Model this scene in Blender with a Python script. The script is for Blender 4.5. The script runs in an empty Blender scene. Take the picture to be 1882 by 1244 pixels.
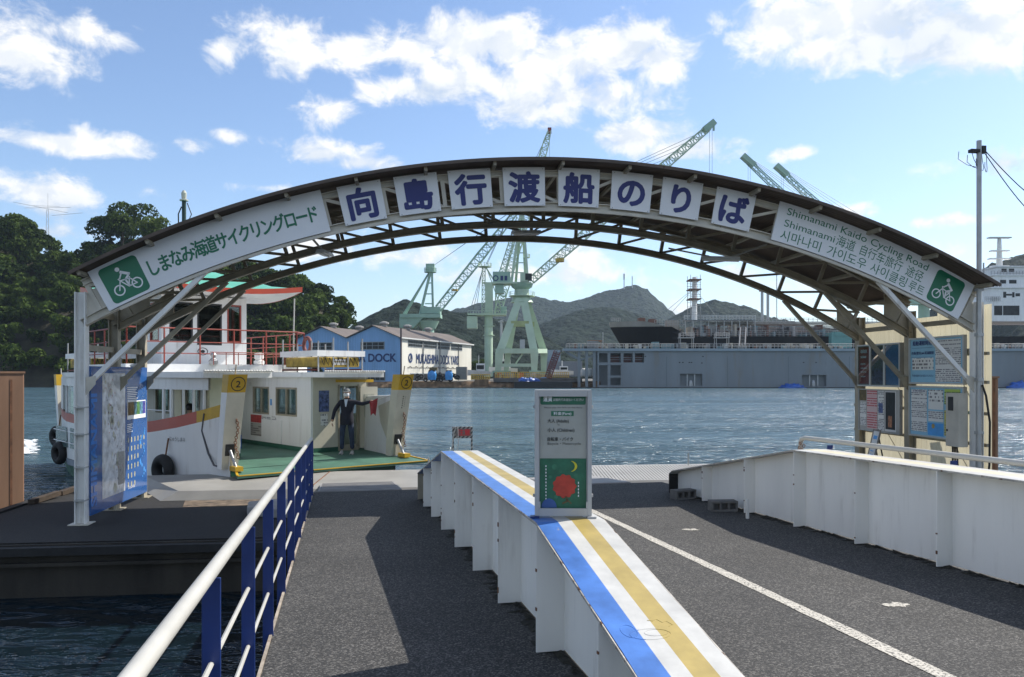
import bpy, bmesh, math, random
import numpy as np
from mathutils import Vector, Matrix, Quaternion
random.seed(7); rng = np.random.default_rng(7)
sc = bpy.context.scene
col = sc.collection
R = math.radians
# ---------------------------------------------------------------- light settings
EXPOSURE, SUN_E, SKY_S, CLOUD_S, HAZE = 0.70, 4.1, 0.110, 0.70, 0.00010
SKY_TINT = (0.94, 0.98, 1.06, 1)
ALB = 1.0
# ---------------------------------------------------------------- camera (world: X right, Y away, Z up, water at 0)
FPX, CX, HZ, ZE = 1464.0, 941.0, 688.0, 3.30
cam_d = bpy.data.cameras.new('camera'); cam = bpy.data.objects.new('camera', cam_d); col.objects.link(cam)
cam.location = (0, 0, ZE); cam.rotation_euler = (R(90), 0, 0)
cam_d.sensor_width = 36.0; cam_d.lens = 28.0; cam_d.shift_y = 66.0/1882.0
cam_d.clip_start = 0.05; cam_d.clip_end = 12000
sc.camera = cam
# ---------------------------------------------------------------- exposure
sc.view_settings.view_transform = 'Standard'; sc.view_settings.look = 'None'
sc.view_settings.gamma = 1.0; sc.view_settings.use_curve_mapping = False
sc.view_settings.exposure = EXPOSURE
sc.render.engine = 'CYCLES'
sc.cycles.use_denoising = True
sc.cycles.max_bounces = 8; sc.cycles.transparent_max_bounces = 16
sc.cycles.volume_bounces = 0
sc.cycles.sample_clamp_indirect = 6.0
# ---------------------------------------------------------------- sun and sky
SUN_AZ, SUN_EL = R(62), R(45)
sunv = Vector((math.sin(SUN_AZ)*math.cos(SUN_EL), math.cos(SUN_AZ)*math.cos(SUN_EL), math.sin(SUN_EL)))
sd = bpy.data.lights.new('sun', 'SUN'); sd.energy = SUN_E; sd.angle = R(0.5); sd.color = (1.0, 0.95, 0.87)
so = bpy.data.objects.new('sun', sd); col.objects.link(so); so.location = sunv*60
so.rotation_euler = sunv.to_track_quat('Z', 'Y').to_euler()

class NT:
    """tiny node-tree helper"""
    def __init__(s, tree): s.t = tree; s.L = tree.links
    def n(s, typ, **kw):
        nd = s.t.nodes.new(typ)
        for k, v in kw.items():
            if k.startswith('i_'):
                key = k[2:]; key = int(key) if key.isdigit() else key.replace('_', ' ')
                s.set(nd.inputs[key], v)
            else: setattr(nd, k, v)
        return nd
    def set(s, sock, v):
        if isinstance(v, bpy.types.NodeSocket): s.L.new(v, sock)
        else: sock.default_value = v
    def m(s, op, a, b=0.0, c=None, clamp=False):
        nd = s.t.nodes.new('ShaderNodeMath'); nd.operation = op; nd.use_clamp = clamp
        s.set(nd.inputs[0], a); s.set(nd.inputs[1], b)
        if c is not None: s.set(nd.inputs[2], c)
        return nd.outputs[0]
    def v(s, op, a, b=(0, 0, 0)):
        nd = s.t.nodes.new('ShaderNodeVectorMath'); nd.operation = op
        s.set(nd.inputs[0], a); s.set(nd.inputs[1], b)
        return nd.outputs['Value'] if op in ('LENGTH', 'DOT_PRODUCT', 'DISTANCE') else nd.outputs['Vector']
    def mix(s, f, a, b, typ='MIX'):
        nd = s.t.nodes.new('ShaderNodeMix'); nd.data_type = 'RGBA'; nd.blend_type = typ
        s.set(nd.inputs[0], f); s.set(nd.inputs[6], a); s.set(nd.inputs[7], b)
        return nd.outputs[2]
    def ramp(s, x, lo, hi, a=0.0, b=1.0, smooth=True):
        nd = s.t.nodes.new('ShaderNodeMapRange'); nd.interpolation_type = 'SMOOTHSTEP' if smooth else 'LINEAR'
        s.set(nd.inputs[0], x); nd.inputs[1].default_value = lo; nd.inputs[2].default_value = hi
        nd.inputs[3].default_value = a; nd.inputs[4].default_value = b
        return nd.outputs[0]
    def noise(s, vec, scale, detail=4.0, rough=0.55, dist=0.0, out='Fac'):
        nd = s.t.nodes.new('ShaderNodeTexNoise')
        if vec is not None: s.L.new(vec, nd.inputs['Vector'])
        nd.inputs['Scale'].default_value = scale; nd.inputs['Detail'].default_value = detail
        nd.inputs['Roughness'].default_value = rough; nd.inputs['Distortion'].default_value = dist
        return nd.outputs[out]

w = bpy.data.worlds.new('World'); sc.world = w; w.use_nodes = True
nt = NT(w.node_tree); w.node_tree.nodes.clear()
sky = nt.n('ShaderNodeTexSky', sky_type='NISHITA', sun_disc=False, sun_elevation=SUN_EL, sun_rotation=SUN_AZ,
           altitude=0.0, air_density=1.0, dust_density=0.6, ozone_density=1.6)
tc = nt.n('ShaderNodeTexCoord')
dirv = nt.v('NORMALIZE', tc.outputs['Generated'])
sep = nt.n('ShaderNodeSeparateXYZ'); nt.L.new(dirv, sep.inputs[0])
az = nt.m('ARCTAN2', sep.outputs[0], sep.outputs[1]); el = nt.m('ARCSINE', sep.outputs[2])
ae = nt.n('ShaderNodeCombineXYZ'); nt.L.new(az, ae.inputs[0]); nt.L.new(el, ae.inputs[1])
aev = ae.outputs[0]
# clouds: soft cells at the bearings and heights where the photograph shows them, broken up by noise
CLOUDS = [(35,100,90,42,1),(70,50,80,30,.55),(165,58,75,22,.75),(425,88,38,36,.9),(525,78,70,50,1),(645,88,95,44,1),
 (760,100,70,45,1),(840,85,80,48,1.05),(925,82,115,52,1.1),(1010,120,140,60,1.05),(890,150,160,50,1),(1060,180,150,45,1),
 (1150,82,95,52,1.1),(1215,108,75,42,1.05),(1000,205,110,25,.85),(690,167,50,20,.9),(735,160,55,28,.9),(600,203,55,30,.85),(560,190,30,20,.5),
 (1440,50,110,58,1.05),(1600,45,190,68,1.15),(1790,60,170,62,1.1),(1560,100,120,28,.8),
 (1170,250,95,36,1),(1270,268,95,26,.9),(110,263,165,17,.95),(215,262,60,20,.8),(600,282,85,24,.85),(660,300,75,16,.8),
 (352,268,30,18,.75),(412,250,28,12,.6),(55,352,95,34,.9),(30,240,50,14,.4),(275,352,24,14,.4),(490,345,60,10,.5),
 (1462,281,48,13,.85),(1745,405,60,10,.8),(1560,390,50,14,.8),(1000,505,230,26,.62),(700,470,170,24,.58),(1090,470,120,30,.55),
 (1210,575,80,20,.7),(560,440,120,30,.5),(1480,500,200,30,.5),(880,560,120,20,.45),(60,425,120,14,.6),(1840,300,120,16,.3)]
field = None
for (u, v, ru, rv, st) in CLOUDS:
    a0 = math.atan((u-CX)/FPX); e0 = math.atan((HZ-v)/FPX*math.cos(a0))
    d = nt.v('SUBTRACT', aev, (a0, e0, 0)); d = nt.v('MULTIPLY', d, (FPX/ru*.86, FPX/rv*.86, 0))
    g = nt.m('MULTIPLY_ADD', nt.v('LENGTH', d), -st, st)
    field = g if field is None else nt.m('SMOOTH_MAX', field, g, 0.25)
nv = nt.v('MULTIPLY', aev, (1.0, 1.35, 0))
n_edge = nt.noise(nv, 17.0, 9.0, 0.62, 0.35)
n_big = nt.noise(nv, 5.0, 3.0, 0.5)
# the same kind of cloud outside the frame, with cover added to brighten shade
out_f = nt.m('MAXIMUM', nt.ramp(nt.m('ABSOLUTE', az), 0.60, 0.75), nt.ramp(el, 0.46, 0.60))
gen = nt.m('MULTIPLY_ADD', nt.noise(nv, 3.2, 3.0, 0.5), 5.0, -2.45)
field = nt.m('MAXIMUM', field, nt.m('ADD', nt.m('MULTIPLY', gen, out_f), nt.m('MULTIPLY_ADD', out_f, 2.0, -2.0)))
dens = nt.m('MULTIPLY_ADD', nt.m('ADD', n_edge, -0.5), 2.5, field)
cov = nt.ramp(dens, 0.0, 0.68)
thick = nt.ramp(dens, 0.35, 1.25)
cov = nt.m('MULTIPLY', cov, nt.ramp(el, -0.01, 0.05))
# thick cloud is brighter on the sunward and upper side, greyer below
n_sh = nt.noise(nt.v('ADD', nv, (0.012, 0.022, 0)), 17.0, 6.0, 0.58, 0.35)
shade = nt.ramp(nt.m('SUBTRACT', n_edge, n_sh), -0.10, 0.09)
shade = nt.m('MULTIPLY_ADD', shade, 0.45, nt.m('MULTIPLY', nt.ramp(n_big, 0.34, 0.52), 0.55))
c_cl = nt.mix(shade, (0.58, 0.67, 0.80, 1), (1.0, 0.99, 0.97, 1))
bg_s = nt.n('ShaderNodeBackground', i_Strength=SKY_S)
skc = nt.mix(1.0, sky.outputs[0], SKY_TINT, 'MULTIPLY')
nt.L.new(skc, bg_s.inputs[0])
bg_c = nt.n('ShaderNodeBackground', i_Strength=CLOUD_S); nt.L.new(c_cl, bg_c.inputs[0])
mx = nt.n('ShaderNodeMixShader'); nt.L.new(nt.m('MULTIPLY', cov, 0.97), mx.inputs[0])
nt.L.new(bg_s.outputs[0], mx.inputs[1]); nt.L.new(bg_c.outputs[0], mx.inputs[2])
wo = nt.n('ShaderNodeOutputWorld'); nt.L.new(mx.outputs[0], wo.inputs[0])
w.cycles.sampling_method = 'MANUAL'; w.cycles.sample_map_resolution = 1024

# ---------------------------------------------------------------- materials
def M(name, rgb, rough=0.5, metal=0.0, var=0.10, vs=2.0, bump=0.0, bs=60.0, rust=0.0, rs=3.0, rcol=(0.10, 0.045, 0.02), streak=False, trans=0.0, spec=0.5, coat=0.0, grime=0.0, gs=1.4):
    m = bpy.data.materials.new(name); m.use_nodes = True
    t = NT(m.node_tree); b = m.node_tree.nodes['Principled BSDF']
    b.inputs['Roughness'].default_value = rough; b.inputs['Metallic'].default_value = metal
    b.inputs['Specular IOR Level'].default_value = spec
    if coat: b.inputs['Coat Weight'].default_value = coat
    co = t.n('ShaderNodeTexCoord').outputs['Object']
    vec = t.v('MULTIPLY', co, (1, 1, 0.18)) if streak else co
    rgb = tuple(c*ALB for c in rgb)
    n1 = t.noise(vec, vs, 6.0, 0.6)
    f = t.ramp(n1, 0.3, 0.72, 1.0-var*1.6, 1.0+var*0.6, False)
    c = t.mix(1.0, (*rgb, 1), f, 'MULTIPLY')
    if rust > 0:
        n2 = t.noise(vec, rs, 9.0, 0.68)
        rf = t.ramp(n2, 0.72-rust*0.3, 0.80-rust*0.3)
        c = t.mix(rf, c, (*rcol, 1))
        t.L.new(t.m('MULTIPLY_ADD', rf, 0.9-rough, rough), b.inputs['Roughness'])
    if grime > 0:                                   # runs of dirt and rust water down the surface
        gv = t.v('MULTIPLY', co, (1, 1, 0.10))
        gf = t.m('MULTIPLY', t.ramp(t.noise(gv, gs*4.0, 5.0, 0.6), 0.50, 0.72), t.ramp(t.noise(co, gs, 4.0, 0.6), 0.40, 0.62))
        c = t.mix(t.m('MULTIPLY', gf, grime), c, (0.20, 0.15, 0.10, 1))
    t.L.new(c, b.inputs['Base Color'])
    if bump > 0:
        bn = t.n('ShaderNodeBump', i_Strength=1.0, i_Distance=bump)
        t.L.new(t.noise(co, bs, 5.0, 0.6), bn.inputs['Height']); t.L.new(bn.outputs[0], b.inputs['Normal'])
    if trans > 0:
        tr = t.n('ShaderNodeBsdfTranslucent'); t.L.new(c, tr.inputs[0])
        ms = t.n('ShaderNodeMixShader', i_0=trans)
        o = m.node_tree.nodes['Material Output']
        t.L.new(b.outputs[0], ms.inputs[1]); t.L.new(tr.outputs[0], ms.inputs[2]); t.L.new(ms.outputs[0], o.inputs[0])
    return m
def glass_mat(name, rgb, rough=0.05, mixf=0.5):
    m = bpy.data.materials.new(name); m.use_nodes = True; t = NT(m.node_tree); m.node_tree.nodes.remove(m.node_tree.nodes['Principled BSDF'])
    tr = t.n('ShaderNodeBsdfTransparent', i_0=(*rgb, 1)); gl = t.n('ShaderNodeBsdfGlossy', i_Roughness=rough, i_0=(0.9, 0.9, 0.9, 1))
    fr = t.n('ShaderNodeFresnel', i_IOR=1.5)
    ms = t.n('ShaderNodeMixShader'); t.L.new(t.m('MULTIPLY_ADD', fr.outputs[0], 0.5, mixf*0.05), ms.inputs[0])
    t.L.new(tr.outputs[0], ms.inputs[1]); t.L.new(gl.outputs[0], ms.inputs[2])
    t.L.new(ms.outputs[0], m.node_tree.nodes['Material Output'].inputs[0]); return m
def print_mat(name, paper, ink, lines=40.0, axes=(1, 0, 2), gap=0.45, density=0.55, size=(1, 1)):
    """rows of small print on paper: broken dark dashes in even lines"""
    m = bpy.data.materials.new(name); m.use_nodes = True; t = NT(m.node_tree); b = m.node_tree.nodes['Principled BSDF']
    b.inputs['Roughness'].default_value = 0.6
    s = t.n('ShaderNodeSeparateXYZ'); t.L.new(t.n('ShaderNodeTexCoord').outputs['Object'], s.inputs[0])
    zz = t.m('MULTIPLY', s.outputs[2], lines); fr = t.m('FRACT', zz); row = t.m('FLOOR', zz)
    c = t.n('ShaderNodeCombineXYZ'); t.L.new(t.m('MULTIPLY', t.m('ADD', s.outputs[0], s.outputs[1]), lines*1.1), c.inputs[0]); t.L.new(t.m('MULTIPLY', row, 7.31), c.inputs[1])
    nz = t.noise(c.outputs[0], 1.0, 2.0, 0.7)
    c2 = t.n('ShaderNodeCombineXYZ'); t.L.new(t.m('MULTIPLY', row, 3.7), c2.inputs[0])
    rowon = t.ramp(t.noise(c2.outputs[0], 1.0, 0.0), 0.40, 0.42)
    ink_f = t.m('MULTIPLY', t.m('MULTIPLY', t.m('GREATER_THAN', nz, 1.0-density), t.m('GREATER_THAN', fr, gap)), rowon)
    t.L.new(t.mix(t.m('MULTIPLY', ink_f, 0.8), (*paper, 1), (*ink, 1)), b.inputs['Base Color'])
    return m

# ---------------------------------------------------------------- mesh helpers
ROOT = {}
def tag(o, label=None, cat=None, group=None, kind=None):
    if label: o['label'] = label
    if cat: o['category'] = cat
    if group: o['group'] = group
    if kind: o['kind'] = kind
    return o
def thing(name, label, cat, loc=(0, 0, 0), group=None):
    o = bpy.data.objects.new(name, None); o.empty_display_size = 0.2; col.objects.link(o); o.location = loc
    ROOT[o] = Vector(loc); return tag(o, label, cat, group)
def px(u, v, Y): return Vector(((u-CX)/FPX*Y, Y, ZE-(v-HZ)/FPX*Y))
class MB:
    def __init__(s, xf=None): s.v = []; s.f = []; s.m = []; s.xf = xf; s.mi = 0
    def add(s, vs, fs):
        b = len(s.v)
        for p in vs:
            p = s.xf(p) if s.xf else p
            s.v.append((p[0], p[1], p[2]))
        for f in fs: s.f.append([i+b for i in f]); s.m.append(s.mi)
        return s
    def box(s, x0, x1, y0, y1, z0, z1):
        return s.add([(x0,y0,z0),(x1,y0,z0),(x1,y1,z0),(x0,y1,z0),(x0,y0,z1),(x1,y0,z1),(x1,y1,z1),(x0,y1,z1)],
                     [(0,3,2,1),(4,5,6,7),(0,1,5,4),(1,2,6,5),(2,3,7,6),(3,0,4,7)])
    def obox(s, c, ax, ay, az, hx, hy, hz):
        c = Vector(c); ax, ay, az = Vector(ax)*hx, Vector(ay)*hy, Vector(az)*hz
        vs = [c+ax*i+ay*j+az*k for k in (-1, 1) for (i, j) in ((-1,-1),(1,-1),(1,1),(-1,1))]
        return s.add(vs, [(0,3,2,1),(4,5,6,7),(0,1,5,4),(1,2,6,5),(2,3,7,6),(3,0,4,7)])
    def bar(s, p0, p1, w, h, up=(0, 0, 1), ext=0.0):
        p0, p1 = Vector(p0), Vector(p1); d = (p1-p0).normalized(); u = Vector(up)
        if abs(d.dot(u)) > 0.98: u = Vector((0, 1, 0)) if abs(d.y) < 0.9 else Vector((1, 0, 0))
        a = d.cross(u).normalized(); b = a.cross(d).normalized(); p0 = p0-d*ext; p1 = p1+d*ext
        vs = [p+a*(i*w/2)+b*(j*h/2) for p in (p0, p1) for (i, j) in ((-1,-1),(1,-1),(1,1),(-1,1))]
        return s.add(vs, [(0,3,2,1),(4,5,6,7),(0,1,5,4),(1,2,6,5),(2,3,7,6),(3,0,4,7)])
    def tube(s, pts, r, n=8, cap=True):
        pts = [Vector(p) for p in pts]; k = len(pts)
        rr = r if isinstance(r, (list, tuple)) else [r]*k
        vs = []; a = None
        for i, p in enumerate(pts):
            d = (pts[min(i+1, k-1)]-pts[max(i-1, 0)]).normalized()
            if a is None:
                u = Vector((0, 0, 1)) if abs(d.z) < 0.9 else Vector((1, 0, 0)); a = d.cross(u).normalized()
            else:
                a = (a-d*a.dot(d)).normalized()
            b = d.cross(a)
            for j in range(n):
                t = 2*math.pi*j/n; vs.append(p+(a*math.cos(t)+b*math.sin(t))*rr[i])
        fs = []
        for i in range(k-1):
            for j in range(n):
                fs.append((i*n+j, i*n+(j+1) % n, (i+1)*n+(j+1) % n, (i+1)*n+j))
        if cap: fs.append(tuple(range(n-1, -1, -1))); fs.append(tuple(range((k-1)*n, k*n)))
        return s.add(vs, fs)
    def prism(s, poly, ext):
        e = Vector(ext); n = len(poly); a = [Vector(p) for p in poly]
        nrm = Vector((0, 0, 0))
        for i in range(n):
            p, q2 = a[i], a[(i+1) % n]; nrm += Vector(((p.y-q2.y)*(p.z+q2.z), (p.z-q2.z)*(p.x+q2.x), (p.x-q2.x)*(p.y+q2.y)))
        if nrm.dot(e) > 0: a = a[::-1]
        vs = a+[p+e for p in a]
        fs = [tuple(range(n)), tuple(range(2*n-1, n-1, -1))]+[(i, i+n, (i+1) % n+n, (i+1) % n) for i in range(n)]
        return s.add(vs, fs)
    def quad(s, a, b, c, d): return s.add([a, b, c, d], [(0, 1, 2, 3)])
    def grid(s, P, nu, nv, flip=False):
        fs = []
        for i in range(nu-1):
            for j in range(nv-1):
                q4 = (i*nv+j, (i+1)*nv+j, (i+1)*nv+j+1, i*nv+j+1); fs.append(q4[::-1] if flip else q4)
        return s.add(P, fs)
    def lathe(s, prof, c, n=12):
        c = Vector(c); vs = [c+Vector((r*math.cos(2*math.pi*j/n), r*math.sin(2*math.pi*j/n), z)) for (r, z) in prof for j in range(n)]
        fs = [(i*n+j, i*n+(j+1) % n, (i+1)*n+(j+1) % n, (i+1)*n+j) for i in range(len(prof)-1) for j in range(n)]
        fs.append(tuple(range(n-1, -1, -1))); fs.append(tuple(range((len(prof)-1)*n, len(prof)*n)))
        return s.add(vs, fs)
    def torus(s, c, axis, R0, r0, n=18, k=8):
        c = Vector(c); ax = Vector(axis).normalized(); u = ax.orthogonal().normalized(); v2 = ax.cross(u); vs = []
        for i in range(n):
            t = 2*math.pi*i/n; d = u*math.cos(t)+v2*math.sin(t)
            for j in range(k):
                p = 2*math.pi*j/k; vs.append(c+d*(R0+r0*math.cos(p))+ax*r0*math.sin(p))
        fs = [(i*k+j, ((i+1) % n)*k+j, ((i+1) % n)*k+(j+1) % k, i*k+(j+1) % k) for i in range(n) for j in range(k)]
        return s.add(vs, fs)
    def build(s, name, mat, parent=None, smooth=False, bevel=0.0):
        me = bpy.data.meshes.new(name)
        off = Vector((0, 0, 0)); r = parent
        while r is not None and r not in ROOT: r = r.parent
        if r is not None: off = ROOT[r]
        me.from_pydata([(x-off.x, y-off.y, z-off.z) for (x, y, z) in s.v], [], s.f)
        for mm in (mat if isinstance(mat, (list, tuple)) else [mat]): me.materials.append(mm)
        if any(s.m): me.polygons.foreach_set('material_index', s.m)
        if smooth: me.polygons.foreach_set('use_smooth', [True]*len(me.polygons)); 
        me.update()
        o = bpy.data.objects.new(name, me); col.objects.link(o)
        if smooth == 'auto':
            me.set_sharp_from_angle(angle=R(40))
        if parent is not None: o.parent = parent
        if bevel > 0:
            bm_ = o.modifiers.new('bevel', 'BEVEL'); bm_.width = bevel; bm_.segments = 2; bm_.limit_method = 'ANGLE'
        return o
# flat lettering and marks
_tc = bpy.data.curves.new('lettering', 'FONT'); _to = bpy.data.objects.new('lettering', _tc)
_cache = {}
def text2d(body):
    k = body
    if k not in _cache:
        _tc.body = body; _tc.resolution_u = 4
        me = bpy.data.meshes.new_from_object(_to)
        _cache[k] = ([(v.co.x, v.co.y) for v in me.vertices], [tuple(p.vertices) for p in me.polygons]); bpy.data.meshes.remove(me)
    return _cache[k]
class Flat:
    """2-D marks that a mapping function carries on to a surface"""
    def __init__(s): s.v = []; s.f = []; s.l = []
    def add(s, vs, fs, lift=0.0):
        b = len(s.v); s.v += list(vs); s.l += [lift]*(len(s.v)-b); s.f += [tuple(i+b for i in f) for f in fs]; return s
    def text(s, body, x, y, h, bold=0.0, align='l', sx=1.0, cap=0.72, rot=0.0, width=None):
        vs, fs = text2d(body)
        if not vs: return s
        xs = [p[0] for p in vs]; lo, hi = min(xs), max(xs); k = h/cap
        if width: sx = width/((hi-lo)*k)
        ox = {'l': lo, 'c': (lo+hi)/2, 'r': hi}[align]; ca, sa = math.cos(rot), math.sin(rot)
        pts = []
        for (a, b2) in vs:
            a, b2 = (a-ox)*k*sx, b2*k
            pts.append((x+a*ca-b2*sa, y+a*sa+b2*ca))
        s.add(pts, fs)
        if bold > 0.011:                                  # heavier strokes: shifted copies, each a hair above the last
            r_ = bold*k
            for j in range(8):
                a = 2*math.pi*j/8; s.add([(p[0]+r_*math.cos(a), p[1]+r_*math.sin(a)) for p in pts], fs, (j+1)*2e-4*max(1.0, k))
        return s
    def poly(s, pts): return s.add(pts, [tuple(range(len(pts)))])
    def rect(s, x0, y0, x1, y1): return s.poly([(x0, y0), (x1, y0), (x1, y1), (x0, y1)])
    def rrect(s, x0, y0, x1, y1, r, n=6):
        pts = []
        for (cx, cy, a0) in ((x1-r, y0+r, -90), (x1-r, y1-r, 0), (x0+r, y1-r, 90), (x0+r, y0+r, 180)):
            for i in range(n+1):
                a = R(a0+90*i/n); pts.append((cx+r*math.cos(a), cy+r*math.sin(a)))
        # strips so that it can be bent
        return s.poly(pts)
    def disc(s, x, y, r, n=20): return s.poly([(x+r*math.cos(2*math.pi*i/n), y+r*math.sin(2*math.pi*i/n)) for i in range(n)])
    def ring(s, x, y, r0, r1, n=28):
        vs = [(x+q*math.cos(2*math.pi*i/n), y+q*math.sin(2*math.pi*i/n)) for i in range(n) for q in (r0, r1)]
        return s.add(vs, [(2*i, 2*i+1, (2*i+3) % (2*n), (2*i+2) % (2*n)) for i in range(n)])
    def line(s, pts, w_):
        for (a, b2) in zip(pts[:-1], pts[1:]):
            dx, dy = b2[0]-a[0], b2[1]-a[1]; l = math.hypot(dx, dy); dx, dy = dx/l*w_/2, dy/l*w_/2
            s.poly([(a[0]-dx+dy, a[1]-dy-dx), (b2[0]+dx+dy, b2[1]+dy-dx), (b2[0]+dx-dy, b2[1]+dy+dx), (a[0]-dx-dy, a[1]-dy+dx)])
        return s
    def bicycle(s, x, y, k, flip=1):
        """rider on a bicycle, k = half width"""
        X = lambda a, b2: (x+a*k*flip, y+b2*k)
        s.ring(*X(-.58, -.42), .26*k, .345*k); s.ring(*X(.58, -.42), .26*k, .345*k)
        s.line([X(-.58, -.42), X(-.30, .10), X(.30, .02), X(.58, -.42), X(.05, -.42), X(-.30, .10)], .075*k)
        s.line([X(.05, -.42), X(.30, .10)], .075*k); s.line([X(-.30, .10), X(-.36, .22), X(-.22, .26)], .07*k)
        s.line([X(-.26, .24), X(-.02, .52)], .09*k)               # arm
        s.line([X(-.02, .56), X(.34, .30)], .17*k)                # back
        s.line([X(.34, .26), X(.02, .04), X(.10, -.38)], .12*k)   # leg
        s.disc(*X(-.16, .80), .14*k)
        return s
    def build(s, name, mat, fn, parent):
        out = []
        for (a, b2), l in zip(s.v, s.l):
            p = fn(a, b2)
            if l: p = p+(fn(a+1e-3, b2)-p).cross(fn(a, b2+1e-3)-p).normalized()*l
            out.append(p)
        mb = MB(); mb.add(out, s.f); o = mb.build(name, mat, parent)
        if len(s.f) > 1: o['kind'] = 'stuff'
        return o
def plane_fn(o, ux, uy, lift=0.0):
    o, ux, uy = Vector(o), Vector(ux), Vector(uy); n = ux.cross(uy).normalized()*lift
    return lambda a, b2: o+ux*a+uy*b2+n

# ================================================================ MATERIALS
WHITE = M('white_paint', (0.80, 0.79, 0.75), 0.42, var=0.10, vs=1.5, rust=0.10, rs=5.0, grime=0.4, gs=2.0)
WHITE_GIRDER = M('white_girder_paint', (0.88, 0.855, 0.795), 0.45, var=0.07, vs=1.3, rust=0.13, rs=4.0, streak=True, grime=0.24, gs=2.0)
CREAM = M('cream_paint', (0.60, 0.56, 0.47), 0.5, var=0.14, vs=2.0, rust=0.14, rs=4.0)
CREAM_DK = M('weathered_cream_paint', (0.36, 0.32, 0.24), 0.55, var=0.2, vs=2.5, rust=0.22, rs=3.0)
ROOFM = M('brown_roof_sheet', (0.115, 0.085, 0.065), 0.65, var=0.25, vs=2.0, rust=0.25, rs=2.0, rcol=(0.07, 0.04, 0.025))
SIGNW = M('white_sign_board', (0.80, 0.81, 0.82), 0.35, var=0.04, vs=1.5)
NAVY_INK = M('navy_lettering', (0.012, 0.02, 0.16), 0.4, var=0.05)
GREEN_INK = M('green_lettering', (0.012, 0.17, 0.085), 0.4, var=0.05)
WHITE_INK = M('white_lettering', (0.82, 0.83, 0.83), 0.4, var=0.03)
BLACK_INK = M('black_lettering', (0.02, 0.02, 0.022), 0.5, var=0.05)
RED_INK = M('red_lettering', (0.50, 0.02, 0.03), 0.45, var=0.08)
NAVY = M('navy_post_paint', (0.010, 0.035, 0.17), 0.4, var=0.15, vs=4, rust=0.06)
BLUE_ST = M('blue_stripe_paint', (0.065, 0.18, 0.50), 0.38, var=0.22, vs=5, rust=0.20, rs=9, rcol=(.20, .22, .27))
WHITE_ST = M('white_stripe_paint', (0.53, 0.52, 0.485), 0.4, var=0.14, vs=5, rust=0.20, rs=9, rcol=(.34, .28, .22))
YELL_ST = M('ochre_stripe_paint', (0.42, 0.315, 0.095), 0.4, var=0.16, vs=5, rust=0.20, rs=9, rcol=(.26, .18, .08))
RAIL = M('handrail_paint', (0.47, 0.455, 0.41), 0.35, var=0.08, vs=4, rust=0.06, rs=8)
CONC = M('stained_concrete', (0.045, 0.039, 0.030), 0.85, var=0.45, vs=1.2, bump=0.01, bs=25, streak=True)
STEEL = M('landing_plate_steel', (0.29, 0.28, 0.255), 0.55, var=0.14, vs=1.0, rust=0.12, rs=2.5)
STEEL_DK = M('worn_flap_plate', (0.30, 0.29, 0.28), 0.55, var=0.2, vs=1.5, rust=0.25, rs=2.0)
RUSTED = M('rusted_pile_steel', (0.30, 0.17, 0.10), 0.7, var=0.25, vs=1.5, rust=0.3, rs=1.5, rcol=(0.16, 0.08, 0.045), streak=True)
RUST_EDGE = M('rusty_edge_strip', (0.22, 0.10, 0.05), 0.8, var=0.4, vs=6)
RUBBER = M('black_rubber', (0.018, 0.018, 0.018), 0.75, var=0.3, vs=6, bump=0.004, bs=40)
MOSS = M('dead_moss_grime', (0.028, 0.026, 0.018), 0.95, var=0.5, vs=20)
BLOCK = M('concrete_block', (0.17, 0.165, 0.155), 0.9, var=0.2, vs=8, bump=0.004, bs=60)
GALV = M('galvanised_pole', (0.42, 0.43, 0.43), 0.45, 0.6, var=0.12, vs=5)
CABLE = M('black_cable', (0.012, 0.012, 0.012), 0.6)
GREY_SHELL = M('grey_sign_case', (0.46, 0.46, 0.45), 0.45, var=0.08, vs=5)

def asphalt(name, base, speck):
    m = bpy.data.materials.new(name); m.use_nodes = True; t = NT(m.node_tree); b = m.node_tree.nodes['Principled BSDF']
    co = t.n('ShaderNodeTexCoord').outputs['Object']
    vo = t.n('ShaderNodeTexVoronoi', i_Scale=95.0); t.L.new(co, vo.inputs['Vector'])
    sp = t.n('ShaderNodeSeparateColor'); t.L.new(vo.outputs['Color'], sp.inputs[0])
    st = t.ramp(sp.outputs[0], 0.35, 1.0, 0.0, 1.0, False)
    big = t.m('MULTIPLY', t.ramp(t.noise(co, 0.9, 5.0, 0.6), 0.3, 0.7, 0.76, 1.14, False), t.ramp(t.noise(co, 2.7, 6.0, 0.7, 0.6), 0.28, 0.46, 0.70, 1.0))
    c = t.mix(t.m('MULTIPLY', st, st), (*base, 1), (*speck, 1))
    c = t.mix(1.0, c, big, 'MULTIPLY'); t.L.new(c, b.inputs['Base Color'])
    b.inputs['Roughness'].default_value = 0.85
    h = t.m('ADD', t.m('MULTIPLY', vo.outputs['Distance'], -0.8), t.m('MULTIPLY', t.noise(co, 40.0, 3.0), 0.8))
    bn = t.n('ShaderNodeBump', i_Strength=0.8, i_Distance=0.006); t.L.new(h, bn.inputs['Height']); t.L.new(bn.outputs[0], b.inputs['Normal'])
    return m
ASPH = asphalt('ramp_asphalt', (0.022, 0.0215, 0.021), (0.150, 0.142, 0.130))
ASPH2 = asphalt('old_black_asphalt', (0.010, 0.0098, 0.0095), (0.034, 0.031, 0.027))

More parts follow.
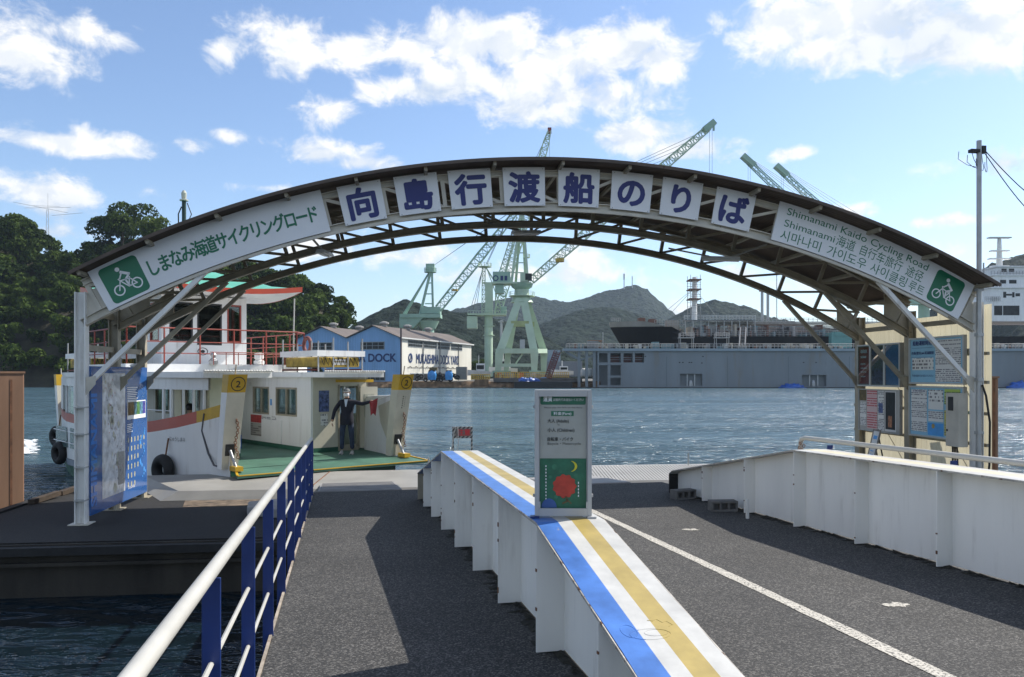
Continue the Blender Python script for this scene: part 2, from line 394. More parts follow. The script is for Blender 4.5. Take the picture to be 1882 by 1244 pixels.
def water_mat():
    m = bpy.data.materials.new('sea_water'); m.use_nodes = True; t = NT(m.node_tree); b = m.node_tree.nodes['Principled BSDF']
    co = t.n('ShaderNodeTexCoord').outputs['Object']
    b.inputs['Roughness'].default_value = 0.05; b.inputs['IOR'].default_value = 1.333
    v1 = t.v('MULTIPLY', co, (0.55, 1.15, 1)); w1 = t.noise(v1, 0.55, 2.0, 0.5, 0.8)
    w2 = t.noise(v1, 2.0, 3.0, 0.55, 0.5); w4 = t.noise(co, 6.5, 2.0, 0.5, 0.2); w3 = t.noise(co, 0.10, 3.0, 0.5)
    gust = t.ramp(t.noise(t.v('MULTIPLY', co, (0.22, 1.0, 1)), 0.05, 4.0, 0.6), 0.36, 0.64, 0.45, 1.35)
    h = t.m('ADD', t.m('MULTIPLY', w1, 1.10), t.m('MULTIPLY', w2, 0.50)); h = t.m('MULTIPLY', t.m('ADD', h, t.m('MULTIPLY', w4, 0.07)), gust)
    h = t.m('ADD', h, t.m('MULTIPLY', w3, 0.35))
    # open channel: wind-roughened water, sheltered and smoother by the pontoon
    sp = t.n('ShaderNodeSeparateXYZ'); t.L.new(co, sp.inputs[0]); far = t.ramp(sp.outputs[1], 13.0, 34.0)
    t.L.new(t.mix(far, (0.005, 0.013, 0.019, 1), (0.055, 0.105, 0.130, 1)), b.inputs['Base Color'])  # base colour darkened near the ramp to stand in for shade on the water
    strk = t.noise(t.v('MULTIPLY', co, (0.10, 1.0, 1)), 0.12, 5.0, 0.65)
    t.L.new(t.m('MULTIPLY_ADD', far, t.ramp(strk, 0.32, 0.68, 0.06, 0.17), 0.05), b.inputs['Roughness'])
    bn = t.n('ShaderNodeBump', i_Strength=1.0, i_Distance=1.0); t.L.new(h, bn.inputs['Height']); t.L.new(bn.outputs[0], b.inputs['Normal'])
    return m
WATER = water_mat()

# ================================================================ SETTING: WATER
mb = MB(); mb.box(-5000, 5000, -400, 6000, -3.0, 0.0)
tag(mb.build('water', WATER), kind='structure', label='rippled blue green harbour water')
# churned wake behind the ferry
FOAM = M('white_foam', (0.75, 0.78, 0.78), 0.8, var=0.3, vs=3, bump=0.03, bs=8)

# ================================================================ FRAMES OF REFERENCE
A2, B2 = np.array([-7.21, 13.31]), np.array([8.85, 15.2])
LEN = float(np.linalg.norm(B2-A2)); U2 = (B2-A2)/LEN; N2 = np.array([-U2[1], U2[0]])
UV, NV = Vector((U2[0], U2[1], 0)), Vector((N2[0], N2[1], 0)); ZV = Vector((0, 0, 1))
def AF(s, d, z): return Vector((A2[0]+U2[0]*s+N2[0]*d, A2[1]+U2[1]*s+N2[1]*d, z))
def AFx(p): return AF(*p)
RQ, RR = Vector((0.9776, 0.2103, 0)), Vector((-0.2103, 0.9776, 0))
def dz(t): return ZE-1.66-0.0314*t
def RF(s, t, h):                                  # ramp frame: s across, t along, h above the deck
    p = RQ*s+RR*t; return Vector((p.x, p.y, dz(t)+h))
def RFx(p): return RF(*p)
PZ = 0.80

# ================================================================ PONTOON
pon = thing('pontoon', 'dark concrete pontoon with worn asphalt top floating under the arched gate', 'pontoon', AF(8, 2, 0))
poly = [(-1.9, -1.55), (LEN+2.6, -1.55), (LEN+2.6, 5.35), (-1.2, 5.0), (-1.9, 3.6)]
mb = MB(); mb.prism([AF(s, d, -0.7) for (s, d) in poly], (0, 0, PZ-0.02+0.7)); mb.build('hull', CONC, pon)
mb = MB(); n = 60; P = []
mb.prism([AF(s, d, PZ-0.018) for (s, d) in [(-1.82, -1.47), (LEN+2.5, -1.47), (LEN+2.5, 5.27), (-1.15, 4.93), (-1.82, 3.56)]], (0, 0, 0.018))
mb.build('deck_asphalt', ASPH2, pon)
mb = MB(); mb.bar(AF(-1.95, -1.62, PZ-0.10), AF(LEN+2.65, -1.62, PZ-0.10), 0.14, 0.12); mb.build('edge_fender', RUBBER, pon)
mb = MB(); mb.bar(AF(-1.95, -1.60, PZ-0.30), AF(LEN+2.65, -1.60, PZ-0.30), 0.10, 0.05); mb.build('edge_ledge', CONC, pon)
mb = MB()
pts = [AF(-1.98, -1.5, PZ-0.06), AF(-1.98, 3.6, PZ-0.06), AF(-1.25, 5.06, PZ-0.06)]
for a, b2 in zip(pts[:-1], pts[1:]): mb.bar(a, b2, 0.16, 0.16)
mb.build('edge_fender', RUBBER, pon)
for (s, d, l) in ((-1.78, 2.2, .9), (-1.72, 3.3, .9)):
    mb = MB(); mb.bar(AF(s, d, PZ+0.05), AF(s+0.12, d+l, PZ+0.09), 0.12, 0.09); mb.build('timber_edge', M('old_timber', (0.06, 0.042, 0.028), 0.9, var=0.4, vs=6), pon)
# dirt patch, sunlit strip beside the landing plate
SAND = M('gritty_rust_stain', (0.17, 0.125, 0.085), 0.9, var=0.5, vs=6, bump=0.004, bs=30)
mb = MB(); mb.prism([AF(s, d, PZ+0.001) for (s, d) in [(1.2, 1.55), (5.6, 1.75), (5.6, 2.5), (1.0, 2.45)]], (0, 0, 0.004)); mb.build('grit_patch', SAND, pon)
mb = MB(); mb.prism([AF(s, d, PZ+0.001) for (s, d) in [(6.0, 1.9), (12.8, 1.9), (12.8, 3.05), (6.0, 3.05)]], (0, 0, 0.004)); mb.build('grit_patch', SAND, pon)

# landing plates the ferry lowers its bow on to
lp = thing('landing_plate', 'pale grey steel landing plate sloping up to the ferry bow', 'steel plate', AF(3.5, 3.5, PZ))
mb = MB()
def slab(mb, lo, hi, z0, z1):
    n = len(lo); mb.add([AF(s, d, PZ+0.004) for (s, d) in lo]+[AF(s, d, z) for (s, d, z) in hi],
       [tuple(range(n-1, -1, -1)), tuple(range(n, 2*n))]+[(i, (i+1) % n, (i+1) % n+n, i+n) for i in range(n)])
slab(mb, [(0.55, 2.35), (6.3, 2.30), (6.45, 5.2), (-0.75, 4.8)], [(0.85, 2.52, PZ+0.17), (6.3, 2.46, PZ+0.18), (6.45, 5.2, PZ+0.225), (-0.55, 4.78, PZ+0.215)], 0, 0)
mb.build('plate', STEEL, lp)
mb = MB(); mb.bar(AF(3.4, 2.6, PZ+.182), AF(3.55, 5.0, PZ+.226), 0.02, 0.012); mb.build('weld_seam', RUST_EDGE, lp)
lp2 = thing('landing_plate', 'whitish ribbed steel landing plate with slanted left end beyond the right lane', 'steel plate', AF(10, 4, PZ))
mb = MB(); slab(mb, [(8.0, 3.1), (13.9, 3.05), (14.0, 5.2), (9.0, 5.2)], [(8.25, 3.20, PZ+0.15), (13.8, 3.16, PZ+0.15), (13.9, 5.2, PZ+0.26), (9.1, 5.2, PZ+0.26)], 0, 0)
mb.build('plate', M('ribbed_landing_plate', (0.36, 0.35, 0.33), 0.5, var=0.10, vs=1.2, rust=0.08), lp2)
mb = MB()
for i in range(70):
    s = 8.5+i*0.075; mb.bar(AF(s, 3.25, PZ+0.157), AF(s+0.15, 5.1, PZ+0.257), 0.018, 0.010)
mb.build('tread_rib', STEEL, lp2)
bp = thing('bearing_plate', 'low rounded grey steel platform beside the foot of the ramp', 'steel plate', AF(4, .6, PZ))
mb = MB(); mb.prism([AF(s, d, PZ+0.004) for (s, d) in [(2.5, 1.05), (2.6, 0.45), (3.1, 0.15), (5.9, 0.10), (5.9, 1.25), (2.8, 1.3)]], (0, 0, 0.16)); mb.build('platform', STEEL_DK, bp, bevel=0.02)

# guide piles
for (s, d, hw, top, lab) in ((-2.72, 2.6, .50, 3.32, 'tall rusty brown steel guide pile left of the pontoon'),
                        (LEN+1.72, 2.0, .20, 3.22, 'dull brown steel guide pile behind the right gate post')):
    t0 = thing('guide_pile', lab, 'pile', AF(s, d, 0), 'steel guide piles')
    an_ = R(-38) if s < 0 else R(8); PX = UV*math.cos(an_)+NV*-math.sin(an_)*-1 if False else (UV*math.cos(-an_)+NV*math.sin(-an_)); PY = ZV.cross(PX)
    mb = MB(); mb.obox(AF(s, d, (top-1.5)/2), PX, PY, ZV, hw, hw*.8, (top+1.5)/2); mb.build('shaft', RUSTED, t0, bevel=0.02)
    mb = MB(); mb.obox(AF(s, d, top+0.02), PX, PY, ZV, hw+.015, hw*.8+.015, 0.02); mb.build('cap_plate', RUSTED, t0)
    mb = MB(); mb.obox(AF(s, d, top-0.18)-PY*(hw*.8+.006), PX, PY, ZV, 0.035, .006, 0.02); mb.build('bolt_plate', RUST_EDGE, t0)
    mb = MB(); mb.obox(AF(s, d, 1.6)+PX*(hw*.55)-PY*(hw*.8+.003), PX, PY, ZV, .02, .003, 1.6); mb.build('weld_strip', RUST_EDGE, t0)

# ================================================================ RAMP
TN, TF = -1.0, 14.75
rd = MB(xf=RFx); rd.box(-0.47, 6.2, TN, TF, -0.10, 0.0); tag(rd.build('ramp_road', ASPH), kind='structure', label='grey asphalt roadway of the boarding ramp')
mb = MB(xf=RFx); mb.box(-0.50, 6.25, TN, TF, -0.34, -0.104); tag(mb.build('ramp_underframe', CREAM_DK), kind='structure', label='steel underframe of the boarding ramp')
mb = MB(xf=RFx); mb.box(-0.492, -0.472, TN, TF+0.01, -0.2, 0.010); tag(mb.build('ramp_kerb_angle', M('rusty_cream_angle', (.40, .34, .27), .6, var=.3, vs=6, rust=.55, rs=9)), kind='structure', label='rusty steel edge angle of the ramp')
# painted centre line of the right lane, with worn edges
lm = bpy.data.materials.new('worn_white_line'); lm.use_nodes = True; t = NT(lm.node_tree); b = lm.node_tree.nodes['Principled BSDF']
co = t.n('ShaderNodeTexCoord').outputs['Object']; nz = t.noise(co, 55.0, 4.0, 0.7)
t.L.new(t.mix(t.ramp(nz, 0.40, 0.52), (0.07, 0.068, 0.062, 1), (0.50, 0.47, 0.41, 1)), b.inputs['Base Color']); b.inputs['Roughness'].default_value = 0.8
bn = t.n('ShaderNodeBump', i_Strength=0.7, i_Distance=0.004); t.L.new(nz, bn.inputs['Height']); t.L.new(bn.outputs[0], b.inputs['Normal'])
mb = MB(xf=RFx); n = 90; vs = []
for i in range(n+1):
    tt = 0.2+(13.2-0.2)*i/n; c = 3.42+0.018*tt
    for sg in (-1, 1): vs.append((c+sg*(0.058+random.uniform(-.006, .006)), tt, 0.004))
mb.add(vs, [(2*i, 2*i+1, 2*i+3, 2*i+2) for i in range(n)]); tag(mb.build('lane_line', lm), kind='structure', label='worn white line painted along the right lane')
for (u, v, k) in ((1298, 971, .11), (1655, 1107, .11)):
    tt, ss = {1298: (9.3, 4.3), 1655: (5.55, 4.32)}[u]
    mb = MB(xf=RFx); pts = []
    for i in range(14):
        a = 2*math.pi*i/14; r_ = k*random.uniform(.45, 1.15); pts.append((ss+r_*math.cos(a), tt+r_*.75*math.sin(a), 0.004))
    mb.add(pts, [tuple(range(14))]); tag(mb.build('paint_remnant', lm), kind='structure', label='scrap of old white paint on the asphalt')
# hinged flap plates at the foot of the ramp
for (s0, s1, lab) in ((-0.40, 1.1, 'grey chequered flap plate at the foot of the footway'), (1.9, 3.95, 'grey ribbed flap plate left at the foot of the right lane'), (4.0, 5.55, 'plain grey flap plate at the right of the lane foot')):
    t0 = thing('flap_plate', lab, 'steel plate', RF((s0+s1)/2, 15, 0), 'flap plates at the ramp foot')
    a, b2 = RF(s0, TF+.01, 0.0), RF(s1, TF+.01, 0.0); c, d = RF(s1, TF+2.35, 0), RF(s0, TF+2.35, 0); c.z = d.z = PZ+0.205
    mb = MB(); e = Vector((0, 0, 0.018)); mb.add([a, b2, c, d, a+e, b2+e, c+e, d+e], [(0,3,2,1),(4,5,6,7),(0,1,5,4),(1,2,6,5),(2,3,7,6),(3,0,4,7)])
    mb.build('plate', STEEL_DK, t0)
    mb = MB()
    for i in range(22):
        f_ = (i+.5)/22; p = a.lerp(d, f_)+e; q_ = b2.lerp(c, f_)+e; mb.bar(p.lerp(q_, .02), p.lerp(q_, .98), 0.02, 0.01)
    if s0 < 3.9: mb.build('tread_rib', STEEL_DK, t0)

def stepped_top(k):                                # piecewise top height of a girder
    return lambda t: float(np.interp(t, k[0], k[1]))
def girder(name, label, web_s, out, fl0, fl1, top, t0, t1, stiff, stripes, wall_mat, breaks):
    g = thing(name, label, 'girder', RF(web_s, 8, 0))
    ts = sorted(set([t0, t1]+[b for b in breaks if t0 < b < t1]))
    # web plate
    mb = MB(xf=RFx); th = 0.012; vs = []
    for tt in ts: vs += [(web_s-th, tt, 0.02), (web_s+th, tt, 0.02), (web_s+th, tt, top(tt)-.012), (web_s-th, tt, top(tt)-.012)]
    fs = []
    for i in range(len(ts)-1):
        for j in range(4): fs.append((4*i+j, 4*i+(j+1) % 4, 4*i+4+(j+1) % 4, 4*i+4+j))
    fs += [(3, 2, 1, 0), tuple(4*(len(ts)-1)+j for j in range(4))]
    mb.add(vs, fs); mb.build('web_plate', wall_mat, g)
    # flange as painted strips lying side by side
    fl = None
    for (f0, f1, mt, nm) in stripes:
        mb = MB(xf=RFx); vs = []; s0, s1 = fl0+(fl1-fl0)*f0, fl0+(fl1-fl0)*f1
        tt2 = sorted(set(list(np.linspace(t0, t1, 46))+ts))
        for tt in tt2:
            jit = random.uniform(-.004, .004) if f0 == 0 or f1 == 1 else 0
            e0 = jit if f0 == 0 else 0; e1 = jit if f1 == 1 else 0; h = top(tt)
            vs += [(s0+e0, tt, h-.012), (s1+e1, tt, h-.012), (s1+e1, tt, h+.004), (s0+e0, tt, h+.004)]
        fs = []
        for i in range(len(tt2)-1):
            for j in range(4): fs.append((4*i+j, 4*i+(j+1) % 4, 4*i+4+(j+1) % 4, 4*i+4+j))
        fs += [(3, 2, 1, 0), tuple(4*(len(tt2)-1)+j for j in range(4))]
        mb.add(vs, fs); mb.build(nm, mt, g)
    # rusty lip along both flange edges
    for sE in (fl0-.004, fl1+.004):
        mb = MB(xf=RFx)
        for a, b2 in zip(ts[:-1], ts[1:]): mb.add([(sE-.003, a, top(a)-.014), (sE+.003, a, top(a)-.014), (sE+.003, a, top(a)+.002), (sE-.003, a, top(a)+.002),
              (sE-.003, b2, top(b2)-.014), (sE+.003, b2, top(b2)-.014), (sE+.003, b2, top(b2)+.002), (sE-.003, b2, top(b2)+.002)], [(0,3,2,1),(4,5,6,7),(0,1,5,4),(1,2,6,5),(2,3,7,6),(3,0,4,7)])
        mb.build('flange_lip', M('chipped_edge', (0.52, 0.48, 0.42), 0.6, var=0.3, vs=8, rust=0.55, rs=12), g)
    for tt in stiff:
        mb = MB(xf=RFx); sa, sb = sorted((web_s+math.copysign(.012, out), web_s+out)); mb.box(sa, sb, tt-.007, tt+.007, 0.015, top(tt)-.013)
        st_ = mb.build('stiffener', wall_mat, g)
        mb = MB(xf=RFx); se = web_s+out
        for k in range(random.randint(2, 4)):
            h = random.uniform(.05, top(tt)-.1); l = random.uniform(.01, .035); mb.box(se-.004, se+.004, tt-.0095, tt+.0095, h, h+l)
        mb.build('rust_chip', RUST_EDGE, st_)['kind'] = 'stuff'
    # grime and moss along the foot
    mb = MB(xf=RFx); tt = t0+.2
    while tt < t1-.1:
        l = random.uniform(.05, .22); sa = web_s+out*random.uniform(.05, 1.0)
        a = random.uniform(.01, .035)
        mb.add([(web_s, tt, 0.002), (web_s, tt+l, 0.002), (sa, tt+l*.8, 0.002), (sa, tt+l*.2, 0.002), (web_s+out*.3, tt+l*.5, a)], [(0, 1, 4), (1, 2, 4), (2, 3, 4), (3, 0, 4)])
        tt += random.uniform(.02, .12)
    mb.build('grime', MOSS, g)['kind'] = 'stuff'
    return g
topC = stepped_top(([-1.0, 1.2, 5.05, 10.05, 13.25], [0.02, 0.02, 0.85, 1.0, 0.44]))
girder('centre_girder', 'white steel girder with blue white and ochre striped top between the lanes', 1.44, -0.20, 1.25, 1.71, topC, 1.3, 13.25,
       [2.5, 3.75, 5.02, 6.3, 7.55, 8.8, 10.02, 11.15, 12.25], [(0, .31, BLUE_ST, 'blue_stripe'), (.31, .52, WHITE_ST, 'white_stripe'), (.52, .78, YELL_ST, 'ochre_stripe'), (.78, 1, WHITE_ST, 'white_stripe')],
       WHITE_GIRDER, [5.05, 10.05])
mb = MB(xf=RFx); mb.box(1.25, 1.71, 13.25, 13.262, 0.0, 0.44); mb.build('end_plate', CREAM_DK, bpy.data.objects['centre_girder'])
CREAM_TOP = M('faded_cream_top', (0.66, 0.60, 0.44), 0.45, var=0.15, vs=3, rust=0.22, rs=6)
topR = stepped_top(([-1.0, 1.2, 5.0, 9.15, 12.9, 13.05], [0.3, 0.3, 0.93, 0.985, 0.40, 0.34]))
girder('side_girder', 'plain white steel girder wall on the right edge of the ramp', 5.80, -0.18, 5.62, 6.08, topR, -0.9, 13.05,
       [0.2, 1.5, 2.8, 4.1, 5.4, 6.65, 7.9, 9.13, 10.4, 11.75], [(0, .35, WHITE_ST, 'white_stripe'), (.35, .75, CREAM_TOP, 'cream_stripe'), (.75, 1, WHITE_ST, 'white_stripe')], WHITE_GIRDER, [5.0, 9.15, 12.9])
mb = MB(xf=RFx); mb.box(5.62, 6.08, 13.05, 13.062, 0.0, 0.34); mb.build('end_plate', CABLE, bpy.data.objects['side_girder'])
# weld bead raised on the striped flange (an old emblem painted over)
def bead(pts, closed=False):
    pts = pts+[pts[0]] if closed else pts; mb = MB(); q_ = []
    for (a_, b_) in pts: tt = 3.60+b_; q_.append((1.46+a_*.85, tt, topC(tt)+.003))
    for p, r_ in zip(q_[:-1], q_[1:]):
        m_ = (p[0]+r_[0])/2; f_ = (m_-1.25)/.46; mb.mi = 0 if f_ < .31 else (1 if f_ < .52 else (2 if f_ < .78 else 1)); mb.tube([RFx(p), RFx(r_)], .0030, 6)
    o = mb.build('weld_bead', [BLUE_ST, WHITE_ST, YELL_ST], bpy.data.objects['centre_girder']); o['kind'] = 'stuff'
el_ = lambda cx, cy, rx, ry, n=22: [(cx+rx*math.cos(2*math.pi*i/n), cy+ry*math.sin(2*math.pi*i/n)) for i in range(n)]
bead(el_(-.13, .01, .045, .06), True); bead(el_(-.02, -.03, .12, .05), True); bead(el_(.02, -.02, .07, .03), True); bead([(.02, .10), (.05, .09), (.08, .105), (.10, .07), (.13, .08), (.15, .04), (.12, .03)])
# ---- left railing
rl = thing('ramp_railing', 'white pipe handrail on navy flat posts along the left ramp edge', 'railing', RF(-.48, 6, 0))
RS = -0.50
mb = MB(xf=RFx); pts = [(RS, tt, 0.985) for tt in np.linspace(-0.6, 14.35, 16)]+[(RS, 14.45, .965), (RS, 14.5, .91), (RS, 14.5, .5)]
mb.tube(pts, 0.029, 14); mb.build('handrail', RAIL, rl, smooth='auto')
ptz = [0.7, 2.0, 3.33, 4.62, 5.85, 7.13, 8.5, 9.9, 11.2, 12.3, 13.3, 14.2]
for i, tt in enumerate(ptz):
    mb = MB(xf=RFx); mb.box(RS-.036, RS+.036, tt-.006, tt+.006, -.30, .960); mb.build('post', NAVY, rl, bevel=.004)
for h in (0.62, 0.30):
    for a, b2 in zip(ptz[:-1], ptz[1:]):
        mb = MB(xf=RFx); mb.tube([(RS, a+.007, h), (RS, b2-.007, h)], 0.0115, 8); mb.build('lower_rail', RAIL, rl, smooth='auto')
mb = MB(xf=RFx)
for k in range(14): mb.torus((RS+.02*math.sin(k*2.), 14.28+.015*math.cos(k*3.), .75-.045*k), (math.cos(k*1.6), math.sin(k*1.6), .2), .022, .006, 10, 5)
mb.build('chain', CABLE, rl)
# ---- right handrail behind the side girder
rr = thing('side_handrail', 'white pipe handrail on short navy posts behind the right girder', 'railing', RF(6.25, 7, 0))
mb = MB(xf=RFx); pts = [(6.25, 9.98, .70), (6.25, 9.98, 1.02), (6.25, 9.95, 1.075), (6.25, 9.87, 1.095)]+[(6.25, tt, 1.095-(9.9-tt)*.02) for tt in np.linspace(9.6, -.5, 12)]
mb.tube(pts, 0.031, 12); mb.build('handrail', RAIL, rr, smooth='auto')
for tt in (9.3, 7.15, 5.0, 2.9):
    mb = MB(xf=RFx); mb.box(6.21, 6.29, tt-.006, tt+.006, -.2, 1.04-(9.9-tt)*.02); mb.build('post', NAVY, rr)
mb = MB(xf=RFx)
for k in range(12): mb.torus((6.20+.02*math.sin(k*2.), 9.88+.03*math.cos(k*3.), 1.02-.03*k), (math.cos(k*1.6), math.sin(k*1.6), .2), .022, .006, 10, 5)
mb.build('chain', RUST_EDGE, rr)
# ---- concrete blocks and a stub by the right girder
def hollow_block(label, s, t0, ang):
    b0 = thing('concrete_block', label, 'block', RF(s, t0, 0), 'hollow blocks by the right girder')
    X = RQ*math.cos(ang)+RR*math.sin(ang); Y = ZV.cross(X); c0 = RF(s, t0, 0)
    mb = MB(); L_, D_, H_ = .39, .19, .15
    o = lambda x0, x1, y0, y1, z0, z1: mb.obox(c0+X*((x0+x1)/2)+Y*((y0+y1)/2)+ZV*((z0+z1)/2+.004), X, Y, ZV, (x1-x0)/2, (y1-y0)/2, (z1-z0)/2)
    o(-L_/2, L_/2, -D_/2, D_/2, 0, .03); o(-L_/2, L_/2, -D_/2, D_/2, H_-.03, H_)
    for i in range(4):
        x = -L_/2+.015+i*(L_-.03)/3; o(x-.015, x+.015, -D_/2+.004, D_/2-.004, .031, H_-.031)
    o(-L_/2+.031, L_/2-.031, -.01, .01, .031, H_-.031)
    mb.build('block', BLOCK, b0); return b0
hollow_block('hollow concrete block nearest the far end of the right girder', 5.50, 12.2, R(12))
hollow_block('hollow concrete block lying before the second stiffener of the right girder', 5.47, 10.75, R(-8))
mb = MB(xf=RFx); mb.box(5.42, 5.455, 9.95, 9.99, 0.0, .27); tag(mb.build('stub_post', WHITE, bevel=.004), 'short white steel stub standing before the right girder', 'post')
# thin mooring rods on the far edge
for (u, d, z1, lab) in ((1265, 5.1, 1.34, 'thin grey steel rod standing by the far end of the right girder'), (787, 5.1, 1.32, 'thin grey steel rod left of the striped girder end')):
    for s in np.linspace(2, 14, 600):
        p = AF(s, d, PZ)
        if (p.x/p.y)*FPX+CX >= u: break
    mb = MB(); mb.tube([AF(s, d, PZ+.1), AF(s, d, z1)], .018, 8); tag(mb.build('mooring_rod', GALV), lab, 'rod')

# ================================================================ ARCHED GATE
ZC, RT, RB, RROOF, SM = -9.85, 16.74, 16.16, 16.885, 8.085
FR = []                                             # three frames: base points of the left and right posts
for (yl, yr) in ((13.31, 15.20), (14.75, 17.25), (16.20, 19.20)):
    ul = 768-618*13.31/yl; ur = 768+1027*15.2/yr
    FR.append((Vector(((ul-CX)/FPX*yl, yl, 0)), Vector(((ur-CX)/FPX*yr, yr, 0))))
def arc_sz(ang, r): return SM+r*math.sin(ang), ZC+r*math.cos(ang)
def fpt(i, s, z):                                   # point on frame i, s in metres of the front frame
    a, b2 = FR[i]; p = a.lerp(b2, s/LEN); p.z = z; return p
def surf(ang, r, d):                                # d in frame units (0 front, 1 middle, 2 back; may run past)
    s, z = arc_sz(ang, r); i = 0 if d < 1 else 1
    p, q_ = fpt(i, s, z), fpt(i+1, s, z); return p+(q_-p)*(d-i)
gate = thing('arched_gate', 'cream steel arched gate with dark curved corrugated roof over the ferry landing', 'gate', fpt(0, 8, 0))
def sweep(mb, prof, ring):                          # ring(k) -> (origin, nvec, rvec)
    n = len(prof); vs = []
    for (o, nv_, rv_) in ring: vs += [o+nv_*a+rv_*b2 for (a, b2) in prof]
    fs = [(i*n+j, i*n+(j+1) % n, (i+1)*n+(j+1) % n, (i+1)*n+j) for i in range(len(ring)-1) for j in range(n)]
    fs += [tuple(range(n-1, -1, -1)), tuple(range((len(ring)-1)*n, len(ring)*n))]
    mb.add(vs, fs)
def ibeam(w_, h, t): a, b2 = w_/2, h/2; return [(-a,-b2),(a,-b2),(a,-b2+t),(t/2,-b2+t),(t/2,b2-t),(a,b2-t),(a,b2),(-a,b2),(-a,b2-t),(-t/2,b2-t),(-t/2,-b2+t),(-a,-b2+t)]
AE = math.asin((SM-0.08)/RB)
for i in range(3):
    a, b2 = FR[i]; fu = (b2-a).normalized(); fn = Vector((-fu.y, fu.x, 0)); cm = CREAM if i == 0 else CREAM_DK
    def arcring(r, a0, a1, n):
        out = []
        for k in range(n+1):
            an = a0+(a1-a0)*k/n; s, z = arc_sz(an, r); out.append((fpt(i, s, z), fn, (fu*math.sin(an)+ZV*math.cos(an))))
        return out
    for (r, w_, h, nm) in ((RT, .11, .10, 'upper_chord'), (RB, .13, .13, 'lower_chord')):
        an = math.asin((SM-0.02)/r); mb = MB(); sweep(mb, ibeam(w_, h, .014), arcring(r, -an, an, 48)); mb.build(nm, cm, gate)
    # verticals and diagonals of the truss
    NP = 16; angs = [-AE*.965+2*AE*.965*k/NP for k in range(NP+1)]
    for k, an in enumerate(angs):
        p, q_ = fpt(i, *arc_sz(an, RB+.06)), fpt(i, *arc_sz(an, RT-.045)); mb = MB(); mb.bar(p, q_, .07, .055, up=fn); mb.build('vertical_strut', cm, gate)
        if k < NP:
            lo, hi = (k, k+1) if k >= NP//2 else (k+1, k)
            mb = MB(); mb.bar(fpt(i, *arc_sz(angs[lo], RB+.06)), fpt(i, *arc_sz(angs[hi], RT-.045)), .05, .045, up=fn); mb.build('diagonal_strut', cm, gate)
    # posts, gussets and knee braces
    for sg in (0, 1):
        s = 0.0 if sg == 0 else LEN; base = fpt(i, s, PZ); inn = fu if sg == 0 else -fu
        ztop = arc_sz(AE*(-1 if sg == 0 else 1), RT)[1]-.02
        mb = MB(); hw = .085
        mb.obox(base+ZV*((ztop-PZ)/2)-inn*(hw-.008), fu, fn, ZV, .008, hw, (ztop-PZ)/2); mb.obox(base+ZV*((ztop-PZ)/2)+inn*(hw-.008), fu, fn, ZV, .008, hw, (ztop-PZ)/2)
        mb.obox(base+ZV*((ztop-PZ)/2), fu, fn, ZV, hw-.017, .007, (ztop-PZ)/2-.001)
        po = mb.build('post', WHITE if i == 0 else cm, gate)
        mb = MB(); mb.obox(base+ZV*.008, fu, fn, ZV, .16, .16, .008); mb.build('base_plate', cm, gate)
        for zz in (1.2, 1.75, 2.3, 2.75):
            if i == 0 and sg == 0: mb = MB(); mb.obox(base+ZV*(zz-PZ), fu, fn, ZV, hw+.005, hw+.005, .012); mb.build('steel_band', GALV, po)
        # corner web plate between post and chords
        z1 = arc_sz(math.asin((SM-.09)/RB), RB)[1]; aa = math.asin((SM-.62)/RB); z2 = arc_sz(aa, RB)[1]; z3 = arc_sz(math.asin((SM-.62)/RT), RT)[1]
        mb = MB(); sgn = 1 if sg == 0 else -1
        pl = [base+inn*.086+ZV*(z1-.10-PZ), base+inn*.62+ZV*(z2-PZ+.06), base+inn*.62+ZV*(z3-PZ-.06), base+inn*.086+ZV*(ztop-PZ-.03)]
        mb.prism([p-fn*.008 for p in pl], fn*.016); gp = mb.build('corner_plate', cm, gate)
        mb = MB()
        for (x, zz) in ((.14, -.02), (.2, .02), (.26, .06), (.32, .09), (.38, .12)): mb.obox(base+inn*x+ZV*(z1+zz-PZ)-fn*.014, fu, fn, ZV, .012, .006, .012)
        mb.build('bolt', cm, gp)
        zb = 3.12; an = math.asin((SM-2.0)/RB); q_ = fpt(i, *(arc_sz(-an, RB) if sg == 0 else arc_sz(an, RB)))
        mb = MB(); mb.bar(base+inn*.09+ZV*(zb-PZ), q_-ZV*.07, .075, .085, up=fn); mb.build('knee_brace', WHITE if i == 0 else cm, gate)
        mb = MB(); pl = [base+inn*.086+ZV*(zb-.17-PZ), base+inn*.24+ZV*(zb+.02-PZ), base+inn*.24+ZV*(zb+.16-PZ), base+inn*.086+ZV*(zb+.13-PZ)]
        mb.prism([p-fn*.052 for p in pl], fn*.010); mb.build('brace_gusset', cm, gate)
# side beams between frames
for s in (0.0, LEN):
    for z in (PZ+3.55, PZ+2.95):
        for i in (0, 1):
            mb = MB(); a, b2 = fpt(i, s, z), fpt(i+1, s, z); d = (b2-a).normalized(); mb.bar(a+d*.09, b2-d*.09, .06, .10); mb.build('side_beam', CREAM_DK, gate)
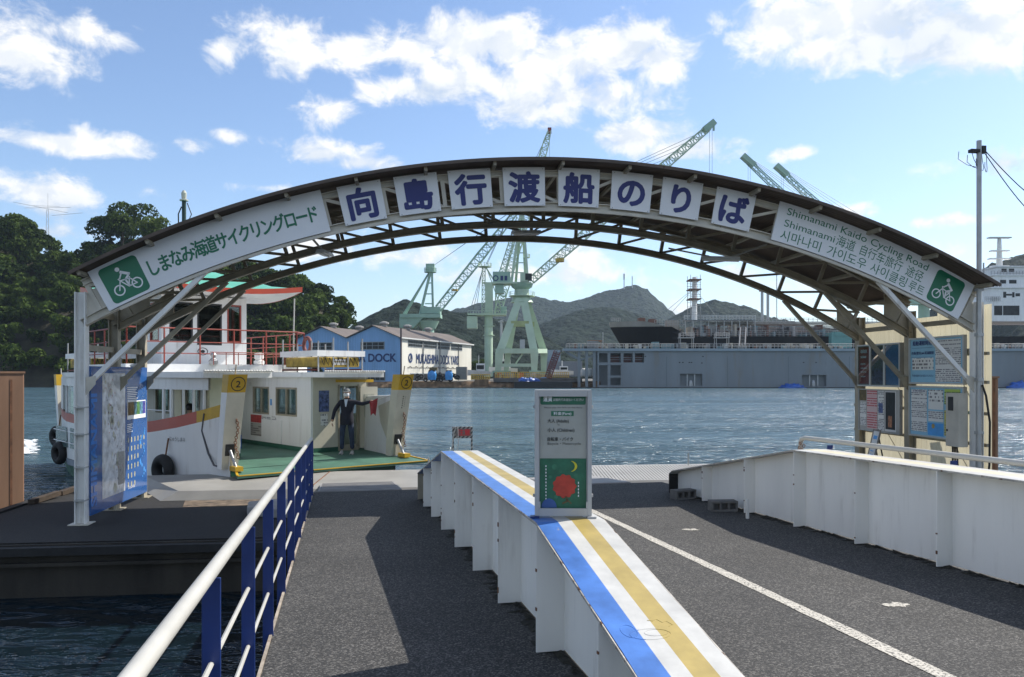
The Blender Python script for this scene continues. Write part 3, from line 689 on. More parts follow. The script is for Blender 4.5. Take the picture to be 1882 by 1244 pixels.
# purlins with visible ends, roof sheet
NPUR = 15
aR = math.asin((SM+.05)/RROOF)
for k in range(NPUR):
    an = -aR*.985+2*aR*.985*k/(NPUR-1); pts = [surf(an, RT+.085, d) for d in (-.25, 0, 1, 2, 2.2)]
    rad = Vector((UV.x*math.sin(an), UV.y*math.sin(an), math.cos(an)))
    for p, q_ in zip(pts[:1], pts[1:2]):
        mb = MB(); mb.bar(p, pts[2], .055, .07, up=rad); mb.bar(pts[2], pts[4], .055, .07, up=rad); mb.build('purlin', CREAM_DK, gate)
nU, nV = 64, 260; P = []
for a_ in range(nU+1):
    an = -aR+2*aR*a_/nU
    for b_ in range(nV+1):
        d = -.27+2.5*b_/nV; P.append(surf(an, RROOF-.005+.012*math.sin(b_*2*math.pi/5.0), d))
mb = MB(); mb.grid(P, nU+1, nV+1); ro = mb.build('roof_sheet', ROOFM, gate, smooth=True)
sol = ro.modifiers.new('thickness', 'SOLIDIFY'); sol.thickness = 0.006
mb = MB(); sweep(mb, [(-.01, -.035), (.01, -.035), (.01, .02), (-.01, .02)], [(surf(-aR+2*aR*k/60, RROOF, -.28), NV, Vector((UV.x*math.sin(-aR+2*aR*k/60), UV.y*math.sin(-aR+2*aR*k/60), math.cos(-aR+2*aR*k/60)))) for k in range(61)])
mb.build('roof_edge_trim', ROOFM, gate)
# sign rail along the foot of the boards
mb = MB(); sweep(mb, [(-.02, -.02), (.02, -.02), (.02, .02), (-.02, .02)], [(fpt(0, *arc_sz(-AE*.93+2*AE*.93*k/48, RB-.085))-NV*.05, NV, Vector((UV.x*math.sin(-AE*.93+2*AE*.93*k/48), UV.y*math.sin(-AE*.93+2*AE*.93*k/48), math.cos(-AE*.93+2*AE*.93*k/48)))) for k in range(49)])
mb.build('sign_rail', CREAM, gate)

# ---- sign boards along the arch
def bend(lift):                                     # x = metres along the arc at mid radius, y = radial
    RM = 16.48
    def fn(x, y):
        an = x/RM; return fpt(0, *arc_sz(an, RM+y))-NV*(.085+lift)
    return fn
def curved_board(name, label, a0, a1, r0, r1, group):
    c = (a0+a1)/2; b0 = thing(name, label, 'sign', fpt(0, *arc_sz(c, r0)), group)
    mb = MB(); n = 20; vs = []
    for k in range(n+1):
        an = a0+(a1-a0)*k/n
        for (r, d) in ((r0, .06), (r1, .06), (r1, .085), (r0, .085)): vs.append(fpt(0, *arc_sz(an, r))-NV*d)
    fs = [(4*k+j, 4*k+(j+1) % 4, 4*k+4+(j+1) % 4, 4*k+4+j) for k in range(n) for j in range(4)]+[(3, 2, 1, 0), tuple(4*n+j for j in range(4))]
    mb.add(vs, fs); mb.build('board', SIGNW, b0); return b0
RM = 16.48; R0, R1 = RB-.04, 16.85
def arcx(deg): return R(deg)*RM
lb = curved_board('direction_sign', 'long white curved board with green Japanese text on the left of the arch', R(-28.2), R(-14.35), R0, R1, None)
g_ = Flat(); xc = arcx(-26.55); g_.rrect(xc-.34, -.315, xc+.32, .315, .075); g_.build('green_panel', GREEN_INK, bend(.003), lb)
Flat().bicycle(xc, -.02, .27).build('bicycle_mark', WHITE_INK, bend(.006), lb)
f1 = Flat(); x = arcx(-25.15); txt = 'しまなみ海道サイクリングロード'; pitch = (arcx(-14.75)-x)/len(txt)
for ch in txt: f1.text(ch, x+pitch/2, -.125, .235, .022, 'c', sx=.74, cap=.76); x += pitch
f1.build('lettering', GREEN_INK, bend(.004), lb)
rb = curved_board('direction_sign', 'long white curved board with three lines of green text right on the arch', R(14.15), R(28.3), R0, R1, None)
xc = arcx(26.62); g_ = Flat(); g_.rrect(xc-.30, -.315, xc+.31, .315, .075); g_.build('green_panel', GREEN_INK, bend(.003), rb)
Flat().bicycle(xc+.01, -.02, .27).build('bicycle_mark', WHITE_INK, bend(.006), rb)
x0 = arcx(14.75)
f1 = Flat(); f1.text('Shimanami Kaido Cycling Road', x0, .165, .135, .004, width=2.92)
f1.text('Shimanami', x0, -.055, .135, .004, width=1.02); f1.text('海道', x0+1.06, -.07, .16, .004, width=.38); f1.text('自行车旅行', x0+1.56, -.07, .16, .004, width=.88); f1.text('途径', x0+2.54, -.07, .16, .004, width=.36)
f1.text('시마나미', x0-.02, -.30, .155, .004, width=.82); f1.text('가이도우', x0+.94, -.30, .155, .004, width=.82); f1.text('사이클링', x0+1.86, -.30, .155, .004, width=.78); f1.text('루트', x0+2.70, -.30, .155, .004, width=.33)
f1.build('lettering', GREEN_INK, bend(.004), rb)
chars = '向島行渡船のりば'; tops = [4.56, 5.53, 6.47, 7.44, 8.44, 9.42, 10.36, 11.37]
desc = ['first', 'second', 'third', 'fourth', 'fifth', 'sixth', 'seventh', 'eighth']
for ch, sx_, ds in zip(chars, tops, desc):
    an = math.asin((sx_-SM)/16.80); hw = .37/RM
    b0 = curved_board('letter_panel', f'white panel with navy character {ch}, {ds} from the left along the arch', an-hw, an+hw, R0+.03, R1-.02, 'character panels along the arch')
    Flat().text(ch, RM*an, -.215, .425, .038, 'c', cap=.76, sx=1.02).build('character', NAVY_INK, bend(.004), b0)
    mb = MB()
    for (dx, dy) in ((-.33, -.31), (.33, -.31), (-.33, .32), (.33, .32)):
        p = bend(.004)(RM*an+dx, dy); mb.obox(p, UV, NV, ZV, .007, .004, .007)
    mb.build('screw', GALV, b0)['kind'] = 'stuff'
# ---- fluorescent lamps slung below the frames
LAMPW = M('lamp_reflector', (0.62, 0.64, 0.64), 0.35, var=.05); LAMPG = M('lamp_reflector_weathered', (0.30, 0.29, 0.26), 0.45, var=.2)
def lamp(label, p, d, l=.62):
    p = Vector(p); d = Vector(d).normalized(); l0 = thing('fluorescent_lamp', label, 'lamp', p, 'fluorescent lamps under the arch')
    sd_ = d.cross(ZV).normalized(); mb = MB(); pr = [(-.10, -.02), (.10, -.02), (.06, .05), (-.06, .05)]
    mb.prism([p-d*l/2+sd_*a+ZV*b2 for (a, b2) in pr], d*l); mb.build('housing', LAMPW, l0)
    mb = MB(); mb.tube([p-d*(l/2-.02)-ZV*.035, p+d*(l/2-.02)-ZV*.035], .015, 8); mb.build('tube', WHITE_INK, l0)
    mb = MB(); mb.bar(p-d*l*.3+ZV*.05, p-d*l*1.4+ZV*.20, .03, .03); mb.build('hanger_arm', LAMPG, l0); mb = MB(); mb.bar(p+d*l*.3+ZV*.05, p+d*l*1.2+ZV*.32, .03, .03); mb.build('hanger_arm', LAMPG, l0)
lamp('white fluorescent lamp slung at the crown of the arch', px(967, 428, 16.2), (1, .55, .1))
lamp('small fluorescent lamp under the left haunch of the arch', px(597, 466, 15.2), (.12, .9, 0), .5)
lamp('weathered fluorescent lamp under the right haunch of the arch', px(1325, 476, 16.2), (1, -.25, -.06), .75)

# ---- right side wall of translucent cream sheets
SHEET = M('cream_translucent_sheet', (0.62, 0.57, 0.42), 0.6, var=0.16, vs=1.0, trans=0.42, streak=True)
sw = thing('side_wall', 'cream corrugated side wall with steel rails behind the notice boards', 'wall', fpt(0, LEN, PZ))
def wallpt(d, off, z):                              # along the right posts, d in frame units
    i = 0 if d < 1 else 1; p, q_ = fpt(i, LEN, z), fpt(i+1, LEN, z); n_ = (q_-p).normalized(); return p+(q_-p)*(d-i)+Vector((n_.y, -n_.x, 0))*off
for k in range(6):
    d0, d1 = -.07+k*.385, -.07+(k+1)*.385; n = 36; P = []
    for j in range(n+1):
        d = d0+(d1-d0)*j/n-.002
        off = .20+.009*math.sin(j*math.pi*.75); zt = PZ+3.72+(.12 if k < 2 else 0)
        P += [wallpt(d, off, PZ+.22), wallpt(d, off, zt)]
    mb = MB(); mb.grid(P, n+1, 2); mb.build('sheet', SHEET, sw)
for z in (PZ+.45, PZ+1.15, PZ+1.75, PZ+2.35, PZ+2.9):
    mb = MB(); mb.bar(wallpt(-.06, .15, z), wallpt(1, .15, z), .05, .06); mb.bar(wallpt(1, .15, z), wallpt(2.25, .15, z), .05, .06); mb.build('wall_rail', CREAM_DK, sw)
mb = MB()
for (d, z0, d2, z1) in ((.05, PZ+.3, .8, PZ+1.9), (.1, PZ+1.8, .5, PZ+2.9), (1.1, PZ+.3, 1.8, PZ+1.6), (1.2, PZ+1.9, 1.7, PZ+2.9)): mb.tube([wallpt(d, .16, z0), wallpt(d2, .16, z1)], .008, 6)
mb.build('tie_rod', CREAM_DK, sw)

# ---- notice boards hung on the inner side of the right posts
BD_BLUE = M('pale_blue_board', (0.26, 0.52, 0.68), 0.4, var=.06); BD_BLUE2 = M('bright_blue_poster', (0.06, 0.34, 0.75), 0.4, var=.12, vs=6)
ALU = M('aluminium_frame', (0.50, 0.50, 0.48), 0.4, .5, var=.06); PAPER = M('white_paper', (0.72, 0.72, 0.70), .7, var=.06, vs=6)
P_LINES = print_mat('small_print', (0.70, 0.70, 0.67), (0.10, 0.10, 0.12), 26.0); P_BOLD = print_mat('bold_notice_print', (0.72, 0.72, 0.68), (0.06, 0.06, 0.08), 14.0, density=.5)
P_RED = M('red_poster', (0.50, 0.035, 0.03), .5, var=.25, vs=12); P_DARK = M('dark_poster', (0.02, 0.02, 0.022), .35, var=.4, vs=10); P_YEL = print_mat('yellow_notice', (0.55, 0.50, 0.04), (0.10, 0.09, 0.03), 20.0)
P_LIME = print_mat('lime_notice', (0.42, 0.55, 0.10), (0.06, 0.10, 0.03), 22.0); P_BROWN = M('brown_poster', (0.16, 0.12, 0.05), .6, var=.4, vs=14)
P_NAVYP = M('navy_photo_poster', (0.11, 0.16, 0.36), .4, var=.6, vs=14); P_MAG = print_mat('pink_notice', (0.62, 0.45, 0.44), (0.45, .04, .05), 18.0, density=.6)
GLASS = glass_mat('window_glass', (0.80, 0.86, 0.87))
def bframe(d0, d1, z0, z1, off=-.11):
    o = wallpt(d1, off, z0); e = wallpt(d0, off, z0); ux = (e-o); W = ux.length; ux = ux/W; return o, ux, W, z1-z0
def board(name, label, cat, d0, d1, z0, z1, back, frame=ALU, fw=.035, glass=False, depth=.05):
    o, ux, W, H_ = bframe(d0, d1, z0, z1); nrm = ux.cross(ZV); b0 = thing(name, label, cat, o+ux*W/2)   # nrm faces the ramp
    mb = MB(); mb.obox(o+ux*W/2+ZV*H_/2-nrm*depth/2, ux, nrm, ZV, W/2-fw, depth/2, H_/2-fw); mb.build('back_panel', back, b0)
    for (x0, x1, y0, y1) in ((0, fw, 0, H_), (W-fw, W, 0, H_), (fw, W-fw, 0, fw), (fw, W-fw, H_-fw, H_)):
        mb = MB(); mb.obox(o+ux*(x0+x1)/2+ZV*(y0+y1)/2-nrm*(depth/2-.012), ux, nrm, ZV, (x1-x0)/2, depth/2+.012, (y1-y0)/2); mb.build('frame_bar', frame, b0)
    if glass: mb = MB(); mb.obox(o+ux*W/2+ZV*H_/2+nrm*.016, ux, nrm, ZV, W/2-fw, .002, H_/2-fw); mb.build('glass_pane', GLASS, b0)
    def sheet(x0, x1, y0, y1, mat, nm='notice', lift=.003):
        mb = MB(); mb.obox(o+ux*(x0+x1)/2*W+ZV*(y0+y1)/2*H_+nrm*lift, ux, nrm, ZV, (x1-x0)/2*W, .002, (y1-y0)/2*H_); return mb.build(nm, mat, b0)
    return b0, sheet, plane_fn(o, ux, ZV, .007), W, H_
b0, sh, fn, W, H_ = board('timetable_board', 'pale blue ferry timetable board with white tables, upper board by the front right post', 'notice board', .09, .93, PZ+2.30, PZ+3.27, BD_BLUE)
sh(.06, .46, .30, .56, P_BOLD); sh(.50, .94, .05, .93, P_LINES); 
f1 = Flat(); f1.text('船舶運航時刻', W*.07, H_*.84, .075, .02, width=W*.36); f1.text('向島(富浜)⇔尾道駅前', W*.05, H_*.64, .05, .012, width=W*.42); f1.text('料金は船内でお支払いください', W*.06, H_*.16, .035, .006, width=W*.40); f1.build('heading', NAVY_INK, fn, b0)
f1 = Flat(); f1.rect(W*.06, H_*.775, W*.44, H_*.78); f1.rect(W*.04, H_*.575, W*.47, H_*.58); f1.build('rule_line', NAVY_INK, fn, b0)
b0, sh, fn, W, H_ = board('notice_board', 'blue notice board with white and yellow sheets, lower board by the front right post', 'notice board', .09, .93, PZ+1.20, PZ+2.26, BD_BLUE)
sh(.04, .34, .10, .93, P_LINES); sh(.37, .64, .55, .93, P_BOLD); sh(.37, .64, .32, .52, P_LINES); sh(.66, .93, .66, .95, P_LIME); sh(.66, .93, .07, .55, P_YEL); sh(.36, .64, .05, .29, BD_BLUE2)
f1 = Flat(); f1.text('大切なお知らせ', W*.08, H_*.885, .035, .008, width=W*.22); f1.build('heading', NAVY_INK, fn, b0)
f1 = Flat(); f1.disc(W*.46, H_*.23, .05); f1.build('yellow_spot', YELL_ST, fn, b0)
b0, sh, fn, W, H_ = board('poster_cabinet', 'glazed aluminium poster cabinet with a red poster between the rear right posts', 'notice board', 1.09, 1.96, PZ+2.22, PZ+3.20, M('grey_cabinet_back', (.30, .31, .32), .6), glass=True, depth=.09)
sh(.04, .29, .06, .94, P_RED, 'poster'); sh(.36, .63, .06, .92, P_NAVYP, 'poster'); sh(.68, .96, .05, .95, BD_BLUE2, 'poster')
o, ux, WW, HH = bframe(1.09, 1.96, PZ+2.22, PZ+3.20); nrm = ux.cross(ZV)
for x in (.325, .655): mb = MB(); mb.obox(o+ux*WW*x+ZV*HH/2+nrm*.02, ux, nrm, ZV, .022, .012, HH/2-.036); mb.build('door_stile', ALU, b0)
f1 = Flat()
for k, (y, h) in enumerate(((.80, .08), (.68, .05), (.52, .035), (.42, .03), (.33, .03), (.22, .03))): f1.rect(W*.08, H_*y, W*(.24-.02*(k % 3)), H_*y+h)
f1.build('white_print', WHITE_INK, fn, b0)
b0, sh, fn, W, H_ = board('notice_board', 'weathered notice board with mixed flyers and a black poster between the rear right posts', 'notice board', 1.09, 1.93, PZ+1.18, PZ+2.16, M('pale_pin_board', (.42, .41, .38), .7), fw=.02)
sh(.02, .19, .72, .98, P_BROWN, 'flyer'); sh(.03, .19, .12, .68, P_LINES, 'flyer'); sh(.21, .46, .06, .98, P_MAG, 'flyer'); sh(.48, .62, .04, .97, P_LINES, 'flyer'); sh(.50, .60, .45, .68, P_NAVYP, 'flyer', .007); sh(.65, .90, .04, .96, PAPER, 'poster'); sh(.665, .885, .09, .94, P_DARK, 'poster', .007)
f1 = Flat(); f1.rect(W*.73, H_*.14, W*.82, H_*.40); f1.build('orange_drink', M('amber_print', (.45, .20, .10), .5, var=.4, vs=20), plane_fn(o*0+(lambda o: o)(bframe(1.09, 1.93, PZ+1.18, PZ+2.16)[0]), bframe(1.09, 1.93, PZ+1.18, PZ+2.16)[1], ZV, .012), b0)
# meter cabinet, leaning easel sign, pole with wires
o, ux, W, H_ = bframe(.055, .235, PZ+1.10, PZ+2.14, -.27); nrm = ux.cross(ZV)
c0 = thing('control_cabinet', 'tall cream metal control cabinet mounted beside the front right post', 'cabinet', o+ux*W/2)
mb = MB(); mb.obox(o+ux*W/2+ZV*H_/2-nrm*.08, ux, nrm, ZV, W/2, .10, H_/2); mb.build('case', CREAM, c0, bevel=.008)
mb = MB(); mb.obox(o+ux*W/2+ZV*H_*.77+nrm*.024, ux, nrm, ZV, W/2-.01, .003, H_*.22); mb.build('door', CREAM, c0)
mb = MB(); mb.obox(o+ux*W/2+ZV*H_*.27+nrm*.024, ux, nrm, ZV, W/2-.01, .003, H_*.26); dd = mb.build('door', CREAM, c0)
mb = MB(); mb.obox(o+ux*W*.42+ZV*H_*.80+nrm*.030, ux, nrm, ZV, W*.20, .003, H_*.13); mb.build('display_window', P_DARK, c0)
mb = MB(); mb.obox(o+ux*W*.15+ZV*H_*.3+nrm*.034, ux, nrm, ZV, .012, .008, .02); mb.build('handle', CABLE, dd)
mb = MB()
for k in range(3): mb.tube([o+ux*(W*.3+k*.06)-nrm*.05, o+ux*(W*.3+k*.07)-nrm*.05-ZV*.35, o+ux*(W*.5+k*.09)-nrm*(.05+.05*k)-ZV*.62], .018, 8)
mb.build('cable', CABLE, c0)
es = thing('easel_sign', 'small framed easel sign with pale blue sheet leaning before the notice boards', 'sign', wallpt(1.2, -.75, PZ))
e0 = wallpt(1.38, -.62, PZ); e1 = wallpt(1.05, -.75, PZ); ux = (e1-e0).normalized(); tl = (ZV+Vector((ux.y, -ux.x, 0))*-.22).normalized(); n_ = ux.cross(tl); W = .42
OLDW = M('grey_weathered_wood', (.28, .26, .23), .8, var=.3, vs=8)
zb = Vector((0, 0, .30)); H_ = 1.0
mb = MB(); mb.obox(e0+zb+ux*W/2+tl*H_/2, ux, tl, n_, W/2-.03, H_/2-.03, .006); mb.build('panel', PAPER, es)
for (x, y, hx, hy) in ((.02, H_/2, .02, H_/2), (W-.02, H_/2, .02, H_/2), (W/2, .02, W/2-.04, .02), (W/2, H_-.02, W/2-.04, .02)): mb = MB(); mb.obox(e0+zb+ux*x+tl*y, ux, tl, n_, hx, hy, .014); mb.build('frame_bar', OLDW, es)
f1 = Flat(); f1.rect(.1, .78, .32, .86); f1.rect(.1, .5, .28, .52); f1.rect(.1, .42, .3, .44); f1.rect(.09, .04, .20, .22); f1.rect(.1, .34, .26, .36); f1.build('blue_print', BD_BLUE2, plane_fn(e0+zb, ux, tl, .009), es)
for x in (.05, W-.05): mb = MB(); mb.bar(e0+ux*x+ZV*.02, e0+zb+ux*x+tl*.06, .03, .03); mb.build('leg', CABLE, es)
for x in (.05, W-.05): mb = MB(); mb.bar(e0+ux*x+ZV*.02-n_*.42, e0+zb+ux*x+tl*.8-n_*.02, .02, .03); mb.build('leg', CABLE, es)
po = thing('utility_pole', 'slim grey utility pole strapped to the front right gate post', 'pole', wallpt(-.06, .02, PZ))
pb = wallpt(-.065, -.05, 0); mb = MB(); mb.tube([pb+ZV*(PZ+.2), pb+ZV*7.72], .045, 12); mb.build('shaft', GALV, po, smooth='auto')
for z in (2.2, 3.2, 4.05, 4.9): mb = MB(); mb.obox(pb+ZV*z, UV, NV, ZV, .06, .055, .03); mb.build('strap', GALV, po)
mb = MB(); mb.obox(pb+ZV*7.52-UV*.10, UV, NV, ZV, .09, .05, .03); mb.obox(pb+ZV*7.55+UV*.08, UV, NV, ZV, .04, .04, .07); mb.build('insulator', CABLE, po)
mb = MB()
for k in range(4):
    a = [pb+ZV*(7.50)+UV*(-.15+.10*k)]; 
    for j in range(1, 7): a.append(pb+ZV*(7.50-.28*math.sin(j/6*math.pi)-(.06*k*j/6))+UV*((-.15+.10*k)+(.34-.10*k)*j/6*math.sin(j*.9)))
    mb.tube(a, .006, 5)
mb.build('loose_wire', CABLE, po)
mb = MB(); mb.tube([pb+ZV*3.1+UV*.02-NV*.06, pb+ZV*2.9+UV*.08-NV*.08, pb+ZV*2.4+UV*.16-NV*.08, pb+ZV*1.6+UV*.15-NV*.08, pb+ZV*.95+UV*.10-NV*.05], .02, 8); mb.build('power_cable', CABLE, po)
for k in range(2):
    p0 = pb+ZV*(7.56-.05*k)+UV*.1; p1 = px(2050, 420+40*k, 13.2); pts = []
    for j in range(15):
        f_ = j/14; p = p0.lerp(p1, f_); p.z -= 1.0*math.sin(f_*math.pi)*(.35+.15*k); pts.append(p)
    mb = MB(); mb.tube(pts, .009, 5); tag(mb.build('overhead_wire', CABLE), ['upper', 'lower'][k]+' sagging black wire running from the utility pole to the right', 'wire', 'overhead wires')

# ---- map board on the left posts
def lpt(d, off, z):
    i = 0 if d < 1 else 1; p, q_ = fpt(i, 0, z), fpt(i+1, 0, z); n_ = (q_-p).normalized(); return p+(q_-p)*(d-i)+Vector((n_.y, -n_.x, 0))*off
MAPB = M('deep_blue_map_board', (0.022, 0.105, 0.33), .16, var=.15, vs=1.2, coat=.6); MAPL = M('pale_map_sheet', (0.72, 0.75, 0.78), .2, var=.3, vs=7, rust=.25, rs=16, rcol=(.38, .28, .24), coat=.5); MAPP = M('light_blue_print', (0.07, 0.30, 0.72), .3, var=.2)
mp = thing('map_board', 'tall glossy blue tourist map board with cycling map between the left gate posts', 'map board', lpt(1, .1, PZ))
o = lpt(.06, .115, PZ+.02); e = lpt(1.98, .115, PZ+.02); ux = (e-o); W = ux.length; ux = ux/W; nrm = ux.cross(ZV); z0, z1 = .10, 2.62
mb = MB(); mb.obox(o+ux*W/2+ZV*(z0+z1)/2-nrm*.015, ux, nrm, ZV, W/2, .015, (z1-z0)/2); mb.build('panel', MAPB, mp)
fn = plane_fn(o, ux, ZV, .003); fn2 = plane_fn(o, ux, ZV, .006)
f1 = Flat(); f1.rect(W*.17, .30, W*.56, 2.50); f1.build('map_sheet', MAPL, fn, mp)
f1 = Flat(); f1.text('SHIMANAMI', W*.085, .25, .26, .03, rot=R(90), sx=1.0); f1.build('side_lettering', M('faint_blue_print', (.02, .19, .60), .2, var=.2), fn, mp)
gm = random.Random(5)
for nm, c, n_ in (('map_island', (.50, .50, .40), 26), ('map_spot', (.35, .08, .06), 40), ('map_spot', (.08, .10, .14), 60)):
    f1 = Flat()
    for k in range(n_):
        y = .4+2.0*gm.random(); x = W*(.36+.09*math.sin(y*2.2))+gm.gauss(0, W*.06); x = min(max(x, W*.19), W*.54)
        if nm == 'map_island': r_ = gm.uniform(.03, .10); f1.poly([(min(max(x+r_*math.cos(a)*gm.uniform(.5, 1.2), W*.18), W*.55), y+r_*math.sin(a)*gm.uniform(.6, 1.4)) for a in np.linspace(0, 6.28, 11)[:-1]])
        else: f1.rect(x, y, x+gm.uniform(.008, .03), y+gm.uniform(.01, .04))
    f1.build(nm, M(nm+'_print', c, .3, var=.3, vs=12), plane_fn(o, ux, ZV, .005+.001*n_/30), mp)
cols = [(.16, .10, .04), (.25, .17, .06), (.10, .22, .30), (.12, .30, .10), (.16, .38, .55), (.10, .10, .45)]
f1 = Flat(); f1.rect(W*.60, 1.62, W*.965, 1.97); f1.build('photo_strip_border', WHITE_INK, fn, mp)
for k, c in enumerate(cols):
    f1 = Flat(); x = W*(.61+.058*k); f1.rect(x, 1.70, x+W*.056, 1.95); f1.build('photo', M('board_photo', c, .3, var=.6, vs=16), fn2, mp)
f1 = Flat()
for r_, n in enumerate((6, 6, 4, 4, 3, 3)):
    for k in range(n): f1.rrect(W*(.61+.062*k), 1.18-.17*r_, W*(.61+.062*k)+.055, 1.28-.17*r_, .02, 3)
f1.build('icon_grid', M('pale_icon', (.5, .48, .35), .4, var=.4, vs=20), fn, mp)
f1 = Flat()
for k in range(10): f1.rect(W*.60, 2.22-.035*k, W*(.80-.02*(k % 3)), 2.235-.035*k)
for k in range(5): f1.rect(W*.60, 1.52-.035*k, W*(.70-.02*(k % 2)), 1.535-.035*k)
f1.text('しまなみ海道', W*.62, .30, .045, .004); f1.build('small_text', WHITE_INK, fn, mp)
f1 = Flat()
for k in range(22):
    x, y = W*(.90+.05*math.sin(k*.7)), .45+.045*k; f1.disc(x+random.uniform(-.03, .03), y, random.uniform(.015, .05), 9)
f1.build('sea_drawing', MAPP, fn, mp)
f1 = Flat(); f1.rect(W*.43, .45, W*.545, 1.05); f1.build('legend_box', M('legend_paper', (.34, .34, .33), .4, var=.3, vs=25), fn2, mp)
for d in (.9, 1.92): mb = MB(); mb.bar(lpt(d, .07, PZ+.01), lpt(d, .07, PZ+2.6), .05, .05); mb.build('support_leg', CREAM_DK, mp)
mb = MB(); mb.lathe([(.09, 0), (.11, .02), (.11, .05), (.03, .07)], lpt(1.45, .16, PZ+2.64), 14); mb.build('flood_lamp', WHITE, mp)

# ---- fare sign box standing on the striped girder
t0, s0 = 5.16, 1.462; hb = topC(t0)+.02
fs_ = thing('fare_sign', 'grey upright fare sign box with green and white face standing on the striped girder', 'sign', RF(s0, t0, hb))
vd = Vector((-.02, -1, 0)).normalized(); sxv = Vector((1, -.02, 0)).normalized(); c0 = RF(s0, t0, hb)
W, H_, D = .382, .845, .10
def case_pt(x, y, z): return c0+sxv*x-vd*y+ZV*z
mb = MB(xf=lambda p: case_pt(*p)); mb.box(-W/2, W/2, 0, D, 0, .02); mb.box(-W/2, W/2, 0, D, H_-.02, H_); mb.box(-W/2, -W/2+.02, .001, D-.001, .021, H_-.021); mb.box(W/2-.02, W/2, .001, D-.001, .021, H_-.021); mb.box(-W/2+.021, W/2-.021, .02, D-.02, .021, H_-.021); mb.build('case', GREY_SHELL, fs_, bevel=.004)
for (x0, x1, y0, y1) in ((-W/2, -W/2+.028, .0, H_), (W/2-.028, W/2, 0, H_), (-W/2+.028, W/2-.028, H_-.045, H_), (-W/2+.028, W/2-.028, 0, .05)):
    mb = MB(xf=lambda p: case_pt(*p)); mb.box(x0+.0005, x1-.0005, -.012, .0, y0+.0005, y1-.0005); mb.build('front_frame', GREY_SHELL, fs_)
for (x, y) in ((-.165, .055), (.165, .055)): mb = MB(xf=lambda p: case_pt(*p)); mb.box(x-.012, x+.012, -.011, -.001, y-.004, y+.04); mb.build('corner_tab', GREY_SHELL, fs_)
fnA = plane_fn(case_pt(0, .0, 0), sxv, ZV, -.0); fnf = lambda k: (lambda a, b2: case_pt(a*.95, .018-k, b2*.955))
SG = M('dark_green_print', (0.025, 0.145, 0.08), .45, var=.2, vs=10); SGL = M('mid_green_print', (.04, .19, .105), .45, var=.25, vs=14)
f1 = Flat(); f1.rect(-W/2+.026, .05, W/2-.026, .40); f1.build('picture_panel', SG, fnf(.0), fs_)
f1 = Flat(); f1.rect(-W/2+.026, .402, W/2-.026, .778); f1.build('price_panel', M('dull_white_face', (.38, .39, .35), .5, var=.08, vs=5), fnf(.0), fs_)
f1 = Flat(); f1.rrect(-W/2+.03, .78, W/2-.03, H_+.0, .012); f1.build('header_panel', SG, fnf(.001), fs_)
f1 = Flat(); f1.text('運賃', -.14, .805, .028, .02, width=.062); f1.text('は船内でお支払いください', -.07, .807, .016, .008, width=.215); f1.build('header_text', WHITE_INK, fnf(.004), fs_)
f1 = Flat(); f1.text('Please pay the fare on the ferry', 0, .755, .011, .004, 'c', width=.27); f1.text('大人 (Adults)', -.11, .655, .022, .012, width=.15); f1.text('小人 (Children)', -.11, .590, .022, .012, width=.19); f1.text('自転車・バイク', -.11, .525, .022, .014, width=.18); f1.text('Bicycle・Motorcycle', -.11, .497, .018, .008, width=.235); f1.text('~', -.04, .63, .02, .02); f1.build('price_text', M('dark_grey_print', (.035, .04, .04), .5), fnf(.003), fs_)
f1 = Flat(); f1.rect(-.085, .70, .075, .735); f1.build('fare_band', SGL, fnf(.003), fs_)
f1 = Flat(); f1.text('料金(Fare)', -.005, .709, .018, .012, 'c', width=.125); f1.build('fare_text', WHITE_INK, fnf(.005), fs_)
f1 = Flat(); pts = []
for k in range(48):
    a = 2*math.pi*k/48; r_ = .081*(1+.07*math.cos(a*11)); pts.append((.01+r_*math.cos(a), .205+r_*math.sin(a)))
f1.poly(pts); f1.build('red_round', M('red_print', (.50, .055, .03), .5, var=.2, vs=14), fnf(.003), fs_)
f1 = Flat(); f1.line([(.02, .13), (.03, .10), (.0, .085)], .012); f1.line([(.03, .11), (.055, .085)], .010); f1.build('brown_twig', P_BROWN, fnf(.003), fs_)
f1 = Flat(); pts = [(.045+.055*math.cos(a), .345+.04*math.sin(a)) for a in np.linspace(-1.3, 1.3, 14)]+[(.045+.038*math.cos(a), .345+.037*math.sin(a)) for a in np.linspace(1.2, -1.2, 14)]; f1.poly(pts); f1.build('yellow_moon', M('moon_print', (.60, .55, .03), .5), fnf(.003), fs_)
f1 = Flat(); pts = [(-.15, .052)]+[(-.10+.055*math.cos(a), .053+.065*math.sin(a)) for a in np.linspace(0, math.pi*.95, 16)]; f1.poly(pts); f1.build('blue_round', M('blue_print', (.05, .12, .34), .5, var=.15), fnf(.003), fs_)
f1 = Flat()
for k in range(11): f1.rect(-.125, .11+k*.023, -.118, .122+k*.023)
for k in range(5): f1.rect(.105, .13+k*.023, .112, .144+k*.023)
f1.build('vertical_print', SIGNW, fnf(.003), fs_)
f1 = Flat()
for (x, y, r_) in ((-.06, .34, .02), (-.02, .31, .012), (.09, .28, .016), (-.09, .27, .013), (-.05, .13, .014), (.12, .36, .012)): f1.disc(x, y, r_, 12)
f1.build('green_dot', SGL, fnf(.002), fs_)
mb = MB(xf=lambda p: case_pt(*p)); mb.box(W/2-.03, W/2+.03, -.03, .03, -.014, -.002); mb.build('foot_plate', GREY_SHELL, fs_)
mb = MB(xf=lambda p: case_pt(*p)); mb.box(-W/2-.03, -W/2+.03, -.03, .03, -.012, -.002); mb.build('foot_plate', NAVY, fs_)
mb = MB(xf=lambda p: case_pt(*p))
for z in (.12, .72): mb.box(-W/2-.012, -W/2, .03, .05, z, z+.02); mb.box(W/2, W/2+.012, .03, .05, z, z+.02)
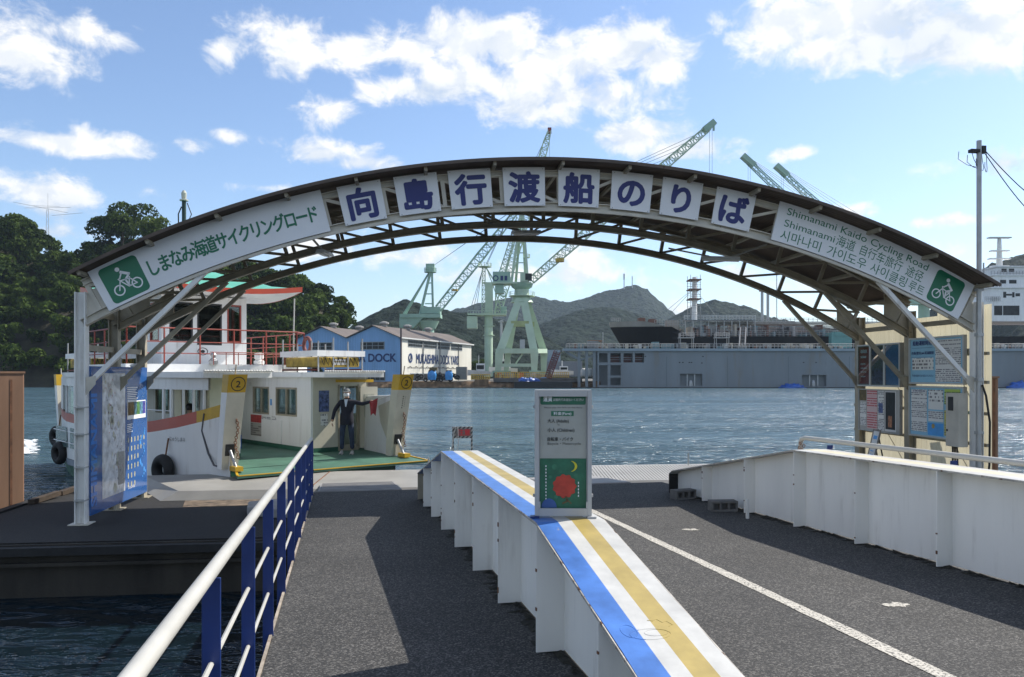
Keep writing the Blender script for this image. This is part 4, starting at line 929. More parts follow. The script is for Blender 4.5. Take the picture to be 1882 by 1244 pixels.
mb.build('hinge_bolt', GREY_SHELL, fs_)

# ---- caution board at the far end of the girder
ct = thing('caution_sign', 'small striped caution sign on two legs beyond the striped girder', 'sign', RF(1.45, 11.6, 0))
yy = 11.7; c0 = px(850, 826, 11.9); X_, Y_ = Vector((.995, .10, 0)), Vector((-.10, .995, 0))
cp = lambda x, y, z: c0+X_*x+Y_*y+ZV*z
STR = bpy.data.materials.new('hazard_stripe_print'); STR.use_nodes = True; t = NT(STR.node_tree); b = STR.node_tree.nodes['Principled BSDF']
s3 = t.n('ShaderNodeSeparateXYZ'); t.L.new(t.n('ShaderNodeTexCoord').outputs['Object'], s3.inputs[0])
t.L.new(t.mix(t.m('GREATER_THAN', t.m('FRACT', t.m('MULTIPLY', t.m('SUBTRACT', s3.outputs[0], s3.outputs[2]), 16.0)), .5), (.02, .02, .02, 1), (.33, .31, .28, 1)), b.inputs['Base Color']); b.inputs['Roughness'].default_value = .6
mb = MB(xf=lambda p: cp(*p)); mb.box(-.15, .15, 0, .02, .17, .34); mb.build('panel', STR, ct)
mb = MB(xf=lambda p: cp(*p)); mb.box(-.105, .125, -.004, -.001, .20, .31); mb.build('text_panel', M('greyish_panel', (.14, .13, .12), .6), ct)
f1 = Flat(); f1.text('注意', .02, .218, .075, .03, 'c', width=.19); f1.build('lettering', RED_INK, lambda a, b2: cp(a, -.007, b2), ct)
for x in (-.14, .14): mb = MB(xf=lambda p: cp(*p)); mb.box(x-.012, x+.012, .022, .042, -.75, .34); mb.build('leg', STR, ct)
mb = MB(xf=lambda p: cp(*p)); mb.tube([(-.16, -.02, 0), (-.14, -.02, .2), (-.10, -.02, .345), (-.07, -.02, .33), (-.06, -.02, .1), (-.075, -.02, 0)], .006, 6); mb.build('rope', RAIL, ct)

# ================================================================ FERRY (local: x across to the right, y aft, z up)
FB = Vector((-4.66, 19.25, 0)); FXV = Vector((.743, .669, 0)); FYV = Vector((-.669, .743, 0)); DZ = 1.18
def FF(p): return FB+FXV*p[0]+FYV*p[1]+ZV*p[2]
F_WHITE = M('ferry_white_paint', (0.80, 0.80, 0.78), .35, var=.08, vs=1.2, rust=.11, rs=3.0, streak=True, grime=.35, gs=1.2)
F_CREAM = M('ferry_cream_inside', (0.56, 0.53, 0.43), .45, var=.10, vs=2, rust=.08)
F_GREEN = M('ferry_green_deck', (0.06, 0.155, 0.105), .6, var=.25, vs=1.2, rust=.12, rs=2)
F_HGREEN = M('ferry_green_bottom', (0.03, 0.13, 0.085), .5, var=.25, vs=1.5)
F_RED = M('ferry_red_stripe', (0.42, 0.075, 0.05), .4, var=.1); F_YEL = M('ferry_ochre_yellow', (0.56, 0.34, 0.02), .4, var=.1, vs=4)
F_RAIL = M('ferry_red_rail', (0.30, 0.055, 0.035), .45, var=.15); F_BOOT = M('ferry_grey_boot', (0.25, 0.29, 0.34), .5, var=.15)
F_ROOFG = M('ferry_green_roof', (0.10, 0.40, 0.28), .4, var=.1); F_ROOFR = M('ferry_orange_red_eave', (0.50, 0.07, 0.03), .4, var=.08)
F_DARK = M('dark_interior', (0.03, 0.032, 0.034), .6, var=.2); F_GLASS = glass_mat('ferry_glass', (.80, .85, .84), .03, .8)
fer = thing('ferry', 'white double ended car ferry with red stripe and green deck moored bow on', 'ferry', FF((0, 7.5, 0)))
LF = 15.0
def hb(y): return float(np.interp(y, [0, 1, 2.2, 4, LF-4, LF-2.2, LF-1, LF], [2.22, 2.45, 2.72, 2.98, 2.98, 2.72, 2.45, 2.22]))
def strip_top(y): return float(np.interp(y, [0, 1, 2, 3.2, 4.5, 6.5, LF-6.5, LF-3, LF], [2.68, 2.48, 2.30, 2.14, 2.06, 2.01, 2.01, 2.1, 2.36]))
ys = list(np.linspace(0, LF, 46))
def band(name, zlo, zhi, mat, y0=0, y1=LF, k0=1.0, k1=1.0, side=(-1, 1), parent=None, out=0.0):
    r_ = None
    for sg in side:
        yy = [y for y in ys if y0 < y < y1]; yy = [y0]+yy+[y1]; P = []
        for y in yy: P += [(sg*(hb(y)*k0+out), y, zlo(y) if callable(zlo) else zlo), (sg*(hb(y)*k1+out), y, zhi(y) if callable(zhi) else zhi)]
        mb = MB(xf=FF); mb.grid(P, len(yy), 2, flip=sg < 0); r_ = mb.build(name, mat, parent or fer)
    return r_
band('hull_bottom', -.6, .42, F_HGREEN, k0=.86, k1=.975); band('boot_top', .42, .62, F_BOOT, k0=.975, k1=.985, out=.03)
band('hull_side', .62, lambda y: strip_top(y)-.27, F_WHITE, k0=.985, k1=1.0)
band('red_stripe', lambda y: strip_top(y)-.27, strip_top, F_RED, y0=1.2); band('yellow_stripe', lambda y: strip_top(y)-.27, strip_top, F_YEL, y0=0, y1=1.2)
# ends of the hull and the inside of the bulwarks
for (y, s_) in ((0.02, 1), (LF-.02, -1)):
    mb = MB(xf=FF); w_ = hb(0); mb.add([(-w_*.86, y, -.6), (w_*.86, y, -.6), (w_*.985, y, DZ-.05), (-w_*.985, y, DZ-.05)], [(0, 1, 2, 3)]); mb.build('hull_end', F_HGREEN, fer)
band('bulwark_lining', DZ, strip_top, F_CREAM, out=-.06)
mb = MB(xf=FF); P = []
for y in ys: P += [(-hb(y)+.03, y, DZ), (hb(y)-.03, y, DZ)]
mb.grid(P, len(ys), 2, flip=True); mb.build('car_deck', F_GREEN, fer)
# bow apron resting on the landing plate
mb = MB(xf=FF); mb.add([(-2.1, -.02, DZ-.005), (2.5, -.02, DZ-.005), (2.70, -.85, DZ-.10), (-2.30, -.62, DZ-.10), (-2.1, -.02, DZ-.09), (2.5, -.02, DZ-.09), (2.70, -.85, DZ-.14), (-2.30, -.62, DZ-.14)], [(0, 3, 2, 1), (4, 5, 6, 7), (0, 1, 5, 4), (1, 2, 6, 5), (2, 3, 7, 6), (3, 0, 4, 7)])
ap = mb.build('bow_apron', F_GREEN, fer)
for (p, q_) in (((-2.28, -.60, DZ-.085), (2.68, -.83, DZ-.085)), ((2.50, -.03, DZ+.008), (2.67, -.8, DZ-.082)), ((-2.10, -.03, DZ+.008), (-2.27, -.58, DZ-.082))):
    mb = MB(xf=FF); mb.bar(p, q_, .05, .02); mb.build('yellow_edge', F_YEL, ap)
mb = MB(xf=FF); mb.add([(-2.1, LF+.02, DZ), (2.1, LF+.02, DZ), (2.1, LF+.4, DZ+1.5), (-2.1, LF+.4, DZ+1.5), (-2.1, LF+.06, DZ), (2.1, LF+.06, DZ), (2.1, LF+.44, DZ+1.5), (-2.1, LF+.44, DZ+1.5)], [(0, 3, 2, 1), (4, 5, 6, 7), (0, 1, 5, 4), (1, 2, 6, 5), (2, 3, 7, 6), (3, 0, 4, 7)]); mb.build('stern_ramp', F_GREEN, fer)
# four corner pillars with the yellow numbered heads
def pillar(sg, end):
    lean = -.46 if end == 0 else .46; y0 = 0.06 if end == 0 else LF-.06; x0 = sg*(2.28 if sg > 0 else 2.18)
    dn = 1 if end == 0 else -1; T = 3.30
    def pt(x, y, z): f_ = (z-DZ)/(T-DZ); return FF((x0+x*(1+.12*f_), y0+lean*f_**1.25+y*dn*(.62+.2*f_), z))
    def seg(z0, z1, mat, nm, inner):
        # the outer side is white, the inboard and end faces cream
        zz = np.linspace(z0, z1, 6); a, b2 = -.19, .19
        for (q0, q1, mt) in (((a, 0), (b2, 0), inner), ((b2, .40), (a, .40), inner), ((sg*.19, 0), (sg*.19, .40), mat), ((-sg*.19, .40), (-sg*.19, 0), inner)):
            P = []
            for z in zz: P += [pt(*q0, z), pt(*q1, z)]
            mb = MB(); mb.grid(P, 6, 2, flip=True); mb.build(nm, mt, fer)
    # outward face of the left pillar is seen lit: shade by real light only
    seg(DZ, 2.90, F_WHITE, 'bow_pillar', F_CREAM); seg(2.90, T, F_YEL, 'pillar_head', F_YEL)
    mb = MB(); mb.add([pt(-.19, 0, T), pt(.19, 0, T), pt(.19, .4, T), pt(-.19, .4, T)], [(0, 1, 2, 3)]); hd = mb.build('pillar_cap', F_YEL, fer)
    mb = MB(); mb.tube([pt(0, .2, T), pt(0, .2, T+.22)], .016, 6); mb.build('antenna_rod', RAIL, hd)
    if end == 0:
        c = pt(.02, 0, 3.09); ux = (pt(.21, 0, 3.09)-pt(-.21, 0, 3.09)).normalized(); uy = (pt(0, 0, 3.25)-pt(0, 0, 2.95)).normalized()
        f1 = Flat(); f1.ring(0, 0, .145, .165, 32); f1.text('2', 0, -.075, .15, .012, 'c', sx=1.15); f1.build('number_mark', BLACK_INK, plane_fn(c, ux, uy, .006), hd)
        # hydraulic ram of the ramp: slot, rod and yellow bracket
        c = pt(-.02, 0, 1.60); mb = MB(); mb.obox(c, ux, uy, ux.cross(uy), .11, .15, .012); mb.build('ram_slot', F_DARK, fer)
        mb = MB(); e = pt(.04, -.42, DZ+.03); mb.tube([c, e], .035, 10); mb.build('ram_rod', GALV, fer, smooth='auto')
        mb = MB(); mb.obox(e, FXV, FYV, ZV, .09, .16, .05); mb.build('ram_bracket', F_YEL, fer)
        mb = MB(); p = pt(.06, -.03, 2.28)
        for k in range(16): mb.torus(p-ZV*.055*k+ux*(.03*math.sin(k*.5)), (math.cos(k*1.57), math.sin(k*1.57), .1), .032, .009, 10, 5)
        mb.build('chain', RUST_EDGE, fer)
        f1 = Flat()
        if sg > 0:
            for k in range(6): f1.rect(-.05, -.18+k*.06, -.02, -.15+k*.06); f1.rect(.02, -.14+k*.05, .035, -.12+k*.05)
            f1.build('stencil', BLACK_INK, plane_fn(pt(.02, 0, 2.6), ux, uy, .006), fer)
for sg in (-1, 1):
    for end in (0, 1): pillar(sg, end)
# bow bulwark plates from the pillars to the cabins
for sg in (1,):
    mb = MB(xf=FF); pl = [(sg*2.26, .30, DZ), (sg*2.58, 2.1, DZ), (sg*2.62, 2.1, 2.62), (sg*2.30, .0, 2.78)]
    n_ = (-sg*.05, 0.01, 0); mb.prism([FF(p) for p in pl], FXV*n_[0]) if False else None
    mb = MB(); mb.prism([FF(p) for p in pl], FXV*(-sg*.04)); bw = mb.build('bulwark_plate', F_WHITE, fer)
    mb = MB(); mb.tube([FF((sg*2.30, .1, 2.74)), FF((sg*2.66, 2.1, 2.66))], .03, 8); mb.build('bulwark_rail', F_WHITE, fer)
mb = MB(xf=FF)
for (y, z) in ((.75, 2.25), (.75, 1.75), (1.15, 2.3), (1.15, 1.7)): mb.box(2.27+y*.19-.06, 2.27+y*.19-.045, y-.02, y+.02, z-.02, z+.02)
mb.build('panel_bolt', F_DARK, fer)
# side cabins
ROOFZ = 3.22
def cabin(sg):
    xi = .97 if sg > 0 else -1.05; x1 = lambda y: hb(y)-.005
    y0, y1 = (2.2, LF-2.2)
    # outer wall above the stripe: posts, top band; front part opens towards the bow
    posts = [2.25, 2.62, 3.92, 4.95, 6.2, 7.5, 8.8, 10.05, 11.1, 12.4, LF-2.25]
    if sg < 0: posts = [.95, 1.35, 1.75]+posts
    for y in posts:
        w_ = .05 if y > 2 else .02
        mb = MB(xf=FF); zb = strip_top(y)+.003; mb.box(sg*hb(y)-.05 if sg > 0 else sg*hb(y), sg*hb(y) if sg > 0 else sg*hb(y)+.05, y-w_, y+w_, zb, 2.94); mb.build('window_post', F_WHITE, fer)
    yb0 = .75 if sg < 0 else 2.2
    band('wall_top', 2.94, ROOFZ, F_WHITE, y0=yb0, y1=LF-2.2, side=(sg,)); band('wall_top_lining', 2.94, ROOFZ, F_CREAM, y0=yb0, y1=LF-2.2, side=(sg,), out=-.05)
    for a, b2 in zip(posts[:-1], posts[1:]):
        if a > 10 or (sg > 0 and a > 2):
            mb = MB(xf=FF); xx = sg*(hb((a+b2)/2)-.025); mb.add([(sg*(hb(a)-.025), a+.05, strip_top(a)), (sg*(hb(b2)-.025), b2-.05, strip_top(b2)), (sg*(hb(b2)-.025), b2-.05, 2.94), (sg*(hb(a)-.025), a+.05, 2.94)], [(0, 1, 2, 3)]); mb.build('window_glass', F_GLASS, fer)
        elif a > 2: mb = MB(xf=FF); mb.tube([(sg*(hb(a)-.03), a, 2.42), (sg*(hb(b2)-.03), b2, 2.42)], .014, 6); mb.build('window_bar', F_WHITE, fer)
    # roof
    mb = MB(xf=FF); fr = 1.15 if sg > 0 else .55
    pl = [(xi-sg*.15, fr+.1), (sg*(hb(1.5)+.02), fr), (sg*(hb(4)+.05), 4), (sg*(hb(LF-4)+.05), LF-4), (sg*(hb(LF-1.5)), LF-1.6), (xi-sg*.15, LF-1.6)]
    mb.prism([(x, y, ROOFZ+.002) for (x, y) in pl], (0, 0, .13)) if False else None
    mb = MB(); mb.prism([FF((x, y, ROOFZ+.002)) for (x, y) in pl], (0, 0, .14)); rf = mb.build('cabin_roof', F_WHITE, fer)
    mb = MB(); nn = 26
    for k in range(nn):
        f0, f1_ = k/nn, (k+.7)/nn; a = Vector((xi-sg*.16, fr+.06, ROOFZ+.16)); b2 = Vector((sg*(hb(1.5)+.04), fr-.04, ROOFZ+.16)); mb.tube([FF(a.lerp(b2, f0)), FF(a.lerp(b2, f1_))], .03, 6)
    mb.build('awning_roll', M('pale_awning', (.62, .62, .60), .8, var=.2, vs=8), rf)
    # inner wall facing the car deck
    wins = [(3.0, 4.3), (4.75, 5.85), (7.2, 8.4), (9.2, 10.4), (11, 12)]; zs, zt = 2.12, 2.93
    def wall(y_a, y_b, za, zb, nm='inner_wall'): mb = MB(xf=FF); mb.box(xi-.03, xi+.03, y_a, y_b, za, zb); return mb.build(nm, F_WHITE, fer)
    wall(y0, y1, DZ+.12, zs-.001); wall(y0, y1, zt+.001, ROOFZ)
    ed = [y0]+[v for w2 in wins for v in w2]+[y1]
    for a, b2 in zip(ed[0::2], ed[1::2]): wall(a, b2, zs, zt)
    for (a, b2) in wins:
        fm = MB(xf=FF); 
        for (ya, yb, za, zb) in ((a, a+.05, zs, zt), (b2-.05, b2, zs, zt), (a+.05, b2-.05, zs, zs+.05), (a+.05, b2-.05, zt-.05, zt), ((a+b2)/2-.025, (a+b2)/2+.025, zs+.05, zt-.05)): fm.box(xi-.04-.004, xi+.04+.004, ya+.001, yb-.001, za+.001, zb-.001)
        wf = fm.build('window_frame', CREAM_DK, fer)
        mb = MB(xf=FF); mb.box(xi-.004, xi+.004, a+.05, b2-.05, zs+.05, zt-.05); mb.build('glass', F_GLASS, wf)
    mb = MB(xf=FF); mb.box(xi-.034, xi+.034, y0, y1, DZ+.004, DZ+.119); mb.build('skirting', F_HGREEN, fer)
    # bow and stern ends with a door opening
    for (y, d) in ((y0, 1), (y1, -1)):
        xa, xb = xi+sg*.031, sg*(hb(y)-.06)
        def end(x0, x1, z0, z1, nm='end_wall', mt=F_CREAM, t=.03, yy=y): mb = MB(xf=FF); mb.box(min(x0, x1), max(x0, x1), yy-t, yy+t, z0, z1); return mb.build(nm, mt, fer)
        d0, d1 = xi+sg*.80, xi+sg*1.42
        end(xa, d0-sg*.001, DZ+.12, ROOFZ); end(d1+sg*.001, xb, DZ+.12, ROOFZ); end(d0, d1, 2.98, ROOFZ); end(xa, d0-sg*.002, DZ+.004, DZ+.119, 'skirting', F_HGREEN, .034)
        for x in (d0, d1): end(x-.025, x+.025, DZ+.01, 3.02, 'door_frame', CREAM_DK, .05)
        end(d0, d1, DZ+.002, DZ+.16, 'door_sill', CREAM_DK, .03)
        if sg > 0 and y == y0:
            # open door leaf swung towards the bow
            hx = d1+.03; mb = MB(xf=FF); mb.box(hx, hx+.56, y-.10, y-.06, DZ+.05, 2.95); dl = mb.build('door', F_CREAM, fer)
            mb = MB(xf=FF); mb.box(hx+.12, hx+.44, y-.108, y-.101, 2.1, 2.75); mb.build('door_window', M('frosted_pane', (.40, .40, .33), .3, var=.1), dl)
            mb = MB(xf=FF); mb.box(hx+.44, hx+.50, y-.15, y-.101, 1.98, 2.02); mb.build('handle', F_DARK, dl)
            f1 = Flat(); f1.rect(xi+.19, 2.28, xi+.50, 2.86); f1.build('blue_poster', P_NAVYP, lambda a, b2: FF((a, y-.036, b2)), fer)
            f1 = Flat(); f1.rect(xi+.24, 1.90, xi+.46, 2.22); f1.build('white_notice', P_BOLD, lambda a, b2: FF((a, y-.036, b2)), fer)
            f1 = Flat(); f1.rect(d0-.1, 3.08, d1+.5, 3.16); f1.build('yellow_lintel', F_YEL, lambda a, b2: FF((a, y-.036, b2)), fer)
for sg in (-1, 1): cabin(sg)
# notices on the inner wall of the right cabin
xw = .97-.036
for (ya, yb, za, zb, mt, nm) in ((5.25, 6.0, 1.85, 2.08, P_RED, 'red_notice'), (5.25, 6.0, 1.45, 1.84, print_mat('grey_notice', (.40, .38, .34), (.12, .1, .1), 16.0), 'grey_notice'), (4.95, 5.2, 1.7, 2.06, P_LINES, 'notice'), (4.62, 4.9, 1.75, 2.05, P_LINES, 'notice'), (4.28, 4.56, 1.72, 2.07, P_LINES, 'notice'), (4.56, 4.66, 2.4, 2.58, BD_BLUE2, 'blue_sticker'), (5.95, 6.1, 2.95, 3.06, PAPER, 'sticker')):
    mb = MB(xf=FF); mb.box(xw-.004, xw, ya, yb, za, zb); mb.build(nm, mt, fer)
mb = MB(xf=FF); mb.box(xw-.03, xw, 3.9, 5.2, DZ+.13, 1.98); mb.build('locker', F_WHITE, fer)
# hull lettering on the left bow
f1 = Flat(); f1.text('にゅうしま-Ⅱ', 0, 0, .085, .008, 'c', width=.62); f1.build('ship_name', F_DARK, lambda a, b2: FF((-hb(1.95-a)-.014, 1.95-a, 1.72+b2)), fer)
# lower hull windows near the stern
for (a, b2) in ((10.9, 12.3), (9.2, 10.5)):
    mb = MB(xf=FF); mb.box(-hb(a)-.012, -hb(a)+.02, a, b2, .98, 1.62); wn = mb.build('hull_window', F_GLASS if False else M('sea_tinted_pane', (.10, .16, .16), .12, var=.3, vs=3), fer)
    for z in (1.15, 1.5): mb = MB(xf=FF); mb.tube([(-hb(a)-.05, a-.1, z), (-hb(a)-.05, b2+.1, z)], .015, 6); mb.build('guard_rail', F_WHITE, wn)
# upper bridge deck with wheelhouse
mb = MB(); mb.prism([FF(p) for p in [(-2.85, 5.3, ROOFZ+.15), (2.0, 5.0, ROOFZ+.15), (2.6, 5.6, ROOFZ+.15), (2.6, 10.6, ROOFZ+.15), (-2.85, 10.6, ROOFZ+.15)]], (0, 0, .22)); mb.build('bridge_deck', F_WHITE, fer)
mb = MB(xf=FF); mb.box(-.99, .90, 5.4, 10.5, ROOFZ-.04, ROOFZ+.149); mb.build('bridge_beam', F_CREAM, fer)
BZ = ROOFZ+.37; wx0, wx1, wy0, wy1, WT = -1.25, 1.32, 7.3, 9.6, 5.72
def wplate(face, a, b2, z0, z1, nm='wheelhouse_wall', mt=F_WHITE, t=.03):
    mb = MB(xf=FF)
    if face == 'f': mb.box(a, b2, wy0-t, wy0+t, z0, z1)
    if face == 'b': mb.box(a, b2, wy1-t, wy1+t, z0, z1)
    if face == 'l': mb.box(wx0-t, wx0+t, a, b2, z0, z1)
    if face == 'r': mb.box(wx1-t, wx1+t, a, b2, z0, z1)
    return mb.build(nm, mt, fer)
W1, W2 = BZ+.72, WT-.22
for fc, (a, b2) in (('f', (wx0+.031, wx1-.031)), ('b', (wx0+.031, wx1-.031)), ('l', (wy0-.03, wy1+.03)), ('r', (wy0-.03, wy1+.03))):
    wplate(fc, a, b2, BZ, W1 if fc != 'f' else BZ+.62); wplate(fc, a, b2, W2, WT)
    if fc in 'fb':
        n_ = [(-1.05, -.35), (-.22, .55), (.72, 1.18)]
    else: n_ = [(wy0+.2, wy0+1.0), (wy0+1.25, wy0+2.05)]
    ed = [a]+[v for q_ in n_ for v in q_]+[b2]
    for i_, (p, q_) in enumerate(zip(ed[0::2], ed[1::2])): wplate(fc, p, q_, (W1 if fc != 'f' else BZ+.62)+.001, W2-.001)
    for i_, (p, q_) in enumerate(n_):
        zl = W1 if not (fc == 'f' and i_ == 1) else BZ+.62
        if fc == 'f' and i_ != 1: wplate(fc, p, q_, BZ+.621, W1-.001)
        mt = F_ROOFR if i_ == 2 or fc != 'f' else F_DARK
        g_ = wplate(fc, p+.05, q_-.05, zl+.05, W2-.05, 'window', F_GLASS, .006)
        for (x0, x1, z0, z1) in ((p, p+.05, zl, W2), (q_-.05, q_, zl, W2), (p+.05, q_-.05, zl, zl+.05), (p+.05, q_-.05, W2-.05, W2)):
            o = wplate(fc, x0+.001, x1-.001, z0+.001, z1-.001, 'window_frame', F_RAIL if i_ == 2 or fc != 'f' else F_DARK, .038); o.parent = g_
mb = MB(xf=FF); mb.box(wx0+.05, wx1-.05, wy0+1.2, wy1-.05, BZ+.01, W2); mb.build('wheelhouse_inside', F_DARK, fer)
mb = MB(xf=FF); mb.box(-.75, .9, wy0+.12, wy0+.5, BZ+.01, BZ+.95); mb.build('console', F_DARK, fer)
f1 = Flat(); f1.ring(0, 0, .10, .12, 24); f1.disc(0, 0, .05); f1.build('oval_plate', F_DARK, lambda a, b2: FF((-.05+a*1.35, wy0-.036, BZ+.42+b2)), fer)
# curved pagoda roof
P = []; NX, NY = 17, 13; ox, oy = 1.35, 1.25
for i in range(NX):
    fx = -1+2*i/(NX-1)
    for j in range(NY):
        fy = -1+2*j/(NY-1); m_ = max(abs(fx), abs(fy)); cor = (abs(fx)*abs(fy))**2
        z = WT+.12+1.0*(1-m_)**1.05+.20*cor+.05*m_**6
        P.append((0.03+fx*(1.29+ox), (wy0+wy1)/2+fy*(1.15+oy), z))
mb = MB(xf=FF); mb.grid(P, NX, NY); mb.build('wheelhouse_roof', F_ROOFG, fer, smooth=True)
edge = [P[i*NY] for i in range(NX)]+[P[(NX-1)*NY+j] for j in range(1, NY)]+[P[i*NY+NY-1] for i in range(NX-2, -1, -1)]+[P[j] for j in range(NY-2, -1, -1)]
mb = MB(xf=FF); G = []
for p in edge: G += [(p[0], p[1], p[2]-.15), (p[0]*1.003, p[1], p[2]+.012)]
mb.grid(G, len(edge), 2, flip=True); mb.build('eave_fascia', F_ROOFR, fer)
mb = MB(xf=FF); mb.grid([(p[0], p[1], p[2]-.20) for p in P if True] and [(x, y, WT+.03+(.20*((abs((x-.03)/(1.29+ox))*abs((y-(wy0+wy1)/2)/(1.15+oy)))**2))+.0) for (x, y, z) in P], NX, NY, flip=True); mb.build('eave_soffit', F_WHITE, fer)
mb = MB(xf=FF); mb.tube([(2.45, 6.15, WT+.0), (2.40, 6.1, BZ+1.2), (2.42, 6.15, BZ+.05)], .022, 6); mb.build('eave_rope', RAIL, fer)
mb = MB(xf=FF); mb.tube([(.0, 9.0, WT+.7), (.0, 9.0, 9.0)], .07, 8); mst = mb.build('mast', M('dark_green_mast', (.012, .05, .04), .5, var=.2), fer)
mb = MB(); mb.lathe([(.16, 0), (.2, .03), (.2, .2), (.12, .24), (.10, .5), (.07, .55)], FF((.0, 9.0, 7.6)), 10); mb.build('lantern', M('dark_green_lantern', (.015, .07, .05), .4), mst)
mb = MB(); mb.lathe([(.14, 0), (.14, .04), (.07, .06), (.08, .12), (.09, .25), (.04, .34)], FF((.0, 9.0, 8.95)), 10); mb.build('top_light', M('clear_lamp_glass', (.55, .55, .45), .2), mst)
mb = MB(xf=FF); mb.tube([(-.16, 9.0, 7.0), (-.18, 9.0, 8.5), (-.08, 9.0, 8.75)], .02, 6); mb.tube([(.14, 9.0, 8.3), (.24, 9.0, 8.55), (.1, 9.0, 8.9)], .015, 6); mb.build('mast_stay', CABLE, mst)
# red guard rails of the upper deck
rp = [(-2.8, 10.5), (-2.8, 5.4), (2.0, 5.1), (2.5, 5.6), (2.5, 10.5)]; rz = BZ
for (p, q_) in zip(rp[:-1], rp[1:]):
    l = math.hypot(q_[0]-p[0], q_[1]-p[1]); n = max(1, round(l/1.0))
    for z in (.30, .62, 1.0): mb = MB(xf=FF); mb.tube([(p[0], p[1], rz+z), (q_[0], q_[1], rz+z)], .022 if z == 1.0 else .016, 6); mb.build('guard_rail', F_RAIL, fer)
    for k in range(n+1):
        x, y = p[0]+(q_[0]-p[0])*k/n, p[1]+(q_[1]-p[1])*k/n; mb = MB(xf=FF); mb.tube([(x, y, rz), (x, y, rz+1.0)], .022, 6); mb.build('rail_post', F_RAIL, fer)
for k in range(8): mb = MB(xf=FF); x = -.6+k*.36; mb.tube([(x, 5.0, rz-.02), (x, 5.0, rz+.34)], .012, 5); mb.build('rail_post', F_RAIL, fer)
mb = MB(xf=FF); mb.tube([(-.7, 5.0, rz+.34), (2.0, 5.0, rz+.34)], .014, 6); mb.build('guard_rail', F_RAIL, fer)
mb = MB(); mb.lathe([(.1, 0), (.16, .03), (.16, .12), (.10, .15), (.14, .2), (.14, .34), (.08, .38)], FF((1.15, 5.9, BZ)), 12); mb.build('radar_dome', WHITE, fer)
mb = MB(); mb.lathe([(.12, 0), (.13, .1), (.05, .18), (.09, .26), (.05, .33)], FF((-.55, 5.15, BZ-.0)), 12); mb.build('search_light', GALV, fer)
# float racks on the cabin roofs
def rack(label, x0, x1, y0, y1):
    r0 = thing('float_rack', label, 'rack', FF(((x0+x1)/2, (y0+y1)/2, ROOFZ+.14)), 'float racks on the ferry cabin roofs'); zb = ROOFZ+.15
    for i in range(4):
        for j in range(2):
            x = x0+(x1-x0)*i/3; y = y0+(y1-y0)*j; mb = MB(xf=FF); mb.tube([(x, y, zb), (x, y, zb+.86+.10*((i+j) % 2))], .022, 6); mb.build('post', GALV, r0)
    for (xa, xb, ya, yb) in ((x0-.06, x1+.06, y0-.06, y0-.02), (x0-.06, x1+.06, y1+.02, y1+.06), (x0-.06, x0-.02, y0-.019, y1+.019), (x1+.02, x1+.06, y0-.019, y1+.019)):
        mb = MB(xf=FF); mb.box(xa, xb, ya, yb, zb+.44, zb+.60); mb.build('top_board', F_WHITE, r0)
    mb = MB(xf=FF); mb.box(x0+.06, x1-.06, y0+.05, y1-.05, zb+.14, zb+.42); fl_ = mb.build('float', M('ochre_float', (.40, .28, .04), .6, var=.4, vs=4), r0, bevel=.03)
    mb = MB(xf=FF); mb.box(x0+.5, x1-.5, y0+.038, y0+.048, zb+.20, zb+.27); mb.box(x0+.5, x1-.5, y0+.038, y0+.048, zb+.30, zb+.36); mb.build('white_panel', F_WHITE, fl_)
    mb = MB(xf=FF)
    for k in range(9): mb.tube([(x0+.1+(x1-x0-.2)*k/9, y0+.03, zb+.40), (x0+.1+(x1-x0-.2)*(k+.5)/9, y0-.02, zb+.18), (x0+.1+(x1-x0-.2)*(k+1)/9, y0+.03, zb+.40)], .012, 5)
    mb.build('lashing_rope', CABLE, fl_)
    for (x, y) in ((x0, y0), (x1, y0), (x0, y1), (x1, y1)): mb = MB(xf=FF); mb.bar((x, y0-.0, zb+.06), (x, y1, zb+.06), .05, .05); mb.build('cradle_bar', F_RAIL, r0); 
    return r0
rack('white framed rack of ochre life floats on the right cabin roof', 1.35, 2.75, 2.55, 4.7)
rack('white framed rack of ochre life floats near the ferry stern', -2.75, -1.4, 9.2, 11.8)
mb = MB(); mb.torus(FF((2.35, 5.1, BZ+.62)), FXV, .22, .06, 16, 8); tag(mb.build('life_ring', M('faded_red_ring', (.22, .08, .07), .7, var=.2), smooth=True), 'faded red life ring hung on the upper deck rail', 'life ring')
# tyre fenders hung on the hull
for (y, z, lab) in ((2.3, 1.02, 'black tyre fender hung by the ferry bow'), (LF-.9, 1.12, 'black tyre fender hung by the ferry stern'), (LF-3.4, .75, 'black tyre fender hung on the ferry side behind the left gate post')):
    t0 = thing('tyre_fender', lab, 'tyre', FF((-hb(y)-.17, y, z)), 'tyre fenders on the ferry'); mb = MB(); mb.torus(FF((-hb(y)-.15, y, z)), FXV+FYV*.25, .25, .13, 22, 10); mb.build('tyre', RUBBER, t0, smooth=True)
    mb = MB(); mb.tube([FF((-hb(y)-.10, y, z+.25)), FF((-hb(y)-.02, y, z+.75))], .02, 6); mb.build('hanger_chain', RUST_EDGE, t0)
mb = MB(xf=FF); mb.tube([(-hb(.8)-.03, .9, 2.4), (-hb(.8)-.04, 1.0, 2.0), (-hb(.6)-.04, .75, 1.5), (-hb(.5)-.05, .45, 1.25), (-hb(.3)-.05, .25, 1.22)], .022, 6); tag(mb.build('mooring_rope', M('grey_rope', (.10, .10, .11), .9)), 'grey rope hanging down the ferry bow', 'rope')
mb = MB(xf=FF); mb.box(-.2, .05, 4.6, 4.9, DZ+.004, DZ+.4); tag(mb.build('blue_crate', M('blue_plastic', (.02, .10, .35), .4), bevel=.02), 'blue plastic crate on the ferry car deck', 'crate')

